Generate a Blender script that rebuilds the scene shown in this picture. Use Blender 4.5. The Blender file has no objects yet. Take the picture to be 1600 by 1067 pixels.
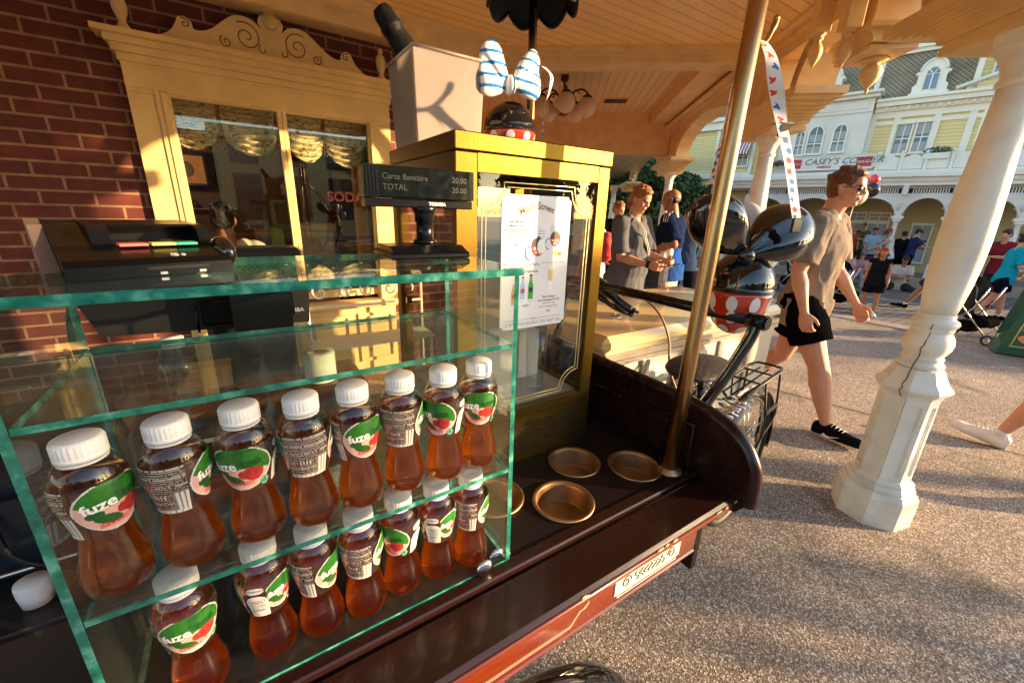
import bpy, math, random
import numpy as np
from math import sin, cos, pi, radians as R
from mathutils import Vector, Matrix
random.seed(7)
C = bpy.context.scene.collection
sc = bpy.context.scene
V = Vector

# ---------------------------------------------------------------- camera
FPX, YAW, PITCH, ROLL = 633.06, 0.98614558, 0.30707, 0.030542
CAM = V((0, 0, 1.42))
_f = V((cos(YAW)*cos(PITCH), sin(YAW)*cos(PITCH), -sin(PITCH)))
_r = V((sin(YAW), -cos(YAW), 0)); _u = _r.cross(_f)
_r2 = _r*cos(ROLL) + _u*sin(ROLL); _u2 = -_r*sin(ROLL) + _u*cos(ROLL)
def ray(px, py): return _f + _r2*((px-800)/FPX) + _u2*((533.5-py)/FPX)
def at(px, py, x=None, y=None, z=None, d=None):
    """the point of the place seen at a pixel of the photograph, on the plane x=, y= or z= or at horizontal distance d"""
    v = ray(px, py)
    if x is not None: t = (x-CAM.x)/v.x
    elif y is not None: t = (y-CAM.y)/v.y
    elif z is not None: t = (z-CAM.z)/v.z
    else: t = d/math.hypot(v.x, v.y)
    return CAM + v*t
def atp(px, py, P, hd):
    h = R(hd); n = V((-sin(h), cos(h), 0)); v = ray(px, py)
    return CAM + v*((V((P[0], P[1], 0)) - V((CAM.x, CAM.y, 0))).dot(n)/v.dot(n))
cd = bpy.data.cameras.new('camera'); co = bpy.data.objects.new('camera', cd); C.objects.link(co)
cd.sensor_width = 36; cd.lens = 36*FPX/1600; cd.clip_start = 0.02; cd.clip_end = 600
M3 = Matrix((_r2, _u2, -_f)).transposed()
co.matrix_world = Matrix.Translation(CAM) @ M3.to_4x4()
sc.camera = co

# ---------------------------------------------------------------- materials
def new_mat(name):
    m = bpy.data.materials.new(name); m.use_nodes = True
    nt = m.node_tree; b = nt.nodes['Principled BSDF']
    return m, nt, b
def sinp(b, key, v):
    for k in ([key] if isinstance(key, str) else key):
        if k in b.inputs: b.inputs[k].default_value = v; return
def mat(name, col, rough=.5, metal=0., var=.12, scale=6., bump=0., bscale=60., spec=.5, coat=0., trans=0., ior=1.45, sss=0., rvar=0., stretch=None, coords='Object'):
    m, nt, b = new_mat(name)
    c = (*col, 1) if len(col) == 3 else col
    sinp(b, 'Base Color', c); sinp(b, 'Roughness', rough); sinp(b, 'Metallic', metal)
    sinp(b, ['Specular IOR Level', 'Specular'], spec); sinp(b, ['Coat Weight', 'Clearcoat'], coat)
    sinp(b, ['Transmission Weight', 'Transmission'], trans); sinp(b, 'IOR', ior)
    if sss: sinp(b, ['Subsurface Weight', 'Subsurface'], sss); b.inputs['Subsurface Radius'].default_value = (.01, .004, .002)
    tc = nt.nodes.new('ShaderNodeTexCoord')
    src = tc.outputs[coords]
    if stretch:
        mp = nt.nodes.new('ShaderNodeMapping'); mp.inputs['Scale'].default_value = stretch
        nt.links.new(src, mp.inputs[0]); src = mp.outputs[0]
    if var:
        n = nt.nodes.new('ShaderNodeTexNoise'); n.inputs['Scale'].default_value = scale; n.inputs['Detail'].default_value = 5
        nt.links.new(src, n.inputs['Vector'])
        r = nt.nodes.new('ShaderNodeMapRange'); r.inputs[1].default_value = .25; r.inputs[2].default_value = .75
        r.inputs[3].default_value = 1-var; r.inputs[4].default_value = 1+var
        nt.links.new(n.outputs['Fac'], r.inputs[0])
        mx = nt.nodes.new('ShaderNodeVectorMath'); mx.operation = 'SCALE'; mx.inputs[0].default_value = c[:3]
        nt.links.new(r.outputs[0], mx.inputs['Scale']); nt.links.new(mx.outputs[0], b.inputs['Base Color'])
        if rvar:
            r2 = nt.nodes.new('ShaderNodeMapRange'); r2.inputs[1].default_value = .3; r2.inputs[2].default_value = .7
            r2.inputs[3].default_value = max(0, rough-rvar); r2.inputs[4].default_value = rough+rvar
            nt.links.new(n.outputs['Fac'], r2.inputs[0]); nt.links.new(r2.outputs[0], b.inputs['Roughness'])
    if bump:
        n2 = nt.nodes.new('ShaderNodeTexNoise'); n2.inputs['Scale'].default_value = bscale; n2.inputs['Detail'].default_value = 4
        nt.links.new(src, n2.inputs['Vector'])
        bp = nt.nodes.new('ShaderNodeBump'); bp.inputs['Strength'].default_value = bump; bp.inputs['Distance'].default_value = .01
        nt.links.new(n2.outputs['Fac'], bp.inputs['Height']); nt.links.new(bp.outputs[0], b.inputs['Normal'])
    return m
def schlick(nt, f0=.04, add=0.):
    """Fresnel reflectance that is the same from both sides of a thin pane"""
    g = nt.nodes.new('ShaderNodeNewGeometry'); d = nt.nodes.new('ShaderNodeVectorMath'); d.operation = 'DOT_PRODUCT'
    nt.links.new(g.outputs['Normal'], d.inputs[0]); nt.links.new(g.outputs['Incoming'], d.inputs[1]); src = d.outputs['Value']
    for op, v in (('ABSOLUTE', 0), ('SUBTRACT', 1), ('POWER', 5), ('MULTIPLY', 1-f0), ('ADD', f0+add)):
        n = nt.nodes.new('ShaderNodeMath'); n.operation = op
        if op == 'SUBTRACT': n.inputs[0].default_value = 1; nt.links.new(src, n.inputs[1])
        else:
            nt.links.new(src, n.inputs[0])
            if op != 'ABSOLUTE': n.inputs[1].default_value = v
        n.use_clamp = op in ('SUBTRACT', 'ADD'); src = n.outputs[0]
    return src
def glassy(name, tint, refl=.0, rough=.0, ior=1.5, alpha=1., diff=None, diff_amt=0.):
    """clear pane or liquid: tinted see-through mixed with a mirror by the Fresnel term, optionally with a little body colour"""
    m = bpy.data.materials.new(name); m.use_nodes = True; nt = m.node_tree; nt.nodes.clear()
    o = nt.nodes.new('ShaderNodeOutputMaterial'); t = nt.nodes.new('ShaderNodeBsdfTransparent'); t.inputs[0].default_value = (*tint, 1)
    g = nt.nodes.new('ShaderNodeBsdfGlossy'); g.inputs['Roughness'].default_value = rough; g.inputs[0].default_value = (1, 1, 1, 1)
    base = t.outputs[0]
    if diff:
        d = nt.nodes.new('ShaderNodeBsdfDiffuse'); d.inputs[0].default_value = (*diff, 1)
        tl = nt.nodes.new('ShaderNodeBsdfTranslucent'); tl.inputs[0].default_value = (*diff, 1)
        m1 = nt.nodes.new('ShaderNodeMixShader'); m1.inputs[0].default_value = .5
        nt.links.new(d.outputs[0], m1.inputs[1]); nt.links.new(tl.outputs[0], m1.inputs[2])
        m2 = nt.nodes.new('ShaderNodeMixShader')
        tc = nt.nodes.new('ShaderNodeTexCoord'); n = nt.nodes.new('ShaderNodeTexNoise'); n.inputs['Scale'].default_value = 9; n.inputs['Detail'].default_value = 6
        nt.links.new(tc.outputs['Object'], n.inputs['Vector'])
        mr = nt.nodes.new('ShaderNodeMapRange'); mr.inputs[1].default_value = .3; mr.inputs[2].default_value = .75
        mr.inputs[3].default_value = diff_amt*.4; mr.inputs[4].default_value = diff_amt*1.5
        nt.links.new(n.outputs['Fac'], mr.inputs[0]); nt.links.new(mr.outputs[0], m2.inputs[0])
        nt.links.new(t.outputs[0], m2.inputs[1]); nt.links.new(m1.outputs[0], m2.inputs[2]); base = m2.outputs[0]
    mx = nt.nodes.new('ShaderNodeMixShader')
    nt.links.new(schlick(nt, ((ior-1)/(ior+1))**2, refl), mx.inputs[0]); nt.links.new(base, mx.inputs[1]); nt.links.new(g.outputs[0], mx.inputs[2])
    nt.links.new(mx.outputs[0], o.inputs[0])
    return m
def brick_mat(name, c1, c2, mortar, bw, bh, ms=.006, axes='XZ', rough=.75, bump=.4, offset=.5, var=.25, speck=0.):
    m, nt, b = new_mat(name)
    g = nt.nodes.new('ShaderNodeNewGeometry'); sp = nt.nodes.new('ShaderNodeSeparateXYZ'); cb = nt.nodes.new('ShaderNodeCombineXYZ')
    nt.links.new(g.outputs['Position'], sp.inputs[0])
    nt.links.new(sp.outputs[axes[0]], cb.inputs[0]); nt.links.new(sp.outputs[axes[1]], cb.inputs[1])
    br = nt.nodes.new('ShaderNodeTexBrick'); br.offset = offset
    br.inputs['Scale'].default_value = 1; br.inputs['Brick Width'].default_value = bw; br.inputs['Row Height'].default_value = bh
    br.inputs['Mortar Size'].default_value = ms; br.inputs['Mortar Smooth'].default_value = .15; br.inputs['Bias'].default_value = 0
    br.inputs['Color1'].default_value = (*c1, 1); br.inputs['Color2'].default_value = (*c2, 1); br.inputs['Mortar'].default_value = (*mortar, 1)
    nt.links.new(cb.outputs[0], br.inputs['Vector'])
    n = nt.nodes.new('ShaderNodeTexNoise'); n.inputs['Scale'].default_value = 14; n.inputs['Detail'].default_value = 8
    nt.links.new(g.outputs['Position'], n.inputs['Vector'])
    mr = nt.nodes.new('ShaderNodeMapRange'); mr.inputs[1].default_value = .3; mr.inputs[2].default_value = .7; mr.inputs[3].default_value = 1-var; mr.inputs[4].default_value = 1+var
    nt.links.new(n.outputs['Fac'], mr.inputs[0])
    mx = nt.nodes.new('ShaderNodeVectorMath'); mx.operation = 'SCALE'
    nt.links.new(br.outputs['Color'], mx.inputs[0]); nt.links.new(mr.outputs[0], mx.inputs['Scale']); nt.links.new(mx.outputs[0], b.inputs['Base Color'])
    sinp(b, 'Roughness', rough)
    iv = nt.nodes.new('ShaderNodeMath'); iv.operation = 'SUBTRACT'; iv.inputs[0].default_value = 1; nt.links.new(br.outputs['Fac'], iv.inputs[1])
    n2 = nt.nodes.new('ShaderNodeTexNoise'); n2.inputs['Scale'].default_value = 90; nt.links.new(g.outputs['Position'], n2.inputs['Vector'])
    a2 = nt.nodes.new('ShaderNodeMath'); a2.operation = 'MULTIPLY_ADD'; a2.inputs[1].default_value = .35; nt.links.new(n2.outputs['Fac'], a2.inputs[0]); nt.links.new(iv.outputs[0], a2.inputs[2])
    bp = nt.nodes.new('ShaderNodeBump'); bp.inputs['Strength'].default_value = bump; bp.inputs['Distance'].default_value = .006
    nt.links.new(a2.outputs[0], bp.inputs['Height']); nt.links.new(bp.outputs[0], b.inputs['Normal'])
    return m
def board_mat(name, col, width, heading, rough=.45, dark=.55, gap=.05, z_dir=False, var=.08, lapped=False):
    """painted tongue-and-groove boards (or lapped clapboards when z_dir) running along a heading"""
    m, nt, b = new_mat(name)
    g = nt.nodes.new('ShaderNodeNewGeometry'); dt = nt.nodes.new('ShaderNodeVectorMath'); dt.operation = 'DOT_PRODUCT'
    h = R(heading); dt.inputs[1].default_value = (0, 0, 1) if z_dir else (-sin(h), cos(h), 0)
    nt.links.new(g.outputs['Position'], dt.inputs[0])
    dv = nt.nodes.new('ShaderNodeMath'); dv.operation = 'DIVIDE'; dv.inputs[1].default_value = width; nt.links.new(dt.outputs['Value'], dv.inputs[0])
    fc = nt.nodes.new('ShaderNodeMath'); fc.operation = 'FRACT'; nt.links.new(dv.outputs[0], fc.inputs[0])
    rp = nt.nodes.new('ShaderNodeValToRGB'); e = rp.color_ramp.elements
    e[0].position = 0; e[0].color = (dark, dark, dark, 1); e[1].position = gap*1.6; e[1].color = (1, 1, 1, 1)
    e2 = e.new(gap*.7); e2.color = (dark, dark, dark, 1)
    nt.links.new(fc.outputs[0], rp.inputs[0])
    fl = nt.nodes.new('ShaderNodeMath'); fl.operation = 'FLOOR'; nt.links.new(dv.outputs[0], fl.inputs[0])
    wn = nt.nodes.new('ShaderNodeTexWhiteNoise'); wn.noise_dimensions = '1D'; nt.links.new(fl.outputs[0], wn.inputs['W'])
    n = nt.nodes.new('ShaderNodeTexNoise'); n.inputs['Scale'].default_value = 3; n.inputs['Detail'].default_value = 5; nt.links.new(g.outputs['Position'], n.inputs['Vector'])
    ad = nt.nodes.new('ShaderNodeMath'); ad.operation = 'ADD'; nt.links.new(wn.outputs['Value'], ad.inputs[0]); nt.links.new(n.outputs['Fac'], ad.inputs[1])
    mr = nt.nodes.new('ShaderNodeMapRange'); mr.inputs[1].default_value = .3; mr.inputs[2].default_value = 1.7; mr.inputs[3].default_value = 1-var; mr.inputs[4].default_value = 1+var
    nt.links.new(ad.outputs[0], mr.inputs[0])
    s1 = nt.nodes.new('ShaderNodeVectorMath'); s1.operation = 'SCALE'; s1.inputs[0].default_value = col; nt.links.new(mr.outputs[0], s1.inputs['Scale'])
    mu = nt.nodes.new('ShaderNodeVectorMath'); mu.operation = 'MULTIPLY'; nt.links.new(s1.outputs[0], mu.inputs[0]); nt.links.new(rp.outputs[0], mu.inputs[1])
    nt.links.new(mu.outputs[0], b.inputs['Base Color']); sinp(b, 'Roughness', rough)
    bp = nt.nodes.new('ShaderNodeBump'); bp.inputs['Strength'].default_value = .6; bp.inputs['Distance'].default_value = .008 if not lapped else .02
    nt.links.new(fc.outputs[0] if lapped else rp.outputs[0], bp.inputs['Height']); nt.links.new(bp.outputs[0], b.inputs['Normal'])
    return m

# ---------------------------------------------------------------- mesh builder
class MB:
    def __init__(s): s.v = []; s.f = []; s.m = []; s.sm = []
    def add(s, vs, fs, mi=0, smooth=False, M=None):
        o = len(s.v)
        s.v += [tuple(M @ V(p)) if M else tuple(p) for p in vs]
        s.f += [tuple(i+o for i in f) for f in fs]; s.m += [mi]*len(fs); s.sm += [smooth]*len(fs); return s
    def box(s, lo, hi, mi=0, M=None, bev=0.):
        x0, y0, z0 = lo; x1, y1, z1 = hi
        if x0 > x1: x0, x1 = x1, x0
        if y0 > y1: y0, y1 = y1, y0
        if z0 > z1: z0, z1 = z1, z0
        if bev > 0:
            b = min(bev, (x1-x0)*.45, (y1-y0)*.45, (z1-z0)*.45)
            pts = []; idx = {}
            for ix, X in ((0, x0), (1, x1)):
                for iy, Y in ((0, y0), (1, y1)):
                    for iz, Z in ((0, z0), (1, z1)):
                        sx, sy, sz = (1-2*ix)*b, (1-2*iy)*b, (1-2*iz)*b
                        for a in range(3):
                            p = [X+sx, Y+sy, Z+sz]; p[a] = (X, Y, Z)[a]
                            idx[(ix, iy, iz, a)] = len(pts); pts.append(tuple(p))
            fs = []
            def q(l): fs.append([idx[k] for k in l])
            for ix in (0, 1):
                o = [(ix,0,0,0),(ix,1,0,0),(ix,1,1,0),(ix,0,1,0)]; q(o if ix else o[::-1])
                o = [(0,ix,0,1),(0,ix,1,1),(1,ix,1,1),(1,ix,0,1)]; q(o if ix else o[::-1])
                o = [(0,0,ix,2),(1,0,ix,2),(1,1,ix,2),(0,1,ix,2)]; q(o if ix else o[::-1])
            for i in (0, 1):
                for j in (0, 1):
                    q([(0,i,j,1),(1,i,j,1),(1,i,j,2),(0,i,j,2)] if (i+j) % 2 == 0 else [(0,i,j,2),(1,i,j,2),(1,i,j,1),(0,i,j,1)])
                    q([(i,0,j,0),(i,1,j,0),(i,1,j,2),(i,0,j,2)] if (i+j) % 2 else [(i,0,j,2),(i,1,j,2),(i,1,j,0),(i,0,j,0)])
                    q([(i,j,0,0),(i,j,1,0),(i,j,1,1),(i,j,0,1)] if (i+j) % 2 == 0 else [(i,j,0,1),(i,j,1,1),(i,j,1,0),(i,j,0,0)])
                    for k in (0, 1):
                        t = [(i,j,k,0),(i,j,k,1),(i,j,k,2)]; q(t if (i+j+k) % 2 else t[::-1])
            return s.add(pts, fs, mi, False, M)
        vs = [(x0,y0,z0),(x1,y0,z0),(x1,y1,z0),(x0,y1,z0),(x0,y0,z1),(x1,y0,z1),(x1,y1,z1),(x0,y1,z1)]
        return s.add(vs, [(0,3,2,1),(4,5,6,7),(0,1,5,4),(1,2,6,5),(2,3,7,6),(3,0,4,7)], mi, False, M)
    def prism(s, poly, h0, h1, mi=0, M=None, smooth=False):
        n = len(poly); vs = [(p[0], p[1], h0) for p in poly] + [(p[0], p[1], h1) for p in poly]
        fs = [tuple(range(n))[::-1], tuple(range(n, 2*n))]
        s.add(vs, fs, mi, False, M); o = len(s.v)-2*n
        s.f += [(o+i, o+(i+1) % n, o+n+(i+1) % n, o+n+i) for i in range(n)]; s.m += [mi]*n; s.sm += [smooth]*n; return s
    def lathe(s, prof, n=24, mi=0, M=None, smooth=True, ribs=None, caps=True, f=None):
        vs = []
        for r, z in prof:
            for i in range(n):
                a = 2*pi*i/n; k = 1 if f is None else f(a, z)
                vs.append((r*k*cos(a), r*k*sin(a), z))
        fs = []
        for j in range(len(prof)-1):
            for i in range(n):
                fs.append((j*n+i, j*n+(i+1) % n, (j+1)*n+(i+1) % n, (j+1)*n+i))
        s.add(vs, fs, mi, smooth, M)
        if caps:
            o = len(s.v)-len(vs)
            if prof[0][0] > 1e-6: s.f.append(tuple(o+i for i in range(n))[::-1]); s.m.append(mi); s.sm.append(False)
            if prof[-1][0] > 1e-6: s.f.append(tuple(o+(len(prof)-1)*n+i for i in range(n))); s.m.append(mi); s.sm.append(False)
        return s
    def tube(s, pts, r, n=10, mi=0, M=None, closed=False, caps=True, flat=None):
        pts = [V(p) for p in pts]; N = len(pts); vs = []; up = None
        for i, p in enumerate(pts):
            if closed: t = pts[(i+1) % N]-pts[i-1]
            else: t = pts[min(i+1, N-1)]-pts[max(i-1, 0)]
            t = t.normalized() if t.length > 1e-9 else V((0, 0, 1))
            if up is None: up = V((0, 0, 1)) if abs(t.z) < .9 else V((1, 0, 0))
            a = t.cross(up); a = a.normalized() if a.length > 1e-6 else V((1, 0, 0)); b = t.cross(a).normalized(); up = -b if False else a.cross(t)
            rr = r[i] if isinstance(r, (list, tuple)) else r
            fl = flat or (1, 1)
            for k in range(n):
                an = 2*pi*k/n; vs.append(p + a*(cos(an)*rr*fl[0]) + b*(sin(an)*rr*fl[1]))
        fs = []
        L = N if closed else N-1
        for j in range(L):
            for i in range(n):
                fs.append((j*n+i, j*n+(i+1) % n, ((j+1) % N)*n+(i+1) % n, ((j+1) % N)*n+i))
        s.add(vs, fs, mi, True, M); o = len(s.v)-len(vs)
        if caps and not closed:
            s.f += [tuple(o+i for i in range(n))[::-1], tuple(o+(N-1)*n+i for i in range(n))]; s.m += [mi, mi]; s.sm += [False, False]
        return s
    def ball(s, c, r, n=16, mi=0, M=None, sc_=(1, 1, 1), seg=None):
        seg = seg or n; m = n//2; vs = [(0, 0, -1)]
        for j in range(1, m):
            a = -pi/2+pi*j/m
            for i in range(seg): vs.append((cos(a)*cos(2*pi*i/seg), cos(a)*sin(2*pi*i/seg), sin(a)))
        vs.append((0, 0, 1)); fs = [(0, 1+(i+1) % seg, 1+i) for i in range(seg)]
        for j in range(m-2):
            for i in range(seg): fs.append((1+j*seg+i, 1+j*seg+(i+1) % seg, 1+(j+1)*seg+(i+1) % seg, 1+(j+1)*seg+i))
        L = len(vs)-1; fs += [(L, 1+(m-2)*seg+i, 1+(m-2)*seg+(i+1) % seg) for i in range(seg)]
        rr = (r, r, r) if not isinstance(r, (tuple, list)) else r
        vs = [(p[0]*rr[0]*sc_[0]+c[0], p[1]*rr[1]*sc_[1]+c[1], p[2]*rr[2]*sc_[2]+c[2]) for p in vs]
        return s.add(vs, fs, mi, True, M)
    def grid(s, fn, nu, nv, mi=0, smooth=True, M=None, mf=None):
        vs = [fn(i/nu, j/nv) for j in range(nv+1) for i in range(nu+1)]
        o = len(s.v); s.add(vs, [], mi, smooth, M)
        for j in range(nv):
            for i in range(nu):
                k = mi
                if mf:
                    k = mf((i+.5)/nu, (j+.5)/nv)
                    if k is None: continue
                a = o+j*(nu+1)+i; s.f.append((a, a+1, a+nu+2, a+nu+1)); s.m.append(k); s.sm.append(smooth)
        return s
    def build(s, name, mats, parent=None, origin=None, drop=True):
        if not isinstance(mats, (list, tuple)): mats = [mats]
        vs = s.v
        if parent is not None and origin is None:
            o = parent['_w'] if '_w' in parent.keys() else (0, 0, 0)
            vs = [(p[0]-o[0], p[1]-o[1], p[2]-o[2]) for p in vs]
        elif origin is not None: vs = [(p[0]-origin[0], p[1]-origin[1], p[2]-origin[2]) for p in vs]
        me = bpy.data.meshes.new(name); me.from_pydata(vs, [], s.f)
        for m_ in mats: me.materials.append(m_)
        me.polygons.foreach_set('material_index', s.m); me.polygons.foreach_set('use_smooth', s.sm); me.update()
        ob = bpy.data.objects.new(name, me); C.objects.link(ob)
        if parent is not None: ob.parent = parent; ob['_w'] = parent['_w'] if '_w' in parent.keys() else (0, 0, 0)
        elif origin is not None: ob.location = origin; ob['_w'] = origin
        return ob
def thing(name, label, cat, loc=(0, 0, 0), rz=0., group=None):
    o = bpy.data.objects.new(name, None); o.empty_display_size = .05; C.objects.link(o); o.location = loc; o.rotation_euler = (0, 0, rz)
    o['label'] = label; o['category'] = cat; o['_w'] = tuple(loc)
    if group: o['group'] = group
    return o
def local_thing(*a, **k):
    o = thing(*a, **k); o['_w'] = (0., 0., 0.); return o
def tag(o, label, cat, group=None):
    o['label'] = label; o['category'] = cat
    if group: o['group'] = group
    return o
def struct(o, kind='structure'): o['kind'] = kind; return o
def dup(root, loc, rz=0., label=None, group=None):
    r = root.copy(); C.objects.link(r); r.location = loc; r.rotation_euler = (0, 0, rz)
    if label: r['label'] = label
    if group: r['group'] = group
    for ch in root.children:
        c = ch.copy(); C.objects.link(c); c.parent = r
        for g in ch.children:
            d = g.copy(); C.objects.link(d); d.parent = c
    return r
def frame(o, x, y=None):
    """matrix whose columns are x (right), y (up) and their normal, at o"""
    x = V(x).normalized(); y = V(y).normalized(); n = x.cross(y).normalized(); y = n.cross(x)
    M = Matrix((x, y, n)).transposed().to_4x4(); M.translation = V(o); return M
def text_geo(txt, size, shear=0., align='CENTER', bold=0., extrude=0.):
    cu = bpy.data.curves.new('lettering', 'FONT'); cu.body = txt; cu.size = size; cu.shear = shear; cu.align_x = align; cu.align_y = 'CENTER'
    cu.offset = bold; cu.extrude = extrude; cu.resolution_u = 3
    ob = bpy.data.objects.new('lettering', cu); C.objects.link(ob); bpy.context.view_layer.update()
    me = bpy.data.meshes.new_from_object(ob.evaluated_get(bpy.context.evaluated_depsgraph_get()))
    vs = [tuple(v.co) for v in me.vertices]; fs = [tuple(p.vertices) for p in me.polygons]
    bpy.data.objects.remove(ob); bpy.data.curves.remove(cu); bpy.data.meshes.remove(me)
    return vs, fs
def add_text(mb, txt, size, M, mi=0, **k):
    vs, fs = text_geo(txt, size, **k); mb.add(vs, fs, mi, False, M); return mb
def arc(cx, cy, r, a0, a1, n=12, ry=None): return [(cx+r*cos(R(a0+(a1-a0)*i/n)), cy+(ry or r)*sin(R(a0+(a1-a0)*i/n))) for i in range(n+1)]
def bez(p, n=12):
    p = [V(q) for q in p]; out = []
    for i in range(n+1):
        t = i/n; a = (1-t)
        out.append(p[0]*a**3+p[1]*3*a*a*t+p[2]*3*a*t*t+p[3]*t**3)
    return out
def smooth_path(P, n=6):
    P = [V(p) for p in P]; out = []
    for i in range(len(P)-1):
        a = P[max(i-1, 0)]; b = P[i]; c = P[i+1]; d = P[min(i+2, len(P)-1)]
        for k in range(n):
            t = k/n; out.append(.5*((2*b)+(-a+c)*t+(2*a-5*b+4*c-d)*t*t+(-a+3*b-3*c+d)*t**3))
    return out+[P[-1]]
# ---------------------------------------------------------------- shared materials
M = {}
M['cream'] = mat('cream_paint', (.80, .58, .25), .42, var=.07, scale=4, bump=.05, bscale=30)
M['cream2'] = mat('veranda_paint', (.86, .60, .26), .45, var=.07, scale=2, bump=.05, bscale=25)
M['colpaint'] = mat('column_paint', (.86, .82, .72), .38, var=.08, scale=5, bump=.06, bscale=40, rvar=.1)
def worn(m, chip=(.30, .24, .17), scale=7., thr=.71, dirt=(.42, .35, .25), dz=.35):
    """scattered chips and grime in the paint, grime thicker near the foot of the thing"""
    nt = m.node_tree; b = nt.nodes['Principled BSDF']; src = b.inputs['Base Color'].links[0].from_socket
    g = nt.nodes.new('ShaderNodeNewGeometry'); n = nt.nodes.new('ShaderNodeTexNoise'); n.inputs['Scale'].default_value = scale*4; n.inputs['Detail'].default_value = 9; n.inputs['Roughness'].default_value = .7; nt.links.new(g.outputs['Position'], n.inputs['Vector'])
    r = nt.nodes.new('ShaderNodeMapRange'); r.inputs[1].default_value = thr-.03; r.inputs[2].default_value = thr; nt.links.new(n.outputs['Fac'], r.inputs[0])
    n2 = nt.nodes.new('ShaderNodeTexNoise'); n2.inputs['Scale'].default_value = scale; n2.inputs['Detail'].default_value = 8; nt.links.new(g.outputs['Position'], n2.inputs['Vector'])
    sp = nt.nodes.new('ShaderNodeSeparateXYZ'); nt.links.new(g.outputs['Position'], sp.inputs[0]); rz = nt.nodes.new('ShaderNodeMapRange'); rz.inputs[1].default_value = dz; rz.inputs[2].default_value = 0; rz.inputs[3].default_value = 0; rz.inputs[4].default_value = .28; nt.links.new(sp.outputs['Z'], rz.inputs[0])
    ad = nt.nodes.new('ShaderNodeMath'); ad.operation = 'ADD'; nt.links.new(n2.outputs['Fac'], ad.inputs[0]); nt.links.new(rz.outputs[0], ad.inputs[1]); r2 = nt.nodes.new('ShaderNodeMapRange'); r2.inputs[1].default_value = .52; r2.inputs[2].default_value = .95; r2.inputs[4].default_value = .75; nt.links.new(ad.outputs[0], r2.inputs[0])
    m1 = nt.nodes.new('ShaderNodeMix'); m1.data_type = 'RGBA'; nt.links.new(r2.outputs[0], m1.inputs['Factor']); nt.links.new(src, m1.inputs[6]); m1.inputs[7].default_value = (*dirt, 1)
    m2 = nt.nodes.new('ShaderNodeMix'); m2.data_type = 'RGBA'; nt.links.new(r.outputs[0], m2.inputs['Factor']); nt.links.new(m1.outputs[2], m2.inputs[6]); m2.inputs[7].default_value = (*chip, 1); nt.links.new(m2.outputs[2], b.inputs['Base Color'])
    return m
worn(M['colpaint']); worn(M['cream2'], thr=.76, dirt=(.62, .44, .22), dz=-5); worn(M['cream'], thr=.77, dirt=(.60, .43, .19), dz=-5)
M['white'] = mat('white_paint', (.82, .78, .68), .5, var=.06, scale=3)
M['dim_white'] = mat('aged_white_paint', (.70, .67, .60), .55, var=.1, scale=2)
M['yellow'] = board_mat('yellow_clapboard', (.82, .68, .33), .075, 0, .6, .55, .09, z_dir=True, lapped=True)
M['greyboard'] = board_mat('grey_clapboard', (.50, .52, .50), .09, 0, .6, .5, .1, z_dir=True, lapped=True)
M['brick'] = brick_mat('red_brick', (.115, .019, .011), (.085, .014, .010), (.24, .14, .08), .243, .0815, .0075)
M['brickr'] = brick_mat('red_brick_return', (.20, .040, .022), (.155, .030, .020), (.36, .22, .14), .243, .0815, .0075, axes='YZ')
M['ceil'] = board_mat('ceiling_boards', (.90, .58, .215), .092, 0, .35, .5, .07, var=.1)
M['ceil2'] = board_mat('bay_ceiling_boards', (.80, .58, .29), .092, 50.6, .4, .5, .07, var=.1)
M['winglass'] = glassy('window_glass', (.86, .88, .86), .03, 0, 1.5)
M['dark'] = mat('dark_void', (.015, .012, .010), .7, var=0)
M['black'] = mat('black_plastic', (.0035, .0042, .006), .22, var=.2, scale=20, bump=.03, bscale=400, spec=.35)
M['blackmat'] = mat('matt_black_plastic', (.006, .006, .007), .5, var=.15, scale=30, bump=.1, bscale=600)
M['blackgloss'] = mat('gloss_black', (.006, .006, .007), .06, var=0, coat=1.)
M['chrome'] = mat('chrome', (.75, .72, .68), .12, 1., var=.1, scale=20)
M['steel'] = mat('brushed_steel', (.55, .53, .50), .3, 1., var=.1, scale=15)
M['brass'] = mat('olive_brass', (.150, .094, .017), .40, 1., var=.16, scale=3, rvar=.08, bump=.03, bscale=200)
M['goldtrim'] = mat('gold_line', (.85, .68, .28), .3, .9, var=.05)
M['copper'] = mat('copper_pan', (.42, .25, .12), .42, 1., var=.22, scale=16, rvar=.1)
M['goldpole'] = mat('brass_tube', (.50, .31, .14), .3, 1., var=.12, scale=6, rvar=.05)
M['mahogany'] = mat('dark_mahogany', (.017, .0055, .0045), .27, var=.2, scale=4, stretch=(1, 6, 6), coat=.12, bump=.02, bscale=30, rvar=.06, spec=.35)
M['mahogany_red'] = mat('red_mahogany', (.15, .026, .008), .2, var=.25, scale=7, stretch=(1, 8, 8), coat=.6)
M['counter'] = mat('dark_counter', (.010, .006, .006), .42, var=.4, scale=5, rvar=.1, bump=.05, bscale=150, spec=.25)
M['redshoe'] = None
M['leaf'] = mat('foliage', (.045, .085, .022), .6, var=.5, scale=1.2)
M['trunk'] = mat('bark', (.10, .07, .05), .9, var=.3, scale=6, bump=.5, bscale=20)
M['skin'] = mat('skin_fair', (.56, .26, .16), .5, var=.10, scale=14, sss=.12, bump=.04, bscale=220)
M['skin2'] = mat('skin_tan', (.36, .16, .09), .5, var=.10, scale=14, sss=.1, bump=.04, bscale=220)

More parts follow.
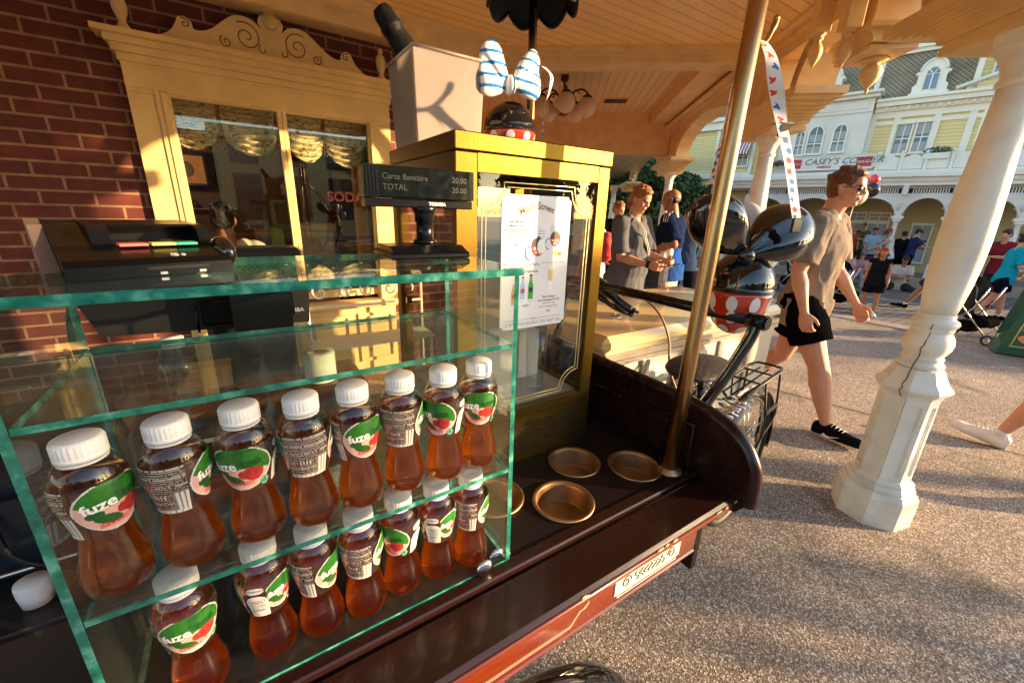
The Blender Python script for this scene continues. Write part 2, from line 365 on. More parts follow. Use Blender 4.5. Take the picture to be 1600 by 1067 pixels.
# ---------------------------------------------------------------- ground
def ground_mat(name, base, light, scale):
    m, nt, b = new_mat(name)
    g = nt.nodes.new('ShaderNodeNewGeometry')
    v = nt.nodes.new('ShaderNodeTexVoronoi'); v.inputs['Scale'].default_value = scale; nt.links.new(g.outputs['Position'], v.inputs['Vector'])
    sp = nt.nodes.new('ShaderNodeSeparateColor'); nt.links.new(v.outputs['Color'], sp.inputs[0])
    rp = nt.nodes.new('ShaderNodeValToRGB'); e = rp.color_ramp.elements
    e[0].position = .0; e[0].color = (*[x*.35 for x in base], 1); e[1].position = 1; e[1].color = (*light, 1)
    a = e.new(.35); a.color = (*[x*.75 for x in base], 1); a = e.new(.78); a.color = (*[x*1.25 for x in base], 1); a = e.new(.89); a.color = (*light, 1)
    nt.links.new(sp.outputs[0], rp.inputs[0])
    n = nt.nodes.new('ShaderNodeTexNoise'); n.inputs['Scale'].default_value = .9; n.inputs['Detail'].default_value = 8; n.inputs['Roughness'].default_value = .65; nt.links.new(g.outputs['Position'], n.inputs['Vector'])
    mr = nt.nodes.new('ShaderNodeMapRange'); mr.inputs[1].default_value = .3; mr.inputs[2].default_value = .7; mr.inputs[3].default_value = .66; mr.inputs[4].default_value = 1.25; nt.links.new(n.outputs['Fac'], mr.inputs[0])
    # dark cracks with a shape of their own
    vc = nt.nodes.new('ShaderNodeTexVoronoi'); vc.feature = 'DISTANCE_TO_EDGE'; vc.inputs['Scale'].default_value = .34
    nw = nt.nodes.new('ShaderNodeTexNoise'); nw.inputs['Scale'].default_value = 5; nw.inputs['Detail'].default_value = 6; nt.links.new(g.outputs['Position'], nw.inputs['Vector'])
    mm = nt.nodes.new('ShaderNodeVectorMath'); mm.operation = 'MULTIPLY_ADD'; mm.inputs[1].default_value = (.35, .35, .35); nt.links.new(nw.outputs['Color'], mm.inputs[0]); nt.links.new(g.outputs['Position'], mm.inputs[2])
    nt.links.new(mm.outputs[0], vc.inputs['Vector'])
    cr = nt.nodes.new('ShaderNodeMapRange'); cr.inputs[1].default_value = .002; cr.inputs[2].default_value = .006; cr.inputs[3].default_value = .78; cr.inputs[4].default_value = 1; nt.links.new(vc.outputs['Distance'], cr.inputs[0])
    m1 = nt.nodes.new('ShaderNodeMath'); m1.operation = 'MULTIPLY'; nt.links.new(mr.outputs[0], m1.inputs[0]); nt.links.new(cr.outputs[0], m1.inputs[1])
    mx = nt.nodes.new('ShaderNodeVectorMath'); mx.operation = 'SCALE'; nt.links.new(rp.outputs[0], mx.inputs[0]); nt.links.new(m1.outputs[0], mx.inputs['Scale'])
    # oily stains and worn paler tracks
    st = nt.nodes.new('ShaderNodeTexNoise'); st.inputs['Scale'].default_value = 2.3; st.inputs['Detail'].default_value = 4; st.inputs['Distortion'].default_value = .8; nt.links.new(g.outputs['Position'], st.inputs['Vector'])
    sr = nt.nodes.new('ShaderNodeMapRange'); sr.inputs[1].default_value = .60; sr.inputs[2].default_value = .78; sr.inputs[3].default_value = 1; sr.inputs[4].default_value = .42; nt.links.new(st.outputs['Fac'], sr.inputs[0])
    mx3 = nt.nodes.new('ShaderNodeVectorMath'); mx3.operation = 'SCALE'; nt.links.new(mx.outputs[0], mx3.inputs[0]); nt.links.new(sr.outputs[0], mx3.inputs['Scale'])
    nt.links.new(mx3.outputs[0], b.inputs['Base Color']); sinp(b, 'Roughness', .8)
    bp = nt.nodes.new('ShaderNodeBump'); bp.inputs['Strength'].default_value = .5; bp.inputs['Distance'].default_value = .005
    nt.links.new(v.outputs['Distance'], bp.inputs['Height']); nt.links.new(bp.outputs[0], b.inputs['Normal'])
    return m
g = MB(); g.grid(lambda u, v: (-120+240*u, -120+240*v, 0), 12, 12)
struct(g.build('ground', ground_mat('exposed_aggregate', (.285, .215, .160), (.66, .58, .47), 200)))
M['stone'] = mat('kerb_stone', (.33, .27, .21), .8, var=.2, scale=8, bump=.3, bscale=80)
M['paver'] = brick_mat('grey_pavers', (.15, .13, .12), (.20, .17, .155), (.05, .045, .04), .26, .13, .010, axes='XY', rough=.8, var=.35)
def strip(name, pts, z, m): g = MB(); g.add([(x, y, z) for x, y in pts], [tuple(range(len(pts)))]); return struct(g.build(name, m))
strip('street', [(8.02, -60), (40, -60), (40, 60), (8.02-.1*0, 60)], .006, M['paver'])
def slabline(name, x0, x1, y0, y1, z0, z1, m):
    g = MB(); g.box((x0, y0, z0), (x1, y1, z1)); return struct(g.build(name, m))
slabline('kerb', 7.72, 8.02, -60, 60, -.05, .012, M['stone'])
slabline('gutter', 10.4, 10.62, -60, 60, -.05, .011, M['stone'])
# expansion joint in the paving
j = MB(); a = at(1170, 598, z=0); b_ = at(1600, 712, z=0); d_ = (b_-a).normalized(); n_ = V((-d_.y, d_.x, 0))*.006
a0 = a-d_*3; b0 = b_+d_*4
j.add([(p.x, p.y, .004) for p in (a0-n_, b0-n_, b0+n_, a0+n_)], [(0, 1, 2, 3)]); struct(j.build('paving', mat('joint_dirt', (.05, .04, .035), .9, var=0)))

# ---------------------------------------------------------------- brick wall, window and room behind
WY = 3.7
WX0, WX1, WZ0, WZ1 = -.27, 1.0, .72, 2.085       # glazed opening of the window
wl = MB()
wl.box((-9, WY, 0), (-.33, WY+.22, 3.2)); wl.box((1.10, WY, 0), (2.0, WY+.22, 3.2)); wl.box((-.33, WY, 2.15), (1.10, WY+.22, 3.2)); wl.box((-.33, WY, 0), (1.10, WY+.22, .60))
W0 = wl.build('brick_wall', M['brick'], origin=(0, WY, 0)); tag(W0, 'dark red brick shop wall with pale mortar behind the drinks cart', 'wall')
wr = MB(); wr.box((1.78, WY+.22, 0), (2.0, 8.5, 3.2)); r_ = wr.build('side_wall', M['brickr'], W0)
soff = MB(); soff.box((-9, WY-.28, 2.64), (2.0, WY, 2.717)); soff.box((-9, WY-.32, 2.60), (2.0, WY-.28, 2.717)); soff.box((-9, WY-.42, 2.68), (2.0, WY-.32, 2.717)); soff.box((-9, WY-.47, 2.70), (2.0, WY-.42, 2.717))
tag(soff.build('ceiling_moulding', M['cream2'], origin=(0, WY, 2.7)), 'cream crown moulding running along the top of the brick wall', 'moulding')

win = thing('shop_window', 'cream double shop window with a carved scroll pediment in the brick wall', 'window', (.36, WY, .6))
f = MB()
YO = WY-.05
for x0, x1 in ((-.455, WX0+.02), (WX1-.02, 1.155)):       # side casings, stepped
    f.box((x0, YO, .60), (x1, WY+.02, 2.058))
f.box((-.455, YO, 2.06), (1.155, WY+.02, 2.22)); f.box((-.455, YO-.012, 2.085), (1.155, YO, 2.115))
for a, b, d in ((.012, .030, .018), (.042, .055, .010)):   # inner moulding steps
    f.box((WX0+.02-a-.03, YO-d, .62), (WX0+.02-a, YO, 2.06+a+.0)); f.box((WX1-.02+a, YO-d, .62), (WX1-.02+a+.03, YO, 2.06+a))
    f.box((WX0+.02-a, YO-d, 2.06+a), (WX1-.02+a, YO, 2.06+a+.02))
f.box((.345, WY-.045, .72), (.372, WY+.03, 2.075)); f.box((.375, WY-.045, .72), (.402, WY+.03, 2.075))     # twin mullion
f.box((-.25, WY-.02, .69), (1.0, WY+.05, .745)); f.box((-.50, WY-.13, .60), (1.20, WY+.02, .655), bev=.008)
f.build('frame', M['cream'], win)
c_ = MB()                                                     # entablature
c_.box((-.455, WY-.055, 2.20), (1.155, WY+.01, 2.225))
for z0, z1, d, e in ((2.22, 2.26, .07, .01), (2.26, 2.30, .10, .025), (2.30, 2.335, .125, .045), (2.335, 2.365, .165, .085)):
    c_.box((-.455-e, WY-d, z0), (1.155+e, WY+.01, z1))
c_.build('cornice', M['cream'], win)
# carved scroll pediment, symmetric about x=.37
half = [(0.0, 2.365)]
hp = [(.0, 2.60), (.05, 2.62), (.075, 2.58), (.06, 2.54), (.10, 2.575), (.16, 2.59), (.22, 2.575), (.28, 2.53), (.34, 2.48), (.40, 2.455), (.435, 2.46), (.44, 2.49), (.47, 2.515), (.505, 2.505), (.52, 2.475), (.55, 2.43), (.60, 2.395), (.68, 2.365)]
cx_ = .372
pts = smooth_path([(x, z, 0) for x, z in hp], 5)
outl = [(cx_+p.x, p.y) for p in pts] + [(cx_-p.x, p.y) for p in reversed(pts)][:-1]
ped = MB(); ped.prism([(x, z) for x, z in outl], WY-.075, WY-.045, 0, Matrix(((1, 0, 0, 0), (0, 0, 1, 0), (0, 1, 0, 0), (0, 0, 0, 1))))
ped.lathe([(0, -.012), (.045, -.012), (.058, 0), (.045, .012), (0, .012)], 24, 0, Matrix.Translation((cx_, WY-.075, 2.60)) @ Matrix.Rotation(pi/2, 4, 'X') @ Matrix.Diagonal((.8, 1.0, 1, 1)))
for sg in (-1, 1):                                            # incised spirals
    for ox, oz, r0, tn, dr in ((.15, 2.475, .085, 1.6, 1), (.27, 2.425, .035, 1.4, -1), (.475, 2.478, .028, 1.2, 1), (.06, 2.42, .03, .8, -1)):
        sp_ = [(cx_+sg*(ox+r0*(1-t/1.15)*cos(dr*2*pi*tn*t+1)), WY-.077, oz+r0*(1-t/1.15)*sin(dr*2*pi*tn*t+1)) for t in [k/40 for k in range(41)]]
        ped.tube(sp_, .0035, 5, 1)
ped.build('pediment', [M['cream'], mat('incised_line', (.20, .13, .06), .7, var=0)], win)
fin = MB(); fin.lathe([(0, 0), (.045, 0), (.045, .015), (.03, .025), (.018, .05), (.02, .06), (.034, .10), (.038, .13), (.03, .165), (.012, .185), (.02, .2), (.012, .22), (0, .23)], 20, 0, Matrix.Translation((-.40, WY-.08, 2.365)))
fin.lathe([(0, 0), (.045, 0), (.045, .015), (.03, .025), (.018, .05), (.02, .06), (.034, .10), (.038, .13), (.03, .165), (.012, .185), (.02, .2), (.012, .22), (0, .23)], 20, 0, Matrix.Translation((1.10, WY-.08, 2.365)))
fin.build('finial', M['cream'], win)
pn = MB(); pn.box((WX0, WY+.0, WZ0), (.345, WY+.006, WZ1)); pn.box((.402, WY+.0, WZ0), (WX1, WY+.006, WZ1)); pn.build('pane', M['winglass'], win)
lw = MB(); lw.box((-.40, WY-.03, .0), (1.12, WY, .60)); 
for x0 in (-.36, .02, .40, .78):
    lw.box((x0, WY-.05, .08), (x0+.32, WY-.03, .11)); lw.box((x0, WY-.05, .50), (x0+.32, WY-.03, .53)); lw.box((x0, WY-.05, .11), (x0+.03, WY-.03, .50)); lw.box((x0+.29, WY-.05, .11), (x0+.32, WY-.03, .50))
lw.build('apron_panel', M['cream'], win)
# swagged balloon curtains
def curtain_mat():
    m, nt, b = new_mat('swag_fabric')
    tc = nt.nodes.new('ShaderNodeTexCoord'); n = nt.nodes.new('ShaderNodeTexNoise'); n.inputs['Scale'].default_value = 32; n.inputs['Detail'].default_value = 2; nt.links.new(tc.outputs['Object'], n.inputs['Vector'])
    rp = nt.nodes.new('ShaderNodeValToRGB'); e = rp.color_ramp.elements; e[0].position = .40; e[0].color = (.22, .19, .11, 1); e[1].position = .46; e[1].color = (.80, .70, .44, 1)
    nt.links.new(n.outputs['Fac'], rp.inputs[0]); nt.links.new(rp.outputs[0], b.inputs['Base Color']); sinp(b, 'Roughness', .7); return m
M['swag'] = curtain_mat()
swag_root = thing('window_curtain', 'patterned cream balloon curtain gathered in swags inside the shop window', 'curtain', (.35, WY+.12, 2.08))
for (x0, x1, zb) in ((-.33, -.02, 1.80), (.0, .335, 1.79), (.405, .66, 1.775), (.68, .97, 1.76)):
    def fn(u, v, x0=x0, x1=x1, zb=zb):
        sag = (1-(2*u-1)**2)**.8; bottom = zb+.10-.13*sag
        z = 2.10-(2.10-bottom)*v; xx = x0+(x1-x0)*u
        fold = .020*sin((v*6.0+sag*v*2.0)*2*pi)*(.35+sag)
        return (xx+.004*sin(9*v+20*u), WY+.13-.055*sag*v+fold, z)
    s_ = MB(); s_.grid(fn, 26, 60); s_.build('swag', M['swag'], swag_root)
tp = MB()
for x in (-.335, -.01, .355, .67, .985):
    for k in range(8): tp.tube([(x+.013*cos(a), WY+.085, 2.06-k*.034+.015*sin(a)) for a in [2*pi*i/10 for i in range(10)]], .0035, 5, closed=True)
tp.build('chain_trim', mat('brown_cord', (.16, .07, .03), .5, var=.1), swag_root)
# the room seen through the glass
rm = thing('shop_interior', 'dim wood panelled shop room seen through the window glass', 'room', (.4, 6.3, 0))
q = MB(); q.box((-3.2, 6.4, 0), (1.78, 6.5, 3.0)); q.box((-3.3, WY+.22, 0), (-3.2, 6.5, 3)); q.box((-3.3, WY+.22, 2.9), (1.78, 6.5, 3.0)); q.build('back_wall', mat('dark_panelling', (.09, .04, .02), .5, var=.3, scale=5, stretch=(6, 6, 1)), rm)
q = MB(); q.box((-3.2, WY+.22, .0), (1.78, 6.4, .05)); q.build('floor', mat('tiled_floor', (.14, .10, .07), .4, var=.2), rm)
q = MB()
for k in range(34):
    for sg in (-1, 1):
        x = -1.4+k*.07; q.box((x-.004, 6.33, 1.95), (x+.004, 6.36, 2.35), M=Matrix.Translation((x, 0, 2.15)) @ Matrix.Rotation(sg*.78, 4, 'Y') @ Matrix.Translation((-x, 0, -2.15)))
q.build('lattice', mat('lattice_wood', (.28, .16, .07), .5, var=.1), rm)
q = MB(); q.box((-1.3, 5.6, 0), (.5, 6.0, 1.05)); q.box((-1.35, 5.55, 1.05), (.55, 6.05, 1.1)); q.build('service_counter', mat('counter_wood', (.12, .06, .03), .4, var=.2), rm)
q = MB()
for z in (1.35, 1.65): q.box((-1.3, 6.25, z), (-.2, 6.38, z+.015))
for k in range(14):
    x = -1.25+random.random()*.95; z = random.choice((1.37, 1.67)); h = .08+.1*random.random()
    q.lathe([(.03, 0), (.035, h*.6), (.02, h), (0, h)], 8, random.choice((0, 1, 2, 3)), Matrix.Translation((x, 6.25, z)))
q.build('shelf_jars', [mat('jar_amber', (.35, .16, .04), .3), mat('jar_green', (.06, .16, .07), .3), mat('jar_white', (.22, .18, .14), .4), mat('jar_dark', (.05, .03, .02), .3)], rm)
def picture(x, y, z, w, h, name='picture_frame', label='', cc=(.3, .25, .18)):
    t = thing(name, label, 'picture', (x, y, z)); q = MB()
    q.box((x-w/2, y-.02, z-h/2), (x+w/2, y, z-h/2+.025)); q.box((x-w/2, y-.02, z+h/2-.025), (x+w/2, y, z+h/2)); q.box((x-w/2, y-.02, z-h/2+.025), (x-w/2+.025, y, z+h/2-.025)); q.box((x+w/2-.025, y-.02, z-h/2+.025), (x+w/2, y, z+h/2-.025))
    q.build('frame', M['black'], t); q = MB(); q.box((x-w/2+.025, y-.008, z-h/2+.025), (x+w/2-.025, y-.003, z+h/2-.025)); q.ball((x, y-.01, z), (w*.22, .003, h*.26), 12, 1)
    q.build('print', [mat('print_paper', cc, .6, var=.2, scale=20), mat('print_ink', (.12, .09, .07), .6)], t)
picture(1.35, 6.38, 1.72, .42, .34, label='small black framed oval print on the dark wall inside the shop')
picture(1.30, 6.38, 2.18, .36, .34, label='dim black framed picture hanging above the oval print inside', cc=(.16, .12, .08))
picture(-.42, 6.12, 1.78, .42, .34, label='amber lit framed picture above the seated person inside the shop', cc=(.5, .25, .1))
t = thing('red_window_lettering', 'red SODAS lettering on the right window pane', 'lettering', (.78, WY+.02, 1.50))
q = MB(); add_text(q, 'SODAS', .105, Matrix.Translation((.80, WY+.02, 1.50)) @ Matrix.Rotation(pi/2, 4, 'X'), bold=.003)
q.build('letters', mat('red_glass_paint', (.10, .007, .005), .4, var=.3, scale=8), t)
# wooden post and pale drink case inside right pane
q = MB(); q.box((.93, WY+.35, 0), (1.03, WY+.45, 2.1)); tag(q.build('interior_post', mat('orange_wood', (.36, .15, .05), .4, var=.2), origin=(.98, WY+.4, 0)), 'orange brown wooden post just inside the right window pane', 'post')
q = MB(); q.box((.52, 4.5, .05), (.80, 4.8, 1.20), bev=.02); q.box((.50, 4.48, 1.20), (.82, 4.82, 1.26), bev=.01); o = q.build('drinks_fridge', mat('pale_case', (.55, .45, .32), .4, var=.3, scale=12), origin=(.66, 4.65, .05)); tag(o, 'pale fridge case standing behind the right window pane', 'fridge')
q = MB()
q.box((.25, 4.62, .95), (.36, 4.66, 1.22), bev=.01); q.box((.23, 4.66, .88), (.40, 4.8, .93)); q.tube([(.25, 4.7, 0), (.25, 4.7, .9)], .012); q.tube([(.38, 4.7, 0), (.38, 4.7, .9)], .012)
tag(q.build('green_chair', mat('green_vinyl', (.25, .42, .08), .4), origin=(.31, 4.7, 0)), 'small lime green chair glimpsed beside the central window mullion', 'chair')

ir = thing('white_iron_bench', 'white scrolled iron bench back standing under the shop window', 'bench', (.75, 3.35, 0)); q = MB()
for x_, sg in ((.45, 1), (.62, -1), (.80, 1), (.98, -1), (1.15, 1)): q.tube([(x_+sg*.075*(1-t)*cos(9*t+.5), 3.35, .80+.085*(1-t)*sin(9*t+.5)*1.0) for t in [i/26 for i in range(27)]], .008, 6)
for x_ in (.35, 1.25): q.tube([(x_, 3.35, 0), (x_, 3.35, .92)], .012, 8)
q.tube([(.35, 3.35, .92), (.8, 3.35, .95), (1.25, 3.35, .92)], .011, 8); q.tube([(.35, 3.35, .68), (1.25, 3.35, .68)], .010, 8); q.build('scroll_back', M['white'], ir)
q = MB(); [q.box((.35, 3.05+.05*k, .42), (1.25, 3.085+.05*k, .44)) for k in range(6)]; [q.tube([(x_, 3.07, 0), (x_, 3.07, .42)], .012, 8) for x_ in (.38, 1.22)]; q.build('seat', M['white'], ir)
# ---------------------------------------------------------------- veranda frame (s along the colonnade, o outwards)
VH = 50.6; P1 = V((2.545, .435, 0)); VK = .94; VU = V((cos(R(VH)), sin(R(VH)), 0)); VN = V((VU.y, -VU.x, 0))
def vf(s, o=0, z=0): return P1+VU*s*VK+VN*o+V((0, 0, 1.42+(z-1.42)*VK if z else 0))
VM = Matrix((VU*VK, VN, V((0, 0, VK)))).transposed().to_4x4(); VM.translation = P1+V((0, 0, 1.42*(1-VK)))       # local (s, o, z); left handed is fine for boxes
VMz = Matrix((VU*VK, V((0, 0, VK)), VN)).transposed().to_4x4(); VMz.translation = P1+V((0, 0, 1.42*(1-VK)))     # local (s, z, o) for prisms
def col_profile(): return
COLS = {}
def make_column(label, loc, rz):
    t = thing('veranda_column', label, 'column', loc, 0); T = Matrix.Translation(loc) @ Matrix.Rotation(rz, 4, 'Z')
    q = MB(); k8 = 1/cos(pi/8)
    q.lathe([(.147*k8, 0), (.148*k8, .150), (.134*k8, .178)], 8, 0, T, False); q.lathe([(.128*k8, .178), (.128*k8, .192), (.117*k8, .210), (.117*k8, .224), (.105*k8, .238)], 8, 0, T, False)
    q.build('plinth', M['colpaint'], t)
    q = MB(); ra = .092; q.lathe([(ra*k8, .235), (ra*k8, .665)], 8, 0, T, False)
    for i in range(8):
        F = T @ Matrix.Rotation(pi/4*i+pi/8, 4, 'Z'); w = ra*math.tan(pi/8)
        for (c, d) in ((.238, .268), (.632, .664)): q.box((ra, -w, c), (ra+.008, w, d), 0, F)
        for sg in (-1, 1): q.box((ra, sg*w, .268), (ra+.008, sg*(w-.012), .632), 0, F); q.box((ra, sg*(w-.012), .268), (ra+.004, sg*(w-.017), .632), 0, F)
    q.build('pedestal', M['colpaint'], t)
    q = MB(); q.lathe([(.103*k8, .665), (.106*k8, .678), (.114*k8, .688), (.124*k8, .700), (.127*k8, .712), (.122*k8, .724), (.104*k8, .745), (.090*k8, .775), (.080*k8, .800)], 8, 0, T, False)
    q.lathe([(.074, .800), (.081, .808), (.083, .818), (.078, .828), (.068, .834), (.072, .842), (.074, .850), (.066, .858), (.072, .872), (.084, .895), (.0875, .918), (.084, .942), (.074, .962), (.068, .972), (.072, .978), (.073, .985), (.070, .990), (.079, .999), (.083, 1.010), (.079, 1.022), (.066, 1.030), (.062, 1.037), (.064, 1.045), (.058, 1.052)], 48, 0, T)
    q.build('base_moulding', M['colpaint'], t)
    q = MB(); q.lathe([(.0585, 1.05), (.066, 1.10), (.075, 1.18), (.0805, 1.27), (.082, 1.36), (.079, 1.47), (.073, 1.58), (.066, 1.70), (.060, 1.82), (.057, 1.93)], 48, 0, T); q.build('shaft', M['colpaint'], t)
    q = MB(); q.lathe([(.057, 1.925), (.064, 1.932), (.066, 1.941), (.064, 1.95), (.058, 1.955), (.060, 1.975), (.068, 2.005), (.084, 2.035), (.098, 2.048), (.102, 2.062), (.098, 2.075), (.106, 2.085), (.106, 2.16)], 44, 0, T); q.build('capital', M['colpaint'], t)
    if 'cracked' in label:
        q = MB(); pts = [(.0835, 1.012, .02), (.0665, .975, .0), (.0882, .93, -.05), (.0875, .90, -.10), (.0745, .85, -.13), (.084, .818, -.17), (.088, .79, -.20), (.118, .74, -.22), (.140, .712, -.20), (.112, .66, -.16)]
        PP = []
        for (r0, z0, a0), (r1, z1, a1) in zip(pts[:-1], pts[1:]):
            for t_ in (0, .35, .7): PP.append(T @ V(((r0+(r1-r0)*t_)*cos(pi+a0+(a1-a0)*t_+random.uniform(-.035, .035)), (r0+(r1-r0)*t_)*sin(pi+a0+(a1-a0)*t_+random.uniform(-.035, .035)), z0+(z1-z0)*t_)))
        q.tube(PP, .0021, 5); q.build('crack', mat('crack_dark', (.06, .045, .035), .9, var=0), t)
    return t
col1 = make_column('large cream turned column with a cracked octagonal base, nearest of the colonnade', tuple(vf(0)), R(8))
cr = MB(); a = R(190); 
crk = [(.171, 1.07-.02, .0), (.152, 1.035, .02), (.150, 1.03, .03), (.183, .99, .01), (.187, .96, -.02), (.17, .92, -.06), (.168, .90, -.10), (.18, .865, -.12), (.19, .84, -.14), (.22, .79, -.13), (.262, .755, -.15)]
dup(col1, tuple(vf(2.1)), 0, 'turned cream column behind the hanging polka dot bucket')
dup(col1, tuple(vf(5.52)), 0, 'slender far cream column just left of the balding man in navy')
dup(col1, tuple(vf(9.9, -.35)), 0, 'farthest cream column directly above the red haired woman')
dup(col1, (-3.2, -.6, 0), 0, 'cream column standing outside the view behind the cart')

def solid(q, poly, o0, o1, mi=0): q.prism(poly, o0, o1, mi, VMz)
def impost(s, w0, w1, z0, z1, name='impost', o=.16, label=None, par=None):
    """corbelled block, stepping outwards as it rises"""
    q = MB(); n = 5; zz = [z0, z0+(z1-z0)*.16, z0+(z1-z0)*.22, z0+(z1-z0)*.32, z0+(z1-z0)*.78, z1]
    ws = [w0, w0+.04, w0+.02, w0+.06, w1-.03, w1]; os_ = [o*.72, o*.78, o*.76, o*.82, o*.98, o*1.06]
    for k in range(5):
        if k == 3:
            for j in range(6):
                t0, t1 = j/6, (j+1)/6; w = ws[3]+(ws[4]-ws[3])*(t1**1.8); oo = os_[3]+(os_[4]-os_[3])*t1**1.8
                q.box((s-w, -oo, zz[3]+(zz[4]-zz[3])*t0), (s+w, oo, zz[3]+(zz[4]-zz[3])*t1), 0, VM)
        else: q.box((s-ws[k+1], -os_[k+1], zz[k]), (s+ws[k+1], os_[k+1], zz[k+1]), 0, VM)
    return q
ar = thing('veranda_arcade', 'cream painted arches and beam carried by the turned columns', 'arcade', tuple(vf(0, 0, 2.1)))
for k, (s, w0, w1, z0, z1) in enumerate(((0, .24, .62, 2.15, 2.38), (2.1, .26, .66, 2.12, 2.35), (5.54, .26, .72, 2.10, 2.30), (9.9, .26, .8, 2.05, 2.26))):
    impost(s, w0, w1, z0, z1).build('impost', M['cream2'], ar)
# spandrel panels with arch openings: (s0, s1, spring height, crown)
q = MB()
def spandrel(s0, s1, zs, zc, zt, o0=-.09, o1=.09, n=22):
    pts = [(s0, zt), (s0, zs)]
    for i in range(n+1):
        a = pi*(1-i/n); pts.append((((s0+s1)/2+(s1-s0)/2*cos(a)), zs+(zc-zs)*sin(a)))
    # build as strips so the concave outline stays clean
    for i in range(n):
        a0, a1 = pi*(1-i/n), pi*(1-(i+1)/n)
        A = ((s0+s1)/2+(s1-s0)/2*cos(a0), zs+(zc-zs)*sin(a0)); B = ((s0+s1)/2+(s1-s0)/2*cos(a1), zs+(zc-zs)*sin(a1))
        q.prism([A, B, (B[0], zt), (A[0], zt)], o0, o1, 0, VMz)
spandrel(2.70, 4.90, 2.35, 2.66, 2.95); q.prism([(4.90, 2.30), (6.2, 2.30), (6.2, 2.95), (4.90, 2.95)], -.09, .09, 0, VMz); q.prism([(1.55, 2.35), (2.70, 2.35), (2.70, 2.95), (1.55, 2.95)], -.09, .09, 0, VMz) if False else None
q.prism([(1.95, 2.35), (2.70, 2.35), (2.70, 2.95), (1.95, 2.95)], -.09, .09, 0, VMz)
spandrel(6.2, 9.3, 2.3, 2.62, 2.95)
q.build('arch_panel', M['cream2'], ar)
# between the first two columns: curved bracket from the second impost, hanging impost with ball, turned drops
q = MB()
def curved(s0, z0, s1, z1, th, o0, o1, n=14, bulge=1):
    P = [(s0+(s1-s0)*(1-cos(pi/2*i/n)), z0+(z1-z0)*sin(pi/2*i/n)) for i in range(n+1)]
    for i in range(n):
        A, B = P[i], P[i+1]; q.prism([A, B, (B[0]+th*.6, B[1]+th), (A[0]+th, A[1]+.02)] if s1 < s0 else [A, (A[0]-th, A[1]+.02), (B[0]-th*.6, B[1]+th), B], o0, o1, 0, VMz)
curved(1.62, 2.35, 1.10, 2.72, .10, -.09, .16)
curved(.52, 2.38, .80, 2.66, .08, -.09, .16)
q.build('curved_bracket', M['cream2'], ar)
h1 = impost(.96, .12, .20, 2.36, 2.48, o=.15); h1.box((.84, -.11, 2.48), (1.08, .15, 3.3), 0, VM); h1.build('hanging_impost', M['cream2'], ar)
drop = [(0, -.17), (.006, -.165), (.010, -.15), (.005, -.14), (.012, -.13), (.03, -.115), (.052, -.085), (.060, -.055), (.052, -.03), (.03, -.012), (.045, -.006), (.065, 0), (.075, .01), (.062, .02), (.05, .03)]
q = MB(); q.lathe(drop, 24, 0, Matrix.Translation(vf(.98, .02, 2.345)) @ Matrix.Diagonal((.9, .9, .95, 1))); q.build('ball_drop', M['cream2'], ar)
spear = [(0, -.20), (.012, -.18), (.035, -.14), (.045, -.10), (.042, -.07), (.025, -.035), (.018, -.02), (.032, -.012), (.034, -.004), (.024, .004), (.04, .014), (.045, .03)]
for px, py in ((1268, 108), (1312, 108)):
    tp_ = atp(px, py, vf(0, -.20), VH); X = Matrix.Translation(tp_+V((0, 0, .16))); q = MB(); q.lathe(spear, 22, 0, X @ Matrix.Diagonal((.85, .85, .80, 1))); q.box((-.042, -.042, .02), (.042, .042, 2.72-tp_.z-.16), 0, X @ Matrix.Rotation(R(VH), 4, 'Z'), bev=.003); q.build('turned_drop', M['cream2'], ar)
# main beam (fascia) with bed mould at the ceiling
q = MB(); q.box((-1.25, -.10, 2.66), (16, .14, 3.30), 0, VM); q.box((-1.25, -.14, 2.74), (16, -.10, 2.80), 0, VM); q.box((-1.25, -.20, 2.775), (16, -.14, 2.80), 0, VM)
q.box((-1.25, .14, 3.1), (16, .30, 3.30), 0, VM); q.box((-9, -.63, 2.60), (1.95, -.55, 3.20)); q.build('beam', M['cream2'], ar)
# brackets with pierced scroll by the far imposts
q = MB()
for s in (9.25,):
    for k in range(3): q.tube([vf(s-.1*k+.12*cos(a), .0, 2.38+.1*k+.10*sin(a)) for a in [R(x) for x in range(-120, 150, 15)]], .03, 6)
q.build('scroll_bracket', M['colpaint'], ar)
# cross beam toward the wall, near ceiling, bay ceiling, far header
def slab(name, pts, z0, z1, m, label, cat, mi=0):
    q = MB(); q.prism([(p.x, p.y) for p in pts], z0, z1); o = q.build(name, m, origin=(pts[0].x, pts[0].y, z0)); tag(o, label, cat); return o
slab('veranda_ceiling', [V((-9, WY, 0)), V((-9, -.55, 0)), V((1.86, -.55, 0)), vf(2.1, -.1), vf(2.1, -2.6), V((1.9, WY, 0))], 2.717, 2.78, M['ceil'], 'warm tan beadboard ceiling of the veranda above the cart', 'ceiling')
slab('bay_ceiling', [vf(2.1, -.05), vf(5.6, -.05), vf(5.6, -6), vf(2.1, -6)], 2.905, 2.96, M['ceil2'], 'pale boarded ceiling of the farther bay with a vent grille', 'ceiling')
cb = thing('cross_beam', 'cream beam crossing the veranda ceiling in front of the chandelier', 'beam', tuple(vf(2.2, -3, 2.68)))
q = MB(); q.box((2.10, -6, 2.69), (2.32, -.10, 3.0), 0, VM); q.box((2.06, -6, 2.735), (2.10, -.14, 2.80), 0, VM); q.box((2.02, -6, 2.765), (2.06, -.18, 2.80), 0, VM); q.build('beam_body', M['cream2'], cb)
hb = thing('far_header', 'deep cream header wall closing the far side of the bay', 'beam', tuple(vf(5.5, -3, 2.4)))
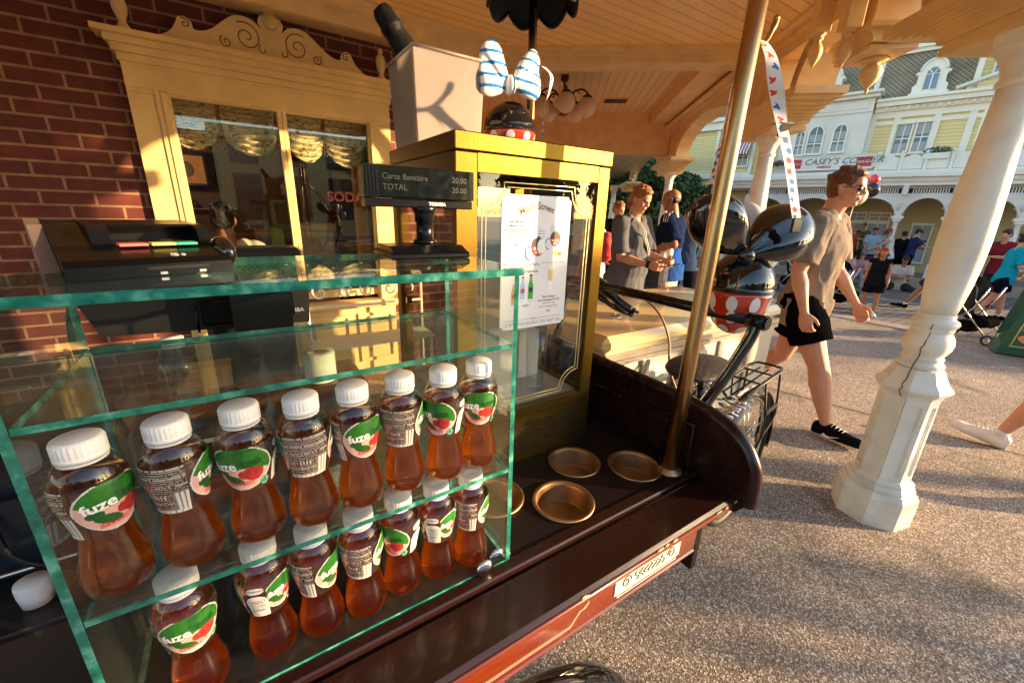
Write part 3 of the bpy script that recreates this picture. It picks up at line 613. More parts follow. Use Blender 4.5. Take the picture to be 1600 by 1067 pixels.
q = MB(); q.box((5.40, -6, 2.40), (5.62, -.1, 3.0), 0, VM); q.box((5.36, -6, 2.95), (5.40, -.2, 3.0), 0, VM); q.build('header_body', M['cream2'], hb)
db = thing('diagonal_brace_beam', 'cream box beam running along the bay ceiling to the far column', 'beam', tuple(vf(3.8, -.5, 2.85)))
q = MB(); a = at(1135, 114, z=2.76); b = at(1045, 192, z=2.76); d = (b-a).normalized(); nn = V((-d.y, d.x, 0)); a = a-d*.2; b = b+d*.2
q.prism([(a+nn*.0).to_2d(), (b+nn*.0).to_2d(), (b+nn*.26).to_2d(), (a+nn*.26).to_2d()], 2.75, 2.905); q.build('brace_body', M['cream2'], db)
# far ceiling beyond header
slab('porch_ceiling', [vf(5.62, .0), vf(12, .0), vf(12, -6), vf(5.62, -6)], 2.55, 2.61, M['ceil2'], 'shadowed porch ceiling beyond the far header', 'ceiling')
# vent grille on bay ceiling
vp = at(962, 157, z=2.90); q = MB(); X = Matrix.Translation((vp.x, vp.y, 2.892)) @ Matrix.Rotation(R(VH-90), 4, 'Z')
q.box((-.17, -.11, 0), (.17, .11, .012), 0, X); [q.box((-.15, -.09+i*.02, -.006), (.15, -.082+i*.02, 0), 1, X) for i in range(10)]
tag(q.build('ceiling_vent', [M['cream2'], mat('vent_slot', (.10, .07, .05), .6)], origin=(vp.x, vp.y, 2.892)), 'small slatted vent grille in the bay ceiling', 'vent')
# roof on top so that no sky light leaks in
q = MB(); q.prism([(-9, 9), (-9, -.6), (2.0, -.6), vf(14, .3).to_2d()[:], (9, 14)], 3.30, 3.4); tag(q.build('veranda_roof', mat('roof_lead', (.1, .1, .1), .7), origin=(0, 0, 3.3)), 'flat grey roof over the veranda', 'roof')
# ---------------------------------------------------------------- vending cart
CT = .82
cart = thing('vending_cart', 'dark mahogany drinks cart with a front ledge and a rounded end board', 'cart', (.35, .85, 0))
PANS = [(at(897, 722, z=CT), .066), (at(991, 728, z=CT), .066), (at(880, 783, z=CT), .068), (at(772, 777, z=CT), .066)]
def counter_with_holes():
    q = MB(); x0, x1, y0, y1 = -.195, .868, .487, 1.30
    # tiles: fan rings around every hole inside a cell, plus filler strips
    cells = []
    xs = sorted(p[0].x for p in PANS)
    for p, r in PANS: cells.append((p.x-.0765, p.x+.0765, p.y-.0765, p.y+.0765, p.x, p.y, r-.006))
    # radial ring panels (annulus to square); neighbouring squares may overlap slightly so use circles of r+.008 sitting 1 mm high
    q.box((x0, y0, CT-.11), (x1, y1, CT-.105))
    return q
# counter top cut by a boolean so the pans are truly recessed
q = MB(); q.box((-.195, .487, CT-.02), (.868, 1.30, CT)); ctop = q.build('counter_top', M['counter'], cart)
cut = MB()
for p, r in PANS: cut.lathe([(r-.006, CT-.05), (r-.006, CT+.05)], 40, 0, Matrix.Translation((p.x, p.y, 0)), False)
co_ = cut.build('cutter', M['counter'], cart)
bm_ = ctop.modifiers.new('b', 'BOOLEAN'); bm_.object = co_; bm_.operation = 'DIFFERENCE'; bm_.solver = 'EXACT'
bpy.context.view_layer.update()
me2 = bpy.data.meshes.new_from_object(ctop.evaluated_get(bpy.context.evaluated_depsgraph_get())); ctop.modifiers.clear(); ctop.data = me2
for p_ in me2.polygons: p_.use_smooth = False
bpy.data.objects.remove(co_)
for p, r in PANS:
    q = MB(); T_ = Matrix.Translation((p.x, p.y, 0)); q.lathe([(r, CT+.001), (r+.0005, CT+.0035), (r-.002, CT+.005), (r-.007, CT+.004), (r-.0095, CT+.001)], 56, 0, T_, caps=False); q.lathe([(r-.0095, CT+.001), (r-.011, CT-.004), (r-.0115, CT-.040), (r-.0135, CT-.044)], 56, 0, T_, caps=False); q.lathe([(r-.0135, CT-.044), (r*.4, CT-.0455), (.002, CT-.0455)], 56, 0, T_, caps=True)
    q.build('round_pan', M['copper'], cart)
q = MB()
q.box((-.6, .745, CT-.02), (-.197, 1.30, CT-.001), bev=.003)     # left wing of the counter
q.box((-.6, .735, .30), (-.2, .745, CT-.004)); q.build('left_wing', mat('black_panel', (.012, .010, .010), .35, var=.3), cart)
q = MB(); q.box((-.6, .50, .45), (-.2, .735, .46)); q.box((-.32, .50, .46), (-.2, .52, .62)); q.build('foot_shelf', M['blackmat'], cart)
lg = MB(); lg.box((-.25, .362, CT-.024), (.93, .455, CT-.006), bev=.006); lg.box((-.25, .458, CT-.03), (.868, .486, CT+.003), bev=.003)
lg.build('front_ledge', M['mahogany'], cart)
ns = MB(); ns.tube([(-.25, .3655, CT-.024), (.3, .3655, CT-.024), (.90, .3655, CT-.024)], .0062, 12); ns.build('ledge_nosing', M['mahogany_red'], cart)
sk = MB(); sk.box((-.25, .372, .724), (.745, .40, CT-.026)); sk.box((-.25, .369, .716), (.747, .403, .7235), bev=.003); sk.build('skirt', M['mahogany_red'], cart)
bd = MB(); bd.box((-.2, .84, .30), (.45, 1.28, CT-.12)); bd.build('body', M['mahogany'], cart)
# painted double line and plaque on the skirt
q = MB()
def line2(pts, r=.0012, mi=0):
    for o_ in (0, .008):
        q.tube([(x, .3712, z+o_*(-1 if z > .76 else 1)*.55) for x, z in pts], r, 4, mi)
line2([(-.25, .786), (.415, .786), (.425, .781), (.425, .772), (.415, .764), (.405, .758), (.385, .736), (-.25, .736)], .0006)
q.build('painted_line', mat('cream_line', (.7, .62, .45), .4, var=0), cart)
pq = MB(); z0, z1 = .733, .7905; x0, x1 = .492, .685; n_ = .008
pq.prism([(x0+n_, z0), (x1-n_, z0), (x1-n_, z0+n_), (x1, z0+n_), (x1, z1-n_), (x1-n_, z1-n_), (x1-n_, z1), (x0+n_, z1), (x0+n_, z1-n_), (x0, z1-n_), (x0, z0+n_), (x0+n_, z0+n_)], -.3722, -.3700, 0, Matrix(((1, 0, 0, 0), (0, 0, -1, 0), (0, 1, 0, 0), (0, 0, 0, 1))))
pm = pq.build('plaque', mat('cream_plaque', (.80, .74, .58), .4, var=.1, scale=30), cart)
q = MB()
for cxp, sg in ((.522, 1), (.655, -1)):
    q.tube([(cxp+sg*(.013*(1-t/1.3)*cos(2*pi*1.4*t)), .3694, .762+.015*(1-t/1.3)*sin(2*pi*1.4*t)) for t in [i/30 for i in range(31)]], .0012, 4)
for k in range(7):
    xx = .550+k*.013; q.tube([(xx+.006*sin(2*pi*t+k), .3694, .752+.020*t) for t in [i/10 for i in range(11)]], .0013, 4)
q.tube([(.502, .3694, .739), (.676, .3694, .739)], .0008, 4); q.tube([(.502, .3694, .785), (.676, .3694, .785)], .0008, 4)
q.build('scroll_ornament', mat('ornament_black', (.02, .015, .01), .5, var=0), pm)
# chipped paint on the edges
for k, (x, z) in enumerate(((.40, .803), (.405, .80), (.60, .800), (.62, .801), (.645, .800), (.80, .800), (.83, .799), (.87, .800), (.905, .80))):
    q = MB(); q.ball((x, .3605, z+.004), .0045, 8, sc_=(1.6+.5*(k % 3), .35, .7)); q.build('chip', M.setdefault('bare', None) or M.__setitem__('bare', mat('bare_wood', (.50, .32, .22), .8, var=.2, scale=60)) or M['bare'], cart)
# end board with rounded front, inner panel and groove
eb = MB()
prof = [(1.30, .99), (.86, .985), (.62, .983), (.50, .978), (.43, .965), (.385, .94), (.357, .905), (.345, .87), (.343, .80), (.36, .775), (.40, .765), (1.30, .765)]
eb.prism(prof, .870, .905, 0, Matrix(((0, 0, 1, 0), (1, 0, 0, 0), (0, 1, 0, 0), (0, 0, 0, 1))))
eb.build('end_board', M['mahogany'], cart)
q = MB(); top = [(1.30, .99), (.86, .985), (.62, .983), (.50, .978), (.43, .965), (.385, .94), (.357, .905), (.345, .87), (.343, .80)]
q.tube([(.8875, y, z) for y, z in smooth_path([(a, b, 0) for a, b in top], 4) for _ in (0,)] if False else [(.8875, p.x, p.y) for p in smooth_path([(a, b, 0) for a, b in top], 4)], .0185, 10)
q.build('end_board_edge', M['mahogany'], cart)
q = MB(); q.box((.861, .56, .83), (.870, 1.28, .925), bev=.004); q.box((.861, .56, .93), (.870, 1.28, .935)); q.box((.861, .487, .822), (.870, .545, .94), bev=.003); q.build('inner_panel', M['mahogany'], cart)
q = MB(); q.box((.905, .45, .50), (.930, .54, .79), bev=.003); q.box((.82, .445, .60), (.905, .47, .72)); q.build('end_bracket', M['mahogany'], cart)
# wheel and fender bulging out under the skirt
wc = V((.222, .330, .372))
q = MB(); q.lathe([(.315, -.045), (.335, -.03), (.345, 0), (.335, .03), (.315, .045)], 48, 0, Matrix.Translation(wc) @ Matrix.Rotation(pi/2, 4, 'X'), caps=False)
wh = q.build('cart_fender', M['blackgloss'], cart)
q = MB(); q.tube([(wc.x+.27*cos(a), wc.y, wc.z+.27*sin(a)) for a in [2*pi*i/40 for i in range(40)]], .035, 10, closed=True); q.build('cart_wheel', M['blackmat'], cart)
# push handle: crossbar along y, two bent tubes, end caps
hb0, hb1 = V((1.15, .545, 1.157)), V((1.15, 1.33, 1.160))
q = MB(); q.tube([hb0, hb1], .0165, 16); q.build('push_bar', M['mahogany'], cart)
q = MB(); q.tube([(1.15, .505, 1.157), (1.15, .552, 1.157)], .021, 18); q.tube([(1.15, .500, 1.157), (1.15, .505, 1.157)], .017, 18); q.build('end_cap', M['black'], cart)
q = MB(); q.tube([(1.15, 1.32, 1.16), (1.15, 1.37, 1.16)], .021, 18); q.build('end_cap', M['black'], cart); q = MB()
for y in (.53,):
    q.tube(smooth_path([(1.15, y, 1.150), (1.138, y+.006, 1.10), (1.110, y+.035, .99), (1.075, y+.06, .90), (1.03, y+.075, .84), (.98, y+.08, .76), (.95, y+.08, .70)], 6), .0165, 14)
q.build('handle_tube', M['blackgloss'], cart)
q = MB(); q.tube(smooth_path([(1.15, 1.33, 1.150), (1.11, 1.30, .99), (1.03, 1.28, .84), (.95, 1.28, .70)], 6), .0165, 14); q.build('handle_tube', M['blackgloss'], cart)
# brass corner pole with hook
pole = thing('brass_pole', 'tall brass tube rising from the cart corner with a hook near its top', 'pole', (.814, .504, CT))
q = MB(); q.tube([(.814, .504, CT+.0), (.8245, .504, 1.15), (.836, .504, 1.55), (.858, .504, 2.3)], .0165, 24); q.build('pole_tube', M['goldpole'], pole)
q = MB(); q.lathe([(.030, 0), (.030, .004), (.018, .008), (.018, .012)], 24, 0, Matrix.Translation((.814, .504, CT))); q.build('pole_foot', M['copper'], pole)
HK = V((.895, .518, 1.752))
q = MB(); q.tube(smooth_path([(.842, .504, 1.80), (.856, .506, 1.775), (.872, .51, 1.752), (.895, .516, 1.745), (.925, .522, 1.757), (.950, .526, 1.787), (.956, .527, 1.800)], 5), [.0045]*25+[.006]*6, 10); q.ball((.956, .527, 1.803), .0065, 10)
q.build('hook', M['goldpole'], pole)
# canopy pole with scalloped black bell
cp = thing('canopy_pole', 'dark slim pole behind the popcorn cabinet under a black scalloped canopy bell', 'pole', (.80, 1.15, CT))
q = MB(); q.tube([(.815, 1.15, CT), (.805, 1.15, 1.7), (.79, 1.15, 2.5)], .0125, 18); q.build('pole_tube', mat('dark_brass', (.20, .11, .05), .2, 1.), cp)
q = MB()
def scal(a, z): return 1+.0*z
for k in range(12): pass
def bell(u, v):
    a = 2*pi*u; sc1 = abs(sin(4*a)); r = .128*(.18+.82*(1-(1-v)**1.6)); z = 2.14-.13*v-.035*sc1*v*v
    return (.795+r*cos(a), 1.15+r*sin(a), z)
q.grid(bell, 96, 12); q.tube([bell(i/96, 1) for i in range(96)], .005, 6, closed=True); q.build('scalloped_bell', M['blackmat'], cp)

# ---------------------------------------------------------------- popcorn cabinet
X0, X1, Y0, Y1, ZC0, ZC1 = .347, .741, .729, 1.11, CT, 1.559
cab = thing('popcorn_cabinet', 'olive brass framed glass cabinet with a menu card on its front', 'cabinet', ((X0+X1)/2, (Y0+Y1)/2, CT))
q = MB(); q.box((X0-.002, Y0-.003, 1.527), (X1+.003, Y1, ZC1), bev=.002); q.build('top_slab', M['brass'], cab)
q = MB()
q.box((X0, Y0, .945), (X0+.046, Y0+.02, 1.525), bev=.0015); q.box((X1-.034, Y0, .945), (X1, Y0+.03, 1.525), bev=.0015)
q.box((X0+.047, Y0+.001, 1.492), (X1-.035, Y0+.02, 1.525)); q.box((X0+.047, Y0+.001, .945), (X1-.035, Y0+.02, .968))
q.box((X0, Y1-.03, .945), (X0+.03, Y1, 1.525)); q.box((X1-.03, Y1-.03, .945), (X1, Y1, 1.525)); q.box((X0+.03, Y1-.02, 1.49), (X1-.03, Y1, 1.525)); q.box((X0+.03, Y1-.02, .945), (X1-.03, Y1, .97))
q.box((X1-.02, Y0+.03, 1.492), (X1, Y1-.03, 1.525)); q.box((X1-.02, Y0+.03, .945), (X1, Y1-.03, .968))
q.build('brass_frame', M['brass'], cab)
bmt = mat('brown_metal', (.09, .06, .03), .4, .6)
for z0_, z1_ in ((1.478, 1.525), (.945, .975)): q = MB(); q.box((X0, Y0+.02, z0_), (X0+.02, Y1-.03, z1_)); q.build('side_rail', bmt, cab)
q = MB(); q.box((X0, Y0, CT), (X1, Y1, .944)); q.box((X0-.001, Y0-.002, .940), (X1+.001, Y0, .9445)); q.build('vent_base', M['brass'], cab)
q = MB()
for r_i in range(6):
    for k in range(10):
        x = X0+.225+k*.030-(r_i % 2)*.015-.20*0
        x = X0+.03+k*.0335+(r_i % 2)*.0165; z = .850+r_i*.0135
        if x+.024 < X1-.02: q.box((x, Y0-.0012, z), (x+.024, Y0, z+.0045))
q.build('vent_slot', M['dark'], cab)
q = MB(); q.box((X0+.045, Y0+.006, .966), (X1-.033, Y0+.010, 1.494)); q.box((X0+.006, Y0+.02, .97), (X0+.010, Y1-.03, 1.48)); q.box((X1-.010, Y0+.03, .966), (X1-.006, Y1-.03, 1.494)); q.box((X0+.03, Y1-.012, .966), (X1-.03, Y1-.008, 1.49)); q.build('glass_pane', glassy('cabinet_glass', (.92, .92, .88), .0, 0, 1.5), cab)
q = MB(); q.box((X0+.02, Y0+.03, .945), (X1-.02, Y1-.03, .962)); q.build('inner_floor', mat('white_tray', (.45, .45, .44), .3, var=.1), cab)
# gold double border with notched corners
def notch(x0, x1, z0, z1, r, y, n=8):
    P = []
    for (cx, cz, a0) in ((x0, z0, 90), (x1, z0, 180), (x1, z1, 270), (x0, z1, 0)):
        P += [(cx+r*cos(R(a0-90*i/n if False else a0-90*i/n)), cz+r*sin(R(a0-90*i/n))) for i in range(n+1)]
    return [(x, y, z) for x, z in P]
q = MB()
for d, rr in ((0, .052), (.009, .050)):
    q.tube(notch(X0+.058+d, X1-.048-d, .985+d, 1.478-d, rr, Y0+.005), .0013, 5, closed=True)
q.build('gold_border', M['goldtrim'], cab)
# menu card
pc0, pc1 = V((.450, Y0, 1.170)), V((.631, Y0, 1.456))
menu = thing('menu_card', 'white notched menu card reading Main Street taped on the cabinet glass', 'sign', ((pc0.x+pc1.x)/2, Y0-.003, 1.3))
q = MB(); r = .008
P = []
for (cx, cz, a0) in ((pc0.x, pc0.z, 90), (pc1.x, pc0.z, 180), (pc1.x, pc1.z, 270), (pc0.x, pc1.z, 0)):
    P += [(cx+r*cos(R(a0-15*i)), cz+r*sin(R(a0-15*i))) for i in range(7)]
MP = Matrix(((1, 0, 0, 0), (0, 0, -1, 0), (0, 1, 0, 0), (0, 0, 0, 1)))
q.prism(P, -(Y0+.004), -(Y0+.0015), 0, MP); q.build('card', mat('menu_paper', (.80, .80, .84), .35, var=.02, coat=.3), menu)
YP = Y0+.0010
def mtxt(q, txt, x, z, size, mi=0, rot=0, **k): add_text(q, txt, size, Matrix.Translation((x, YP, z)) @ Matrix.Rotation(pi/2, 4, 'X') @ Matrix.Rotation(rot, 4, 'Z'), mi, **k)
q = MB(); word = 'Main Street'; n = len(word); cxm = (pc0.x+pc1.x)/2
xs_ = [-.043, -.0305, -.0235, -.0165, -.009, -.0005, .0075, .0145, .022, .0295, .037]
for ch, dx in zip(word, xs_):
    if ch != ' ': mtxt(q, ch, cxm+dx+.002, 1.424+.011*(1-(dx/.043)**2), .021 if ch in 'MS' else .0185, 0, -dx*9, bold=.0004)
q.build('title_lettering', mat('title_brown', (.25, .12, .05), .5, var=0), menu)
q = MB()
for i, (s, c_) in enumerate((('Seau Mickey', 0), ('ou Minnie French', 0), ('avec pop-corn sucré', 0), ('Bucket with Sweet', 1), ('Popcorn', 1), ('22€', 0))): mtxt(q, s, pc0.x+.035, 1.403-.0085*i-(.005 if i == 5 else 0), .0072, c_, bold=.00015*(1-c_))
mtxt(q, 'Boissons / Cold Drinks', pc0.x+.066, 1.298, .0068, 0, bold=.0001); mtxt(q, '3,5€', pc0.x+.066, 1.222, .0072, 0, bold=.0001); mtxt(q, '50 cl', pc0.x+.056, 1.231, .004, 1); mtxt(q, '50 cl', pc0.x+.078, 1.231, .004, 1)
for i, (s, c_) in enumerate((('Flûte Collector', 0), ('avec champagne Brut 8cl', 0), ('Collector Flute', 1), ('with Champagne Brut', 1), ('22€', 0))): mtxt(q, s, pc1.x-.049, 1.238-.0075*i-(.004 if i == 4 else 0), .0062, c_, bold=.0001*(1-c_))
for x0_, x1_, z_ in ((pc0.x+.012, cxm-.012, 1.312), (cxm+.012, pc1.x-.012, 1.315), (pc0.x+.012, cxm-.012, 1.190), (cxm+.012, pc1.x-.012, 1.190), (pc0.x+.055, pc0.x+.060, 1.222), (pc0.x+.074, pc0.x+.079, 1.222)): q.box((x0_, YP-.0003, z_), (x1_, YP, z_+.0006))
for z_ in (1.313, 1.190): q.tube([(cxm-.010+.02*t, YP, z_+.0025*sin(4*pi*t)) for t in [i/20 for i in range(21)]], .0005, 4)
for k in range(46):
    for z_ in (1.182, 1.178): 
        if random.random() < .85: q.box((pc0.x+.014+k*.0034, YP-.0002, z_), (pc0.x+.0165+k*.0034, YP, z_+.0012))
q.build('small_lettering', [mat('ink_dark', (.04, .035, .04), .5, var=0), mat('ink_tan', (.30, .16, .08), .5, var=0)], menu)
mi_ = [mat('print_%s' % n, c, .4, var=0) for n, c in (('black', (.03, .02, .02)), ('red', (.55, .05, .03)), ('white', (.85, .85, .85)), ('blue', (.03, .20, .6)), ('water', (.35, .55, .80)), ('green', (.04, .38, .07)), ('gold', (.75, .60, .15)), ('tan', (.55, .38, .15)))]
def disc(q, x, z, rx, rz, mi, y=None, n=20): q.add([(x+rx*cos(2*pi*i/n), (YP if y is None else y), z+rz*sin(2*pi*i/n)) for i in range(n)], [tuple(range(n))], mi)
q = MB()
for (bx, bz, w) in ((pc0.x+.094, 1.352, .018), (pc0.x+.141, 1.368, .0145)):
    n = 24; yb = YP-.0000
    q.add([(bx+w*cos(pi*i/n), yb, bz+w*1.15*sin(pi*i/n)) for i in range(n+1)], [tuple(range(n+1))], 0)
    q.add([(bx+w*cos(-pi*i/n), yb, bz+w*1.2*sin(-pi*i/n)) for i in range(n+1)], [tuple(range(n+1))], 1)
    for (dx, dz) in ((-.5, -.3), (0, -.35), (.5, -.3), (-.25, -.75), (.25, -.75)): disc(q, bx+dx*w, bz+dz*w, w*.14, w*.17, 2, yb-.0003)
    for sg in (-1, 1):
        disc(q, bx+sg*w*.52, bz+w*1.45, w*.46, w*.56, 7, yb-.0001); disc(q, bx+sg*w*.52, bz+w*1.45, w*.43, w*.53, 2, yb-.0003)
        for k in (-1, 0, 1): hw = w*.40*math.sqrt(1-(k*.55)**2); q.box((bx+sg*w*.52-hw, yb-.0006, bz+w*(1.45+k*.3)-.0006), (bx+sg*w*.52+hw, yb-.0004, bz+w*(1.45+k*.3)+.0006), 3)
    q.tube(smooth_path([(bx-w*1.0, YP, bz), (bx-w*1.7, YP, bz-w*.2), (bx-w*1.8, YP, bz-w*1.2), (bx-w*1.2, YP, bz-w*1.6)], 5), .0012, 4, 3)
disc(q, pc0.x+.103, 1.352, .0115, .0155, 2, YP-.0006); disc(q, pc0.x+.146, 1.337, .008, .005, 6); disc(q, pc0.x+.156, 1.334, .006, .004, 7)
def pbottle(x, z0, h, w, m, cap, lab):
    pts = [(-w, 0), (w, 0), (w, h*.55), (w*.45, h*.78), (w*.4, h*.92), (-w*.4, h*.92), (-w*.45, h*.78), (-w, h*.55)]
    q.add([(x+a, YP, z0+b) for a, b in pts], [tuple(range(8))], m); q.add([(x-w*.5, YP-.0003, z0+h*.92), (x+w*.5, YP-.0003, z0+h*.92), (x+w*.5, YP-.0003, z0+h), (x-w*.5, YP-.0003, z0+h)], [(0, 1, 2, 3)], cap)
    disc(q, x, z0+h*.38, w*.85, h*.11, lab, YP-.0004)
pbottle(pc0.x+.034, 1.226, .050, .0065, 7, 2, 1); pbottle(pc0.x+.057, 1.236, .052, .0065, 4, 1, 1); pbottle(pc0.x+.079, 1.236, .056, .0068, 5, 0, 0)
q.add([(pc1.x-.048+a, YP, 1.252+b) for a, b in ((-.005, 0), (.005, 0), (.007, .052), (-.007, .052))], [(0, 1, 2, 3)], 2); q.add([(pc1.x-.048+a, YP-.0003, 1.252+b) for a, b in ((-.0045, .022), (.0045, .022), (.0062, .048), (-.0062, .048))], [(0, 1, 2, 3)], 6)
q.build('menu_pictures', mi_, menu)
# things inside the cabinet
q = MB(); q.box((.40, .80, .963), (.545, .97, 1.155), bev=.004); tag(q.build('white_box', mat('white_plastic_box', (.55, .57, .60), .35, var=.08), origin=(.47, .88, .963)), 'plain white box standing inside the glass cabinet', 'box')
q = MB()
gm = glassy('flute_glass', (.93, .95, .96), .03, 0, 1.45)
q.lathe([(.024, .0), (.0255, .004), (.024, .012), (.026, .09), (.029, .185), (.0275, .185), (.0245, .09), (.022, .012), (0, .012)], 32, 0, Matrix.Translation((.618, .815, .963))); o = q.build('glass_tumbler', gm, origin=(.618, .815, .963)); tag(o, 'tall clear straight glass standing inside the cabinet by its right pane', 'glass')
q = MB(); q.lathe([(.02, 0), (.021, .01), (.024, .17), (.0225, .17), (.019, .01), (0, .01)], 28, 0, Matrix.Translation((.575, .92, .963))); tag(q.build('glass_tumbler', gm, origin=(.575, .92, .963)), 'second clear glass half hidden behind the tall one in the cabinet', 'glass')
q = MB(); q.grid(lambda u, v: (.655+.045*cos(2*pi*u)*sin(pi*v)*(1+.15*sin(5*2*pi*u+3*v)), .93+.03*sin(2*pi*u)*sin(pi*v), 1.14-.055*cos(pi*v)*(1+.12*sin(7*u*2*pi))), 40, 20)
q.box((.62, .90, .963), (.69, .96, 1.10)); tag(q.build('crumpled_cloth', mat('white_paper', (.75, .75, .76), .7, var=.05, bump=.8, bscale=40), origin=(.655, .93, .963)), 'crumpled white paper bag behind the glasses in the cabinet', 'paper')

# ---------------------------------------------------------------- ice box, bottle and bow bucket on the cabinet
def frost():
    m = mat('frosted_acrylic', (.42, .36, .32), .42, var=.14, scale=5, rvar=.1); nt = m.node_tree; b = nt.nodes['Principled BSDF']
    tl = nt.nodes.new('ShaderNodeBsdfTranslucent'); tl.inputs[0].default_value = (.48, .42, .37, 1); mx = nt.nodes.new('ShaderNodeMixShader'); mx.inputs[0].default_value = .45
    tr = nt.nodes.new('ShaderNodeBsdfTransparent'); m2 = nt.nodes.new('ShaderNodeMixShader'); m2.inputs[0].default_value = .12
    o = nt.nodes['Material Output']; nt.links.new(b.outputs[0], mx.inputs[1]); nt.links.new(tl.outputs[0], mx.inputs[2]); nt.links.new(mx.outputs[0], m2.inputs[1]); nt.links.new(tr.outputs[0], m2.inputs[2]); nt.links.new(m2.outputs[0], o.inputs[0]); return m
ib = thing('ice_bucket', 'frosted square ice bucket on top of the brass cabinet', 'ice bucket', (.44, 1.04, ZC1+.001))
a0, a1, b0, b1, zb, zt = .362, .530, .955, 1.125, ZC1+.001, 1.752
def shell(q, i, e):
    return [(a0+i-e+.006, b0+i-e+.006), (a1-i+e-.006, b0+i-e+.006), (a1-i+e-.006, b1-i+e-.006), (a0+i-e+.006, b1-i+e-.006)]
q = MB(); O0, O1, I0, I1 = shell(q, 0, 0), shell(q, 0, .008), shell(q, .005, 0), shell(q, .005, .008)
vs = [(x, y, zb) for x, y in O0]+[(x, y, zt) for x, y in O1]+[(x, y, zt) for x, y in I1]+[(x, y, zb+.006) for x, y in I0]
fs = [(3, 2, 1, 0)]+[(i, (i+1) % 4, 4+(i+1) % 4, 4+i) for i in range(4)]+[(4+i, 4+(i+1) % 4, 8+(i+1) % 4, 8+i) for i in range(4)]+[(8+i, 8+(i+1) % 4, 12+(i+1) % 4, 12+i) for i in range(4)]+[(12, 13, 14, 15)]
q.add(vs, fs); q.build('bucket_wall', frost(), ib)
q = MB(); a2 = [(x, y) for x, y in shell(q, -.002, .0075)]
for i in range(4): q.tube([(*a2[i], zt-.002), (*a2[(i+1) % 4], zt-.002)], .0035, 8)
q.build('rim', frost(), ib)
wb = thing('wine_bottle', 'dark green champagne bottle tilted in the frosted ice bucket', 'bottle', (.43, 1.03, 1.60))
A = V((.515, 1.035, 1.575)); tip = at(592, 10, y=1.09); ax = (tip-A).normalized(); L = (tip-A).length
F = frame(A, ax.orthogonal(), ax.cross(ax.orthogonal())); F = Matrix.Translation(A) @ ax.to_track_quat('Z', 'Y').to_matrix().to_4x4()
q = MB(); q.lathe([(0, 0), (.044, .002), (.046, .01), (.046, L*.40), (.041, L*.52), (.033, L*.63), (.025, L*.75)], 28, 0, F); q.build('bottle_glass', mat('bottle_green', (.008, .03, .008), .08, var=0, coat=1.), wb)
q = MB(); q.lathe([(.0345, L*.62), (.030, L*.70), (.0255, L*.79), (.0235, L*.84), (.0262, L*.85), (.0258, L*.88), (.0235, L*.89), (.023, L*.955), (.018, L*.988), (0, L)], 28, 0, F); q.build('foil_neck', mat('black_foil', (.006, .006, .006), .55, var=.3, scale=40, spec=.2, bump=.2, bscale=120), wb)
q = MB(); q.lathe([(.0445, L*.46), (.0415, L*.52)], 20, 0, F @ Matrix.Rotation(2.2, 4, 'Z'), caps=False); q.build('neck_label', mat('bright_green', (.05, .30, .03), .4), wb)

red, blackg, dotw, bluem = mat('red_plastic', (.55, .035, .012), .12, var=.03, coat=1.), M['blackgloss'], mat('white_plastic', (.80, .78, .74), .15, var=.02, coat=.6), mat('blue_stripe', (.01, .16, .48), .2, var=0, coat=.5)
def polka_bucket(t, c, r, tall=1.0, cut=0.0, dots=True, name='bucket_body'):
    """round lidded tub: glossy black domed lid above, white dotted red bowl below"""
    q = MB(); n = 48; prof = []
    for i in range(16): a = -pi/2+R(8)+(pi/2-R(8)+math.asin(cut))*i/15; prof.append((r*cos(a), r*sin(a)*tall))
    q.lathe(prof, n, 0, Matrix.Translation(c)); zc = r*cut*tall
    k = 0; zs = [(-.22, 9, 0), (-.50, 8, .5), (-.78, 6, 0)]
    for zz, cnt, off in zs:
        for i in range(cnt):
            a = 2*pi*(i+off)/cnt; zr = min(cut-.20, zz+cut); rr = math.sqrt(max(0, 1-zr*zr)); nrm = V((rr*cos(a), rr*sin(a), zr)); u_ = V((-sin(a), cos(a), 0)); w_ = nrm.cross(u_)
            for ring in range(2): pass
            vs = []; dr = .165
            vs.append(V(nrm)); 
            for j in range(16): vs.append(nrm+u_*dr*cos(2*pi*j/16)+w_*dr*sin(2*pi*j/16))
            vs = [V(c)+V((v.normalized().x*r*1.004, v.normalized().y*r*1.004, v.normalized().z*r*tall*1.004)) for v in vs]
            q.add(vs, [(0, 1+j, 1+(j+1) % 16) for j in range(16)], 1, True)
    b = q.build(name, [red, dotw], t)
    q = MB(); prof = [(r*1.018*cos(math.asin(cut)), zc-.0015), (r*1.022*cos(math.asin(cut)), zc+.002)]
    for i in range(14): a = math.asin(cut)+(pi/2-math.asin(cut))*i/13; prof.append((max(0, r*1.01*cos(a)), r*1.0*sin(a)*tall*1.05+.002))
    prof = [(a_, zc+(z_-zc)*(.66 if tall > 1.1 else 1)) for a_, z_ in prof]; q.lathe(prof, n, 0, Matrix.Translation(c)); q.build('domed_lid', blackg, t); return b
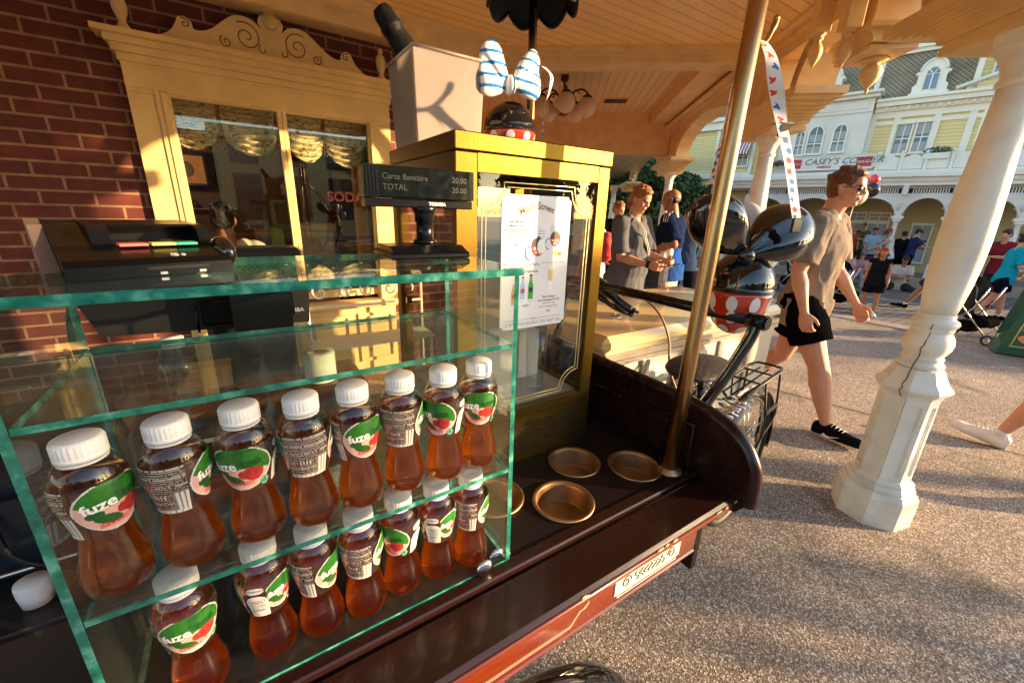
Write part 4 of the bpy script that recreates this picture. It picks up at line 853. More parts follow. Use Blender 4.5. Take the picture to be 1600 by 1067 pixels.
def bow_lobe(q, root, out, up, L, Wd, th, stripes=True, mats=(0, 1), nstripe=4.2, ph=.2, puff=1.0):
    """one loop of a moulded bow: narrow at the knot, rounded and full at the end"""
    out = V(out).normalized(); up = (V(up)-out*V(up).dot(out)).normalized(); nr = out.cross(up)
    def fn(u, v):
        a = 2*pi*u; t = v; w = Wd*(.22+.95*math.sin(min(1, t*1.05)*pi*.62)**1.2)*(1 if t < .78 else math.sqrt(max(0, 1-((t-.78)/.22)**2)))
        h = th*(.35+.75*sin(min(1, t)*pi*.6))*(1 if t < .78 else math.sqrt(max(0, 1-((t-.78)/.22)**2)))
        crease = 1-.28*math.exp(-((cos(a)-.05)/.22)**2)*(1-t)
        return tuple(V(root)+out*(L*t)+up*(w*cos(a)*.5)+nr*(h*sin(a)*.5*crease))
    def mf(u, v):
        if not stripes: return mats[0]
        p = fn(u, v); s = (V(p)-V(root)).dot(V((0, 0, 1)))/Wd*nstripe+ph+.35*cos(2*pi*u)*0
        return mats[1] if (s % 1) < .34 else mats[0]
    q.grid(fn, 72, 60, 0, True, None, mf)
bb = thing('popcorn_bucket', 'glossy black and red polka dot popcorn bucket with a blue striped bow on the cabinet', 'popcorn bucket', (.60, 1.01, ZC1))
bc = at(797, 183, y=1.02); rb = .069
bc = V((bc.x, bc.y, ZC1+rb*.95)); polka_bucket(bb, bc, rb, 1.0, .0)
kn = at(797, 134, y=.955)
def fat_loop(q, a, b, ra, rb, th, mats=(0, 1), stripes=None, wave=0.):
    """rounded moulded loop, pinched at a and full towards b; th = thickness across the view"""
    a, b = V(a), V(b); d = (b-a); L = d.length; d.normalize(); nr = (((a+b)*.5)-CAM); nr = (nr-d*nr.dot(d)).normalized(); up = nr.cross(d)
    def fn(u, v):
        an = 2*pi*u; t = v; w = (ra*(1-t)+rb*min(1, t*1.5)*1.0) if t < .55 else rb
        k = 1 if t < .55 else math.sqrt(max(0, 1-((t-.55)/.45)**2)); w = (ra+(rb-ra)*math.sin(min(1, t/.55)*pi/2))*k
        gr = 1-.22*math.exp(-((cos(an))/.35)**2)*(1-t)*(1 if sin(an) < 0 else .3)
        return tuple(a+d*(L*t)+up*(w*cos(an))+nr*(w*th*sin(an)*gr))
    def mf(u, v):
        if not stripes: return mats[0]
        p = V(fn(u, v)); s = (p.z-a.z)/stripes[0]+stripes[1]+wave*(p-a).dot(d)/L
        return mats[1] if (s % 1) < .30 else mats[0]
    q.grid(fn, 96, 80, 0, True, None, mf)
q = MB()
def puff(q, outl, yy, T, stripes, wave):
    P = smooth_path([at(px, py, y=yy) for px, py in outl+[outl[0]]], 11)[:-1]; c = sum(P, V())/len(P); nr = (c-CAM).normalized(); N = len(P); K = 40
    def fn(u, v):
        p = P[int(round(u*N)) % N]; rho = v if v <= 1 else 2-v; th = math.sqrt(max(0, 1-rho**2.3)); kd = (p-kn).length; pin = min(1, (c+(p-c)*rho-kn).length/.035)
        cr = 1-.30*math.exp(-(((c+(p-c)*rho-kn).normalized().dot((c-kn).normalized())-1)/.03)**2)
        return tuple(c+(p-c)*rho+nr*(T*th*pin*cr*(-1 if v <= 1 else 1)))
    def mf(u, v):
        p = V(fn(u, v*2)); s_ = (p.z-kn.z)/stripes[0]+stripes[1]+wave*(p.x-kn.x)*12
        return 1 if (s_ % 1) < .30 else 0
    q.grid(lambda u, v: fn(u, v*2), N, 2*K, 0, True, None, mf)
puff(q, [(797, 128), (791, 104), (784, 78), (773, 63), (758, 64), (748, 84), (747, 106), (749, 128), (752, 146), (766, 152), (783, 147), (795, 138)], .962, .030, (.0235, .42), -.35)
puff(q, [(799, 128), (806, 108), (816, 90), (829, 77), (839, 81), (844, 97), (842, 112), (845, 130), (844, 148), (836, 158), (822, 154), (808, 144), (800, 138)], .962, .030, (.0235, .40), .35)
q.build('bow', [dotw, bluem], bb)
q = MB(); q.ball(kn, .016, 20, 0, None, (.85, 1.2, 1.45)); q.ball(kn+V((.002, -.004, 0)), .0155, 20, 1, None, (.32, 1.1, 1.5)); q.build('bow_knot', [dotw, bluem], bb)
# ribbons
rw, rr_, rb_ = mat('ribbon_white', (.72, .74, .80), .55, var=.03), mat('ribbon_red', (.62, .04, .03), .55, var=0), mat('ribbon_blue', (.02, .15, .45), .55, var=0)
def ribbon(q, path, width, wdirs, seed=1, n=10):
    P = smooth_path(path, n); rnd = random.Random(seed); N = len(P); Ln = [0]
    for i in range(1, N): Ln.append(Ln[-1]+(P[i]-P[i-1]).length)
    def wd(i):
        f = i/(N-1)*(len(wdirs)-1); k = min(int(f), len(wdirs)-2); t = f-k; return (V(wdirs[k])*(1-t)+V(wdirs[k+1])*t).normalized()
    m = 14; tot = Ln[-1]; spots = []; d = width*.5
    while d < tot: spots.append((d, rnd.uniform(-.22, .22), rnd.choice((1, 2)), rnd.choice((0, 1)), rnd.uniform(0, pi))); d += width*rnd.uniform(.75, 1.0)
    NN = int(tot/(width/14)); pts = []
    for j in range(NN+1):
        s = tot*j/NN; i = max(k for k in range(N) if Ln[k] <= s+1e-9); i = min(i, N-2); t = (s-Ln[i])/max(1e-9, Ln[i+1]-Ln[i]); p = P[i].lerp(P[i+1], t); w = wd(i+t) if False else wd(i)*(1-t)+wd(min(i+1, N-1))*t
        pts.append((p, w.normalized()))
    def mf(u, v):
        s = v*tot; x = (u-.5)
        for d, off, mi, kind, an in spots:
            dx, dy = (x-off), (s-d)/width
            if kind == 0:
                if dx*dx+dy*dy < .075: return mi
            else:
                a_, b_ = dx*cos(an)+dy*sin(an), -dx*sin(an)+dy*cos(an)
                if (a_/.30)**2+(b_/.11)**2 < 1 or (a_/.11)**2+((b_-.12)/.2)**2 < 1: return mi
        return 0
    q.grid(lambda u, v: tuple(pts[min(NN, int(round(v*NN)))][0]+pts[min(NN, int(round(v*NN)))][1]*(width*(u-.5))), m, NN, 0, True, None, mf)
ribm = [rw, rr_, rb_]
q = MB(); p0 = at(850, 105, y=1.03); ribbon(q, [p0, at(862, 120, y=1.04), at(858, 145, y=1.05), at(850, 170, y=1.06), at(848, 214, y=1.07)], .020, [(1, .2, 0), (.9, .5, 0), (.5, .9, 0), (.2, 1, 0)], 5); q.build('strap', ribm, bb)

# hanging bucket with its lanyard
hbk = thing('popcorn_bucket', 'black and red polka dot bucket hanging by a lanyard from the brass pole hook', 'popcorn bucket', (1.19, .62, 1.18))
hc = at(1156, 446, y=.625); rh = .088
polka_bucket(hbk, hc, rh*1.02, 1.62, -.075)
kn = at(1166, 392, y=.60)
q = MB(); lA = at(1123, 350, y=.63); lB = at(1214, 366, y=.56)
def blob_lobe(q, a, b, W, T):
    d = (b-a); L = d.length*1.75; bow_lobe(q, a, d, V((0, 0, 1)) if abs(d.normalized().z) < .8 else V((1, 0, 0)), L, W, T, stripes=False)
q.build('x', blackg, hbk) if False else None
view = (hc-CAM).normalized()
fat_loop(q, kn+V((-.006, .01, 0)), at(1090, 314, y=.665), .018, .070, .62); fat_loop(q, kn+V((.008, -.004, -.004)), at(1262, 340, y=.55), .018, .080, .62); q.ball(kn+V((0, 0, -.012)), .026, 18, 0, None, (1.1, 1, .9)); q.build('bow', blackg, hbk)
q = MB(); fat_loop(q, at(1162, 395, y=.66), at(1166, 316, y=.69), .014, .050, .45); fat_loop(q, at(1178, 398, y=.66), at(1216, 402, y=.62), .014, .046, .5); q.build('back_bow', [mat('pale_plastic', (.55, .57, .62), .25, var=.03, coat=.4)], hbk)
q = MB(); q.prism([(-.012, 0), (.012, 0), (.009, -.018), (-.011, -.015)], -.003, .003, 0, Matrix.Translation(hc+V((-.02, -.02, -rh*.93))) @ Matrix.Rotation(pi/2, 4, 'X') @ Matrix.Rotation(.6, 4, 'Y')); q.build('bucket_tab', red, hbk)
q = MB()
e1 = at(1245, 342, y=.505)
ribbon(q, [at(1192, 64, y=.516), at(1205, 90, y=.516), at(1213, 140, y=.514), at(1221, 190, y=.512), at(1233, 255, y=.508), e1], .029, [(1, -.1, 0), (.9, -.4, 0), (.55, -.85, 0), (.9, -.4, 0), (.95, -.3, 0), (.95, -.3, 0)], 3)
q.build('lanyard', ribm, hbk)
q = MB(); ribbon(q, [at(1188, 66, y=.53), at(1165, 90, y=.55), at(1147, 135, y=.58), at(1135, 200, y=.62), at(1118, 260, y=.66), at(1105, 310, y=.68), at(1094, 345, y=.69)], .023, [(1, .2, 0), (.5, .8, 0), (.35, .9, 0), (.4, .9, 0), (.5, .8, 0)], 8); q.build('lanyard', ribm, hbk)
for (px, py, y, w) in ((1224, 203, .511, .026), (1109, 296, .67, .022)):
    q = MB(); c0 = at(px, py-8, y=y); c1 = at(px+3, py+9, y=y); d = (c1-c0).normalized(); x_ = V((.93, -.36, 0)); F = frame((c0+c1)/2, x_, d); q.box((-w/2, -.013, -.002), (w/2, .013, .002), 0, F, bev=.001); q.box((-w/2-.002, -.016, -.003), (w/2+.002, -.013, .003), 1, F); q.box((-w/2-.002, .013, -.003), (w/2+.002, .016, .003), 1, F); q.build('buckle', [M['blackmat'], M['steel']], hbk)
q = MB(); F = frame(e1+V((.0, -.002, -.012)), (.93, -.36, 0), (0, 0, 1)); q.box((-.0135, -.022, -.004), (.0135, .014, .004), 0, F, bev=.002)
q.build('buckle', [M['blackmat'], M['steel']], hbk)
# ---------------------------------------------------------------- glass display case
case = thing('glass_display_case', 'greenish glass display case with three shelves of iced tea bottles', 'display case', (.066, .60, CT))
gface = glassy('case_glass', (.92, .96, .94), .012, 0, 1.5, diff=(.60, .64, .54), diff_amt=.035)
def edge_mat():
    m, nt, b = new_mat('glass_edge'); tc = nt.nodes.new('ShaderNodeTexCoord'); n = nt.nodes.new('ShaderNodeTexNoise'); n.inputs['Scale'].default_value = 55; n.inputs['Detail'].default_value = 6
    mp = nt.nodes.new('ShaderNodeMapping'); mp.inputs['Scale'].default_value = (1, 1, 1); nt.links.new(tc.outputs['Object'], mp.inputs[0]); nt.links.new(mp.outputs[0], n.inputs['Vector'])
    rp = nt.nodes.new('ShaderNodeValToRGB'); e = rp.color_ramp.elements; e[0].position = .3; e[0].color = (.006, .11, .085, 1); e[1].position = .75; e[1].color = (.18, .60, .49, 1); a = e.new(.52); a.color = (.020, .24, .185, 1)
    nt.links.new(n.outputs['Fac'], rp.inputs[0]); nt.links.new(rp.outputs[0], b.inputs['Base Color']); sinp(b, 'Roughness', .12); sinp(b, ['Transmission Weight', 'Transmission'], .35); sinp(b, 'IOR', 1.5); return m
gedge = edge_mat()
def panel(q, lo, hi):
    """glass plate: clear faces, green cut edges"""
    d = [hi[i]-lo[i] for i in range(3)]; ax = d.index(min(d)); n0 = len(q.f); q.box(lo, hi)
    order = [2, 2, 1, 0, 1, 0]
    for k in range(6): q.m[n0+k] = 0 if order[k] == ax else 1
CX0, CX1, CY0, CY1 = -.195, .327, .480, .722
def gpart(name, lo, hi, par=case): q = MB(); panel(q, lo, hi); return q.build(name, [gface, gedge], par)
gpart('top_glass', (CX0-.004, CY0-.006, 1.336), (CX1+.004, CY1+.004, 1.346))
gpart('glass_shelf', (CX0+.009, CY0, 1.2275), (CX1-.009, CY1, 1.2345)); gpart('glass_shelf', (CX0+.009, CY0, 1.0100), (CX1-.009, CY1, 1.0175)); gpart('base_glass', (CX0+.009, CY0, CT+.001), (CX1-.009, CY1-.009, CT+.007))
gpart('side_glass', (CX0, CY0, CT+.001), (CX0+.008, CY1, 1.3355)); gpart('side_glass', (CX1-.008, CY0, CT+.001), (CX1, CY1, 1.3355))
gpart('back_glass', (CX0+.009, CY1-.006, CT+.008), (CX1-.009, CY1, 1.009)); gpart('back_glass', (CX0+.009, CY1-.006, 1.0185), (CX1-.009, CY1, 1.226))
# suction discs / clamps at the base
q = MB()
for (px, py, y) in ((757, 887, .474), (776, 868, .50)):
    c = at(px, py, y=y); q.lathe([(0, -.004), (.012, -.004), (.0165, 0), (.0165, .003), (.010, .006), (0, .007)], 28, 0, Matrix.Translation(c) @ Matrix.Rotation(pi/2, 4, 'X'))
c = at(222, 960, y=.49); 
q.build('suction_disc', M['chrome'], case)
# ---------------------------------------------------------------- iced tea bottles
BP = [(.0, .0035), (.012, .002), (.022, 0), (.0275, .003), (.0300, .010), (.0308, .020), (.0300, .032), (.0268, .048), (.0238, .062), (.0228, .072), (.0238, .082), (.0270, .098), (.0300, .112), (.0310, .124), (.0305, .135), (.0280, .146), (.0235, .154), (.0188, .159), (.0170, .161)]
def brad(z):
    for i in range(len(BP)-1):
        if BP[i][1] <= z <= BP[i+1][1] and BP[i+1][1] > BP[i][1]: t = (z-BP[i][1])/(BP[i+1][1]-BP[i][1]); return BP[i][0]+(BP[i+1][0]-BP[i][0])*t
    return BP[-1][0]
def tea_mat():
    m = bpy.data.materials.new('iced_tea'); m.use_nodes = True; nt = m.node_tree; nt.nodes.clear(); o = nt.nodes.new('ShaderNodeOutputMaterial')
    t = nt.nodes.new('ShaderNodeBsdfTransparent'); t.inputs[0].default_value = (.95, .57, .21, 1)
    g = nt.nodes.new('ShaderNodeBsdfRefraction'); g.inputs[0].default_value = (.97, .60, .24, 1); g.inputs['IOR'].default_value = 1.30; g.inputs['Roughness'].default_value = .03
    tl = nt.nodes.new('ShaderNodeBsdfTranslucent'); tl.inputs[0].default_value = (.95, .30, .03, 1); gl = nt.nodes.new('ShaderNodeBsdfGlossy'); gl.inputs['Roughness'].default_value = .03
    a = nt.nodes.new('ShaderNodeMixShader'); a.inputs[0].default_value = .68; b = nt.nodes.new('ShaderNodeMixShader'); b.inputs[0].default_value = .22; c = nt.nodes.new('ShaderNodeMixShader')
    L = nt.links.new; L(t.outputs[0], a.inputs[1]); L(g.outputs[0], a.inputs[2]); L(a.outputs[0], b.inputs[1]); L(tl.outputs[0], b.inputs[2]); L(schlick(nt, .03), c.inputs[0]); L(b.outputs[0], c.inputs[1]); L(gl.outputs[0], c.inputs[2]); L(c.outputs[0], o.inputs[0]); return m
tea = tea_mat(); plastic = glassy('clear_plastic', (.97, .97, .97), .02, .02, 1.45)
capm = mat('white_cap', (.74, .74, .74), .42, var=.03, sss=.0, bump=.05, bscale=90)
LC = [mat('label_%s' % n, c, .45, var=v, scale=300) for n, c, v in (('green', (.02, .15, .015), .3), ('dark_green', (.015, .10, .02), .1), ('raspberry', (.42, .03, .03), .5), ('pink', (.72, .40, .33), .03), ('white', (.62, .60, .56), .05), ('red', (.55, .03, .03), 0), ('teal', (.01, .22, .12), 0), ('grey', (.20, .20, .19), 0))]
LC.append(glassy('label_film', (.70, .60, .55), .05, .1, 1.45, diff=(.4, .35, .33), diff_amt=.10))
LC_D = mat('berry_dark', (.16, .012, .012), .5, var=.2)
LC.append(mat('label_print', (.42, .38, .33), .5, var=.1, scale=200))
LC.append(LC_D)
GRN, DGR, RAS, PNK, WHT, RED, TEAL, GRY, FILM, GRY2, DRS = range(11)
def logo_area(u, z, s=1.0):
    e = (u/.036)**2+((z-.1105)/.0305)**2
    if e > 1.0: return None
    if e > .90: return WHT
    if z > .1115-.16*u+.003*sin(u*120):
        if (u+.0)*.0 == 0 and ((u-.002)/.005)**2+((z-.127)/.012)**2 < 1: return DGR
        return GRN
    if ((u-.015)**2+(z-.1035)**2) < .0112**2 or ((u-.004)**2+(z-.1025)**2) < .0062**2: return RAS if math.sin(u*2100+z*900)*math.sin(z*2300-u*600) > -.55 else DRS
    if ((u+.010)/.0125)**2+((z-.0965+.3*(u+.01))/.0060)**2 < 1 or ((u+.020)/.008)**2+((z-.105)/.005)**2 < 1: return DGR
    if z < .1000+.14*u: 
        if .0845 < z < .0925 and abs(u+.003) < .017 and (z*1000 % 2.7) < 1.2 and (math.sin(u*2600)+math.sin(u*1410)) > -.75: return RED
        return PNK
    return PNK if e < .9 else WHT
rh_ = random.Random(3)
hsh = [[rh_.random() for _ in range(200)] for _ in range(80)]
def label_fn(u, z):
    """u metres round the bottle from the middle of the logo, z height"""
    if z > .1375 or z < .0775: return None
    if (u-.027)**2+(z-.0865)**2 < .0062**2: return WHT if abs((u-.027)**2+(z-.0865)**2-.0042**2) < 3e-6 else TEAL
    r = logo_area(u, z)
    if r is not None: return r
    # event sticker
    su, sz = u-.052, z-.0975
    if abs(su) < .0125 and sz > -.0185 and (sz < .010 or su**2+(sz-.010)**2 < .0125**2):
        for k in range(5):
            cx = (-.0066, 0, .0066, -.0033, .0033)[k]; cz = .0125 if k < 3 else .0100
            if abs(math.hypot(su-cx, sz-cz)-.0026) < .0005: return GRY
        if -.001 < sz < .006 and abs(su) < .0095 and (sz*1000 % 2.2) < 1.0 and math.sin(u*3100) > -.6: return TEAL
        if sz < -.004 and -.011 < su < -.003 and abs((su+.007)*2+(sz+.011)) < .0012: return RED
        return WHT
    if ((u-.052)/.010)**2+((z-.128)/.005)**2 < 1: return WHT if abs(z-.128) > .0012 else GRY
    # second, smaller logo
    r = logo_area((u-.085)*1.35, .1105+(z-.1105)*1.2) if u > .05 else logo_area((u+.112)*1.35, .1105+(z-.1105)*1.2)
    if r is not None and (u > .064 or u < -.092): return r
    # ingredients side: lines of fine print and a bar code
    if -.092 < u < -.038:
        if z < .0815: return WHT if (u*1000 % 7) > 1.4 else GRY
        if u > -.053 and z < .106: return WHT if (math.sin(u*5200)+math.sin(u*9100) > -.2) else GRY
        row = int(z*1000/2.6); ph = (z*1000 % 2.6)
        if .098 < z < .103 and -.085 < u < -.06: return WHT if (u*1000 % 4) > 2.2 else None
        if ph < 1.15 and hsh[row][int((u+.1)*1000*.9)] > .22: return GRY2
        return FILM
    return FILM
bot0 = local_thing('iced_tea_bottle', '', 'bottle', (0, 0, 0), 0, 'raspberry iced tea bottles in the glass case')
q = MB(); q.lathe(BP, 48, 0, None, True, f=lambda a, z: 1+.020*math.cos(6*a)*max(0, 1-z/.03)*(1 if z > .001 else 0)+.012*sin(3*a+z*90)*max(0, 1-abs(z-.045)/.03)); q.build('bottle_shell', plastic, bot0)
q = MB(); q.lathe([(r*.965, z+.0012) for r, z in BP if z < .1445]+[(.0, .1455)], 40, 0, None, True, f=lambda a, z: 1+.020*math.cos(6*a)*max(0, 1-z/.03)+.012*sin(3*a+z*90)*max(0, 1-abs(z-.045)/.03)); q.build('tea', tea, bot0)
q = MB()
U = .0955; NU, NV = 200, 66
def wrap(u, z, off=.0006):
    a = -pi/2+u/.0304; r = brad(z)+off; return (r*cos(a), r*sin(a), z)
q.grid(lambda i, j: wrap(-U+2*U*i, .0765+.062*j), NU, NV, 0, True, None, lambda i, j: label_fn(-U+2*U*i, .0765+.062*j)); lab = q.build('label', LC, bot0)
def word(q, w, size, u0, z0, mi, rot=0.12, **k):
    vs, fs = text_geo(w, size, align='LEFT', **k); q.add([wrap(u0+x*cos(rot)-y*sin(rot), z0+y*cos(rot)+x*sin(rot), .0011) for x, y, _ in vs], fs, mi)
q = MB(); word(q, 'fuze', .0165, -.0285, .1135, 0, bold=.0004); word(q, 'tea', .0165, .0035, .1175, 1, bold=.0004)
word(q, 'fuze', .0115, .066, .1150, 0, bold=.0005); word(q, 'sans calories', .0034, .004, .1345, 1, .0, bold=.0001)
word(q, 'PARIS 2024', .0034, .0435, .0925, 1, 0, bold=.0001)
word(q, 'THÉ NOIR GLACÉ INFUSÉ', .0028, -.018, .0925, 2, 0); word(q, 'SAVEUR FRAMBOISE', .0028, -.016, .0885, 2, 0)
q.build('lettering', [mat('letter_white', (.85, .85, .83), .4, var=0), mat('letter_green', (.012, .07, .015), .4, var=0), mat('letter_red', (.5, .03, .03), .4, var=0)], lab)
def rib(a, z): return 1+(.026 if (int(a*60/(2*pi)+.5) % 2) else 0)
q = MB(); q.lathe([(.0195, .1605), (.0205, .1605), (.0205, .1640), (.0198, .1645), (.0200, .1660), (.0200, .1770), (.0190, .1800), (.0170, .1812), (0, .1812)], 120, 0, None, True, f=lambda a, z: rib(a, z) if .1655 < z < .1778 else 1); q.lathe([(.0195, .156), (.0195, .1575), (.0175, .158)], 36, 0, None, True); q.build('cap', capm, bot0)
xs = [-.163, -.096, -.030, .034, .096, .161, .225, .287]; xl = [-.120, -.038, .024, .086, .147, .208, .268]
want_t = [28, 82, -22, 118, 34, 105, -32, 4]; want_l = [2, -122, 62, 95, -42, -112, 92]
nm = ['first', 'second', 'third', 'fourth', 'fifth', 'sixth', 'seventh', 'eighth']
dt = ['its logo facing right', 'turned to its fine print side', 'its logo at left beside a pale sticker', 'with a white rounded sticker in front', 'fine print left, logo at right', 'white sticker left of a small logo', 'logo turned left of a pale sticker', 'by the right glass wall, logo in front']
dl = ['standing apart, logo in front', 'dark, with a bar code panel in front', 'with fine print left and logo right', 'covered by pale fine print', 'logo left and sticker right', 'showing a bar code', 'beside the suction discs']
first = True
ord_ = 'first second third fourth fifth sixth seventh eighth'.split()
for k, (x, w) in enumerate(zip(xs, want_t)):
    y = .527+.003*((k*7) % 3-1); face = math.degrees(math.atan2(-y, -x))+90; face = (face+180) % 360-180
    L_ = 'iced tea bottle, %s on the upper shelf, %s' % (ord_[k], dt[k])
    rz = R(face+w); loc = (x, y, 1.0178)
    if first: bot0.location = loc; bot0.rotation_euler = (0, 0, rz); bot0['label'] = L_; first = False
    else: dup(bot0, loc, rz, L_)
for k, (x, w) in enumerate(zip(xl, want_l)):
    y = .523+.004*((k*5) % 3-1); face = math.degrees(math.atan2(-y, -x))+90; face = (face+180) % 360-180
    dup(bot0, (x, y, CT+.0075), R(face+w), 'iced tea bottle, %s on the bottom shelf, %s' % (ord_[k], dl[k]))

for k, o in enumerate([o for o in bpy.data.objects if o.name.split('.')[0] == 'tea']): o.scale = (.995, .995, 1-.03*((k*5) % 4)/3)
# ---------------------------------------------------------------- things on and behind the case
# coin tray printer (rotated 20 degrees)
T0 = V((-.108, .548, 1.3465)); TM = Matrix.Translation(T0) @ Matrix.Rotation(R(17), 4, 'Z')
tr = thing('payment_terminal', 'black payment terminal with pink yellow and green tabs on the case top', 'terminal', tuple(T0))
YZ = TM @ Matrix(((0, 0, 1, 0), (1, 0, 0, 0), (0, 1, 0, 0), (0, 0, 0, 1)))
q = MB(); base = [(0, 0), (.21, 0), (.215, .012), (.20, .026), (.060, .028), (.032, .024), (.006, .018), (0, .012)]
q.prism(base, -.034, .100, 0, YZ); q.build('base', M['black'], tr)
hood = [(.062, .0285), (.20, .0265), (.215, .046), (.20, .0500), (.085, .0480), (.070, .044)]
q = MB(); q.prism(hood, -.006, .010, 0, YZ); q.prism(hood, .088, .100, 0, YZ); q.prism([(.14, .0275), (.20, .0275), (.212, .046), (.20, .0498), (.095, .0482), (.090, .0455), (.14, .044)], .010, .088, 0, YZ); q.prism([(.060, .028), (.20, .0262), (.232, .046), (.20, .0495), (.150, .0480)], -.034, -.0065, 0, YZ); q.build('hood', M['black'], tr)
q = MB(); q.prism([(.05, .0), (.21, .0), (.235, .046), (.20, .051), (.14, .046), (.03, .006)], -.046, -.0345, 0, YZ); q.build('side_cheek', mat('taupe_plastic', (.19, .14, .115), .45, var=.08, scale=30), tr)
q = MB(); q.ball((0, 0, 0), .018, 20, 0, TM @ Matrix.Translation((.103, .035, .0185)), (.62, 1.6, 1)); q.build('end_roller', M['blackgloss'], tr)
for k, (n_, c_, xa, xb) in enumerate((('pink', (.75, .17, .15), .012, .036), ('yellow', (.75, .68, .20), .0385, .060), ('green', (.03, .42, .26), .0605, .080))):
    q = MB(); q.box((xa, .038, .0275), (xb, .058, .0305), 0, TM, bev=.0006); q.build('coloured_tab', mat('tab_'+n_, c_, .5, var=.03), tr)
q = MB(); q.box((.025, -.0006, .0065), (.078, .0004, .0095), 0, TM); q.box((.034, -.0012, .0012), (.040, 0, .004), 1, TM); q.box((.068, -.0012, .0012), (.074, 0, .004), 1, TM); q.build('slot', [M['dark'], M['steel']], tr)
q = MB(); X = TM @ Matrix.Translation((.052, .0105, .02006)) @ Matrix.Rotation(R(12), 4, 'X')
for P in ([(-.004, -.003), (.002, -.003), (.002, .001), (-.001, .001)], [(-.004, -.003), (-.004, .003), (.002, .003)]): q.tube([(x, y, 0) for x, y in P], .0005, 5, 0, X)
q.tube([(.0065+.0018*cos(a), -.001+.0022*sin(a), 0) for a in [2*pi*i/12 for i in range(12)]], .0005, 5, 0, X, closed=True); q.build('white_mark', mat('white_print', (.7, .7, .72), .4, var=0), tr)
# pole display with its stand
q = MB()
for k in range(26):
    x_, y_ = random.uniform(CX0+.02, CX1-.02), random.uniform(CY0+.01, CY1-.02); q.lathe([(random.uniform(.0008, .0022), 1.3462), (0, 1.3466)], 7, 0, Matrix.Translation((x_, y_, 0)) @ Matrix.Diagonal((random.uniform(.7, 1.8), 1, 1, 1)), caps=False)
struct(q.build('crumbs', mat('crumb_pale', (.55, .50, .42), .8, var=.2)), 'stuff')
ds = thing('customer_display', 'black customer pole display reading TOTAL on the right end of the case', 'display', (.262, .66, 1.3465))
q = MB(); q.box((.185, .612, 1.3465), (.318, .712, 1.357), bev=.003); q.prism([(.612, 1.357), (.712, 1.357), (.700, 1.366), (.635, 1.366)], .190, .312, 0, Matrix(((0, 0, 1, 0), (1, 0, 0, 0), (0, 1, 0, 0), (0, 0, 0, 1)))); q.build('stand', M['black'], ds)
q = MB(); q.lathe([(.020, 1.366), (.020, 1.371), (.0145, 1.373), (.0145, 1.400), (.0165, 1.402), (.0165, 1.412), (.019, 1.418), (.023, 1.426)], 24, 0, Matrix.Translation((.266, .682, 0))); q.build('neck', M['black'], ds)
q = MB(); q.box((.165, .664, 1.4365), (.350, .694, 1.484), bev=.003); q.box((.166, .6655, 1.4230), (.349, .690, 1.4360), bev=.0015); q.build('housing', M['black'], ds)
q = MB(); q.box((.188, .6632, 1.4385), (.341, .6639, 1.482)); scr = q.build('screen', mat('screen_black', (.004, .006, .007), .13, var=.1, rvar=.08, scale=60), ds)
q = MB(); q.box((.341, .6625, 1.4375), (.3495, .6640, 1.4835)); q.box((.1655, .6625, 1.4375), (.1875, .6640, 1.4835)); 
for k in range(4): q.box((.168+k*.005, .6615, 1.439), (.1695+k*.005, .6625, 1.482))
q.build('ribbed_end', M['black'], ds)
q = MB()
def dtxt(s, x, z, sz, mi, al='LEFT'): add_text(q, s, sz, Matrix.Translation((x, .6628, z)) @ Matrix.Rotation(pi/2, 4, 'X'), mi, align=al)
dtxt('Carte Bancaire', .193, 1.4680, .0122, 0); dtxt('20.00', .336, 1.4680, .0122, 0, 'RIGHT'); dtxt('TOTAL', .193, 1.4525, .0122, 0); dtxt('20.00', .336, 1.4525, .0122, 0, 'RIGHT')
q.build('screen_text', mat('dim_segments', (.010, .012, .014), .4, var=0), scr)
q = MB(); add_text(q, 'TOSHIBA', .0072, Matrix.Translation((.283, .6650, 1.4295)) @ Matrix.Rotation(pi/2, 4, 'X'), 0, bold=.0003); q.build('brand_lettering', mat('silver_letter', (.65, .64, .58), .4, var=0), ds)
# register screen seen from behind
rg = thing('cash_register', 'large black cash register monitor seen from behind through the glass', 'cash register', (-.06, .93, CT))
def quadbox(q, pts, y0, y1, mi=0): q.prism(pts, -y1, -y0, mi, MP)
q = MB(); quadbox(q, [(-.215, 1.205), (.095, 1.195), (.107, 1.325), (-.235, 1.330), (-.245, 1.30)], .90, .945); q.build('monitor', M['blackmat'], rg)
q = MB(); q.box((-.08, .885, 1.21), (.0, .90, 1.255), bev=.003); q.box((.02, .885, 1.215), (.07, .90, 1.26), bev=.003); q.box((-.20, .893, 1.262), (-.13, .90, 1.272)); q.tube([(.015, .885, 1.22), (.018, .884, 1.265)], .002); q.tube([(-.085, .885, 1.20), (-.083, .884, 1.25)], .002)
q.build('connector_cover', M['black'], rg)
q = MB(); q.box((-.08, .95, 1.0), (.02, .99, 1.22), bev=.01); q.box((-.20, .88, CT), (.06, 1.20, .90), bev=.008); q.box((-.14, .90, .90), (.02, 1.10, 1.0), bev=.01); q.build('register_body', M['blackmat'], rg)
q = MB(); add_text(q, 'TOSHIBA', .011, Matrix.Translation((.065, .898, 1.222)) @ Matrix.Rotation(pi/2, 4, 'X'), 0, bold=.0002); q.build('brand_lettering', mat('grey_letter', (.4, .4, .4), .4, var=0), rg)
q = MB(); q.tube(smooth_path([(-.232, .93, 1.30), (-.25, .93, 1.24), (-.262, .95, 1.18), (-.255, .97, 1.10), (-.23, .99, .95), (-.2, 1.0, .85)], 6), .006, 8); q.build('cable', M['blackmat'], rg)
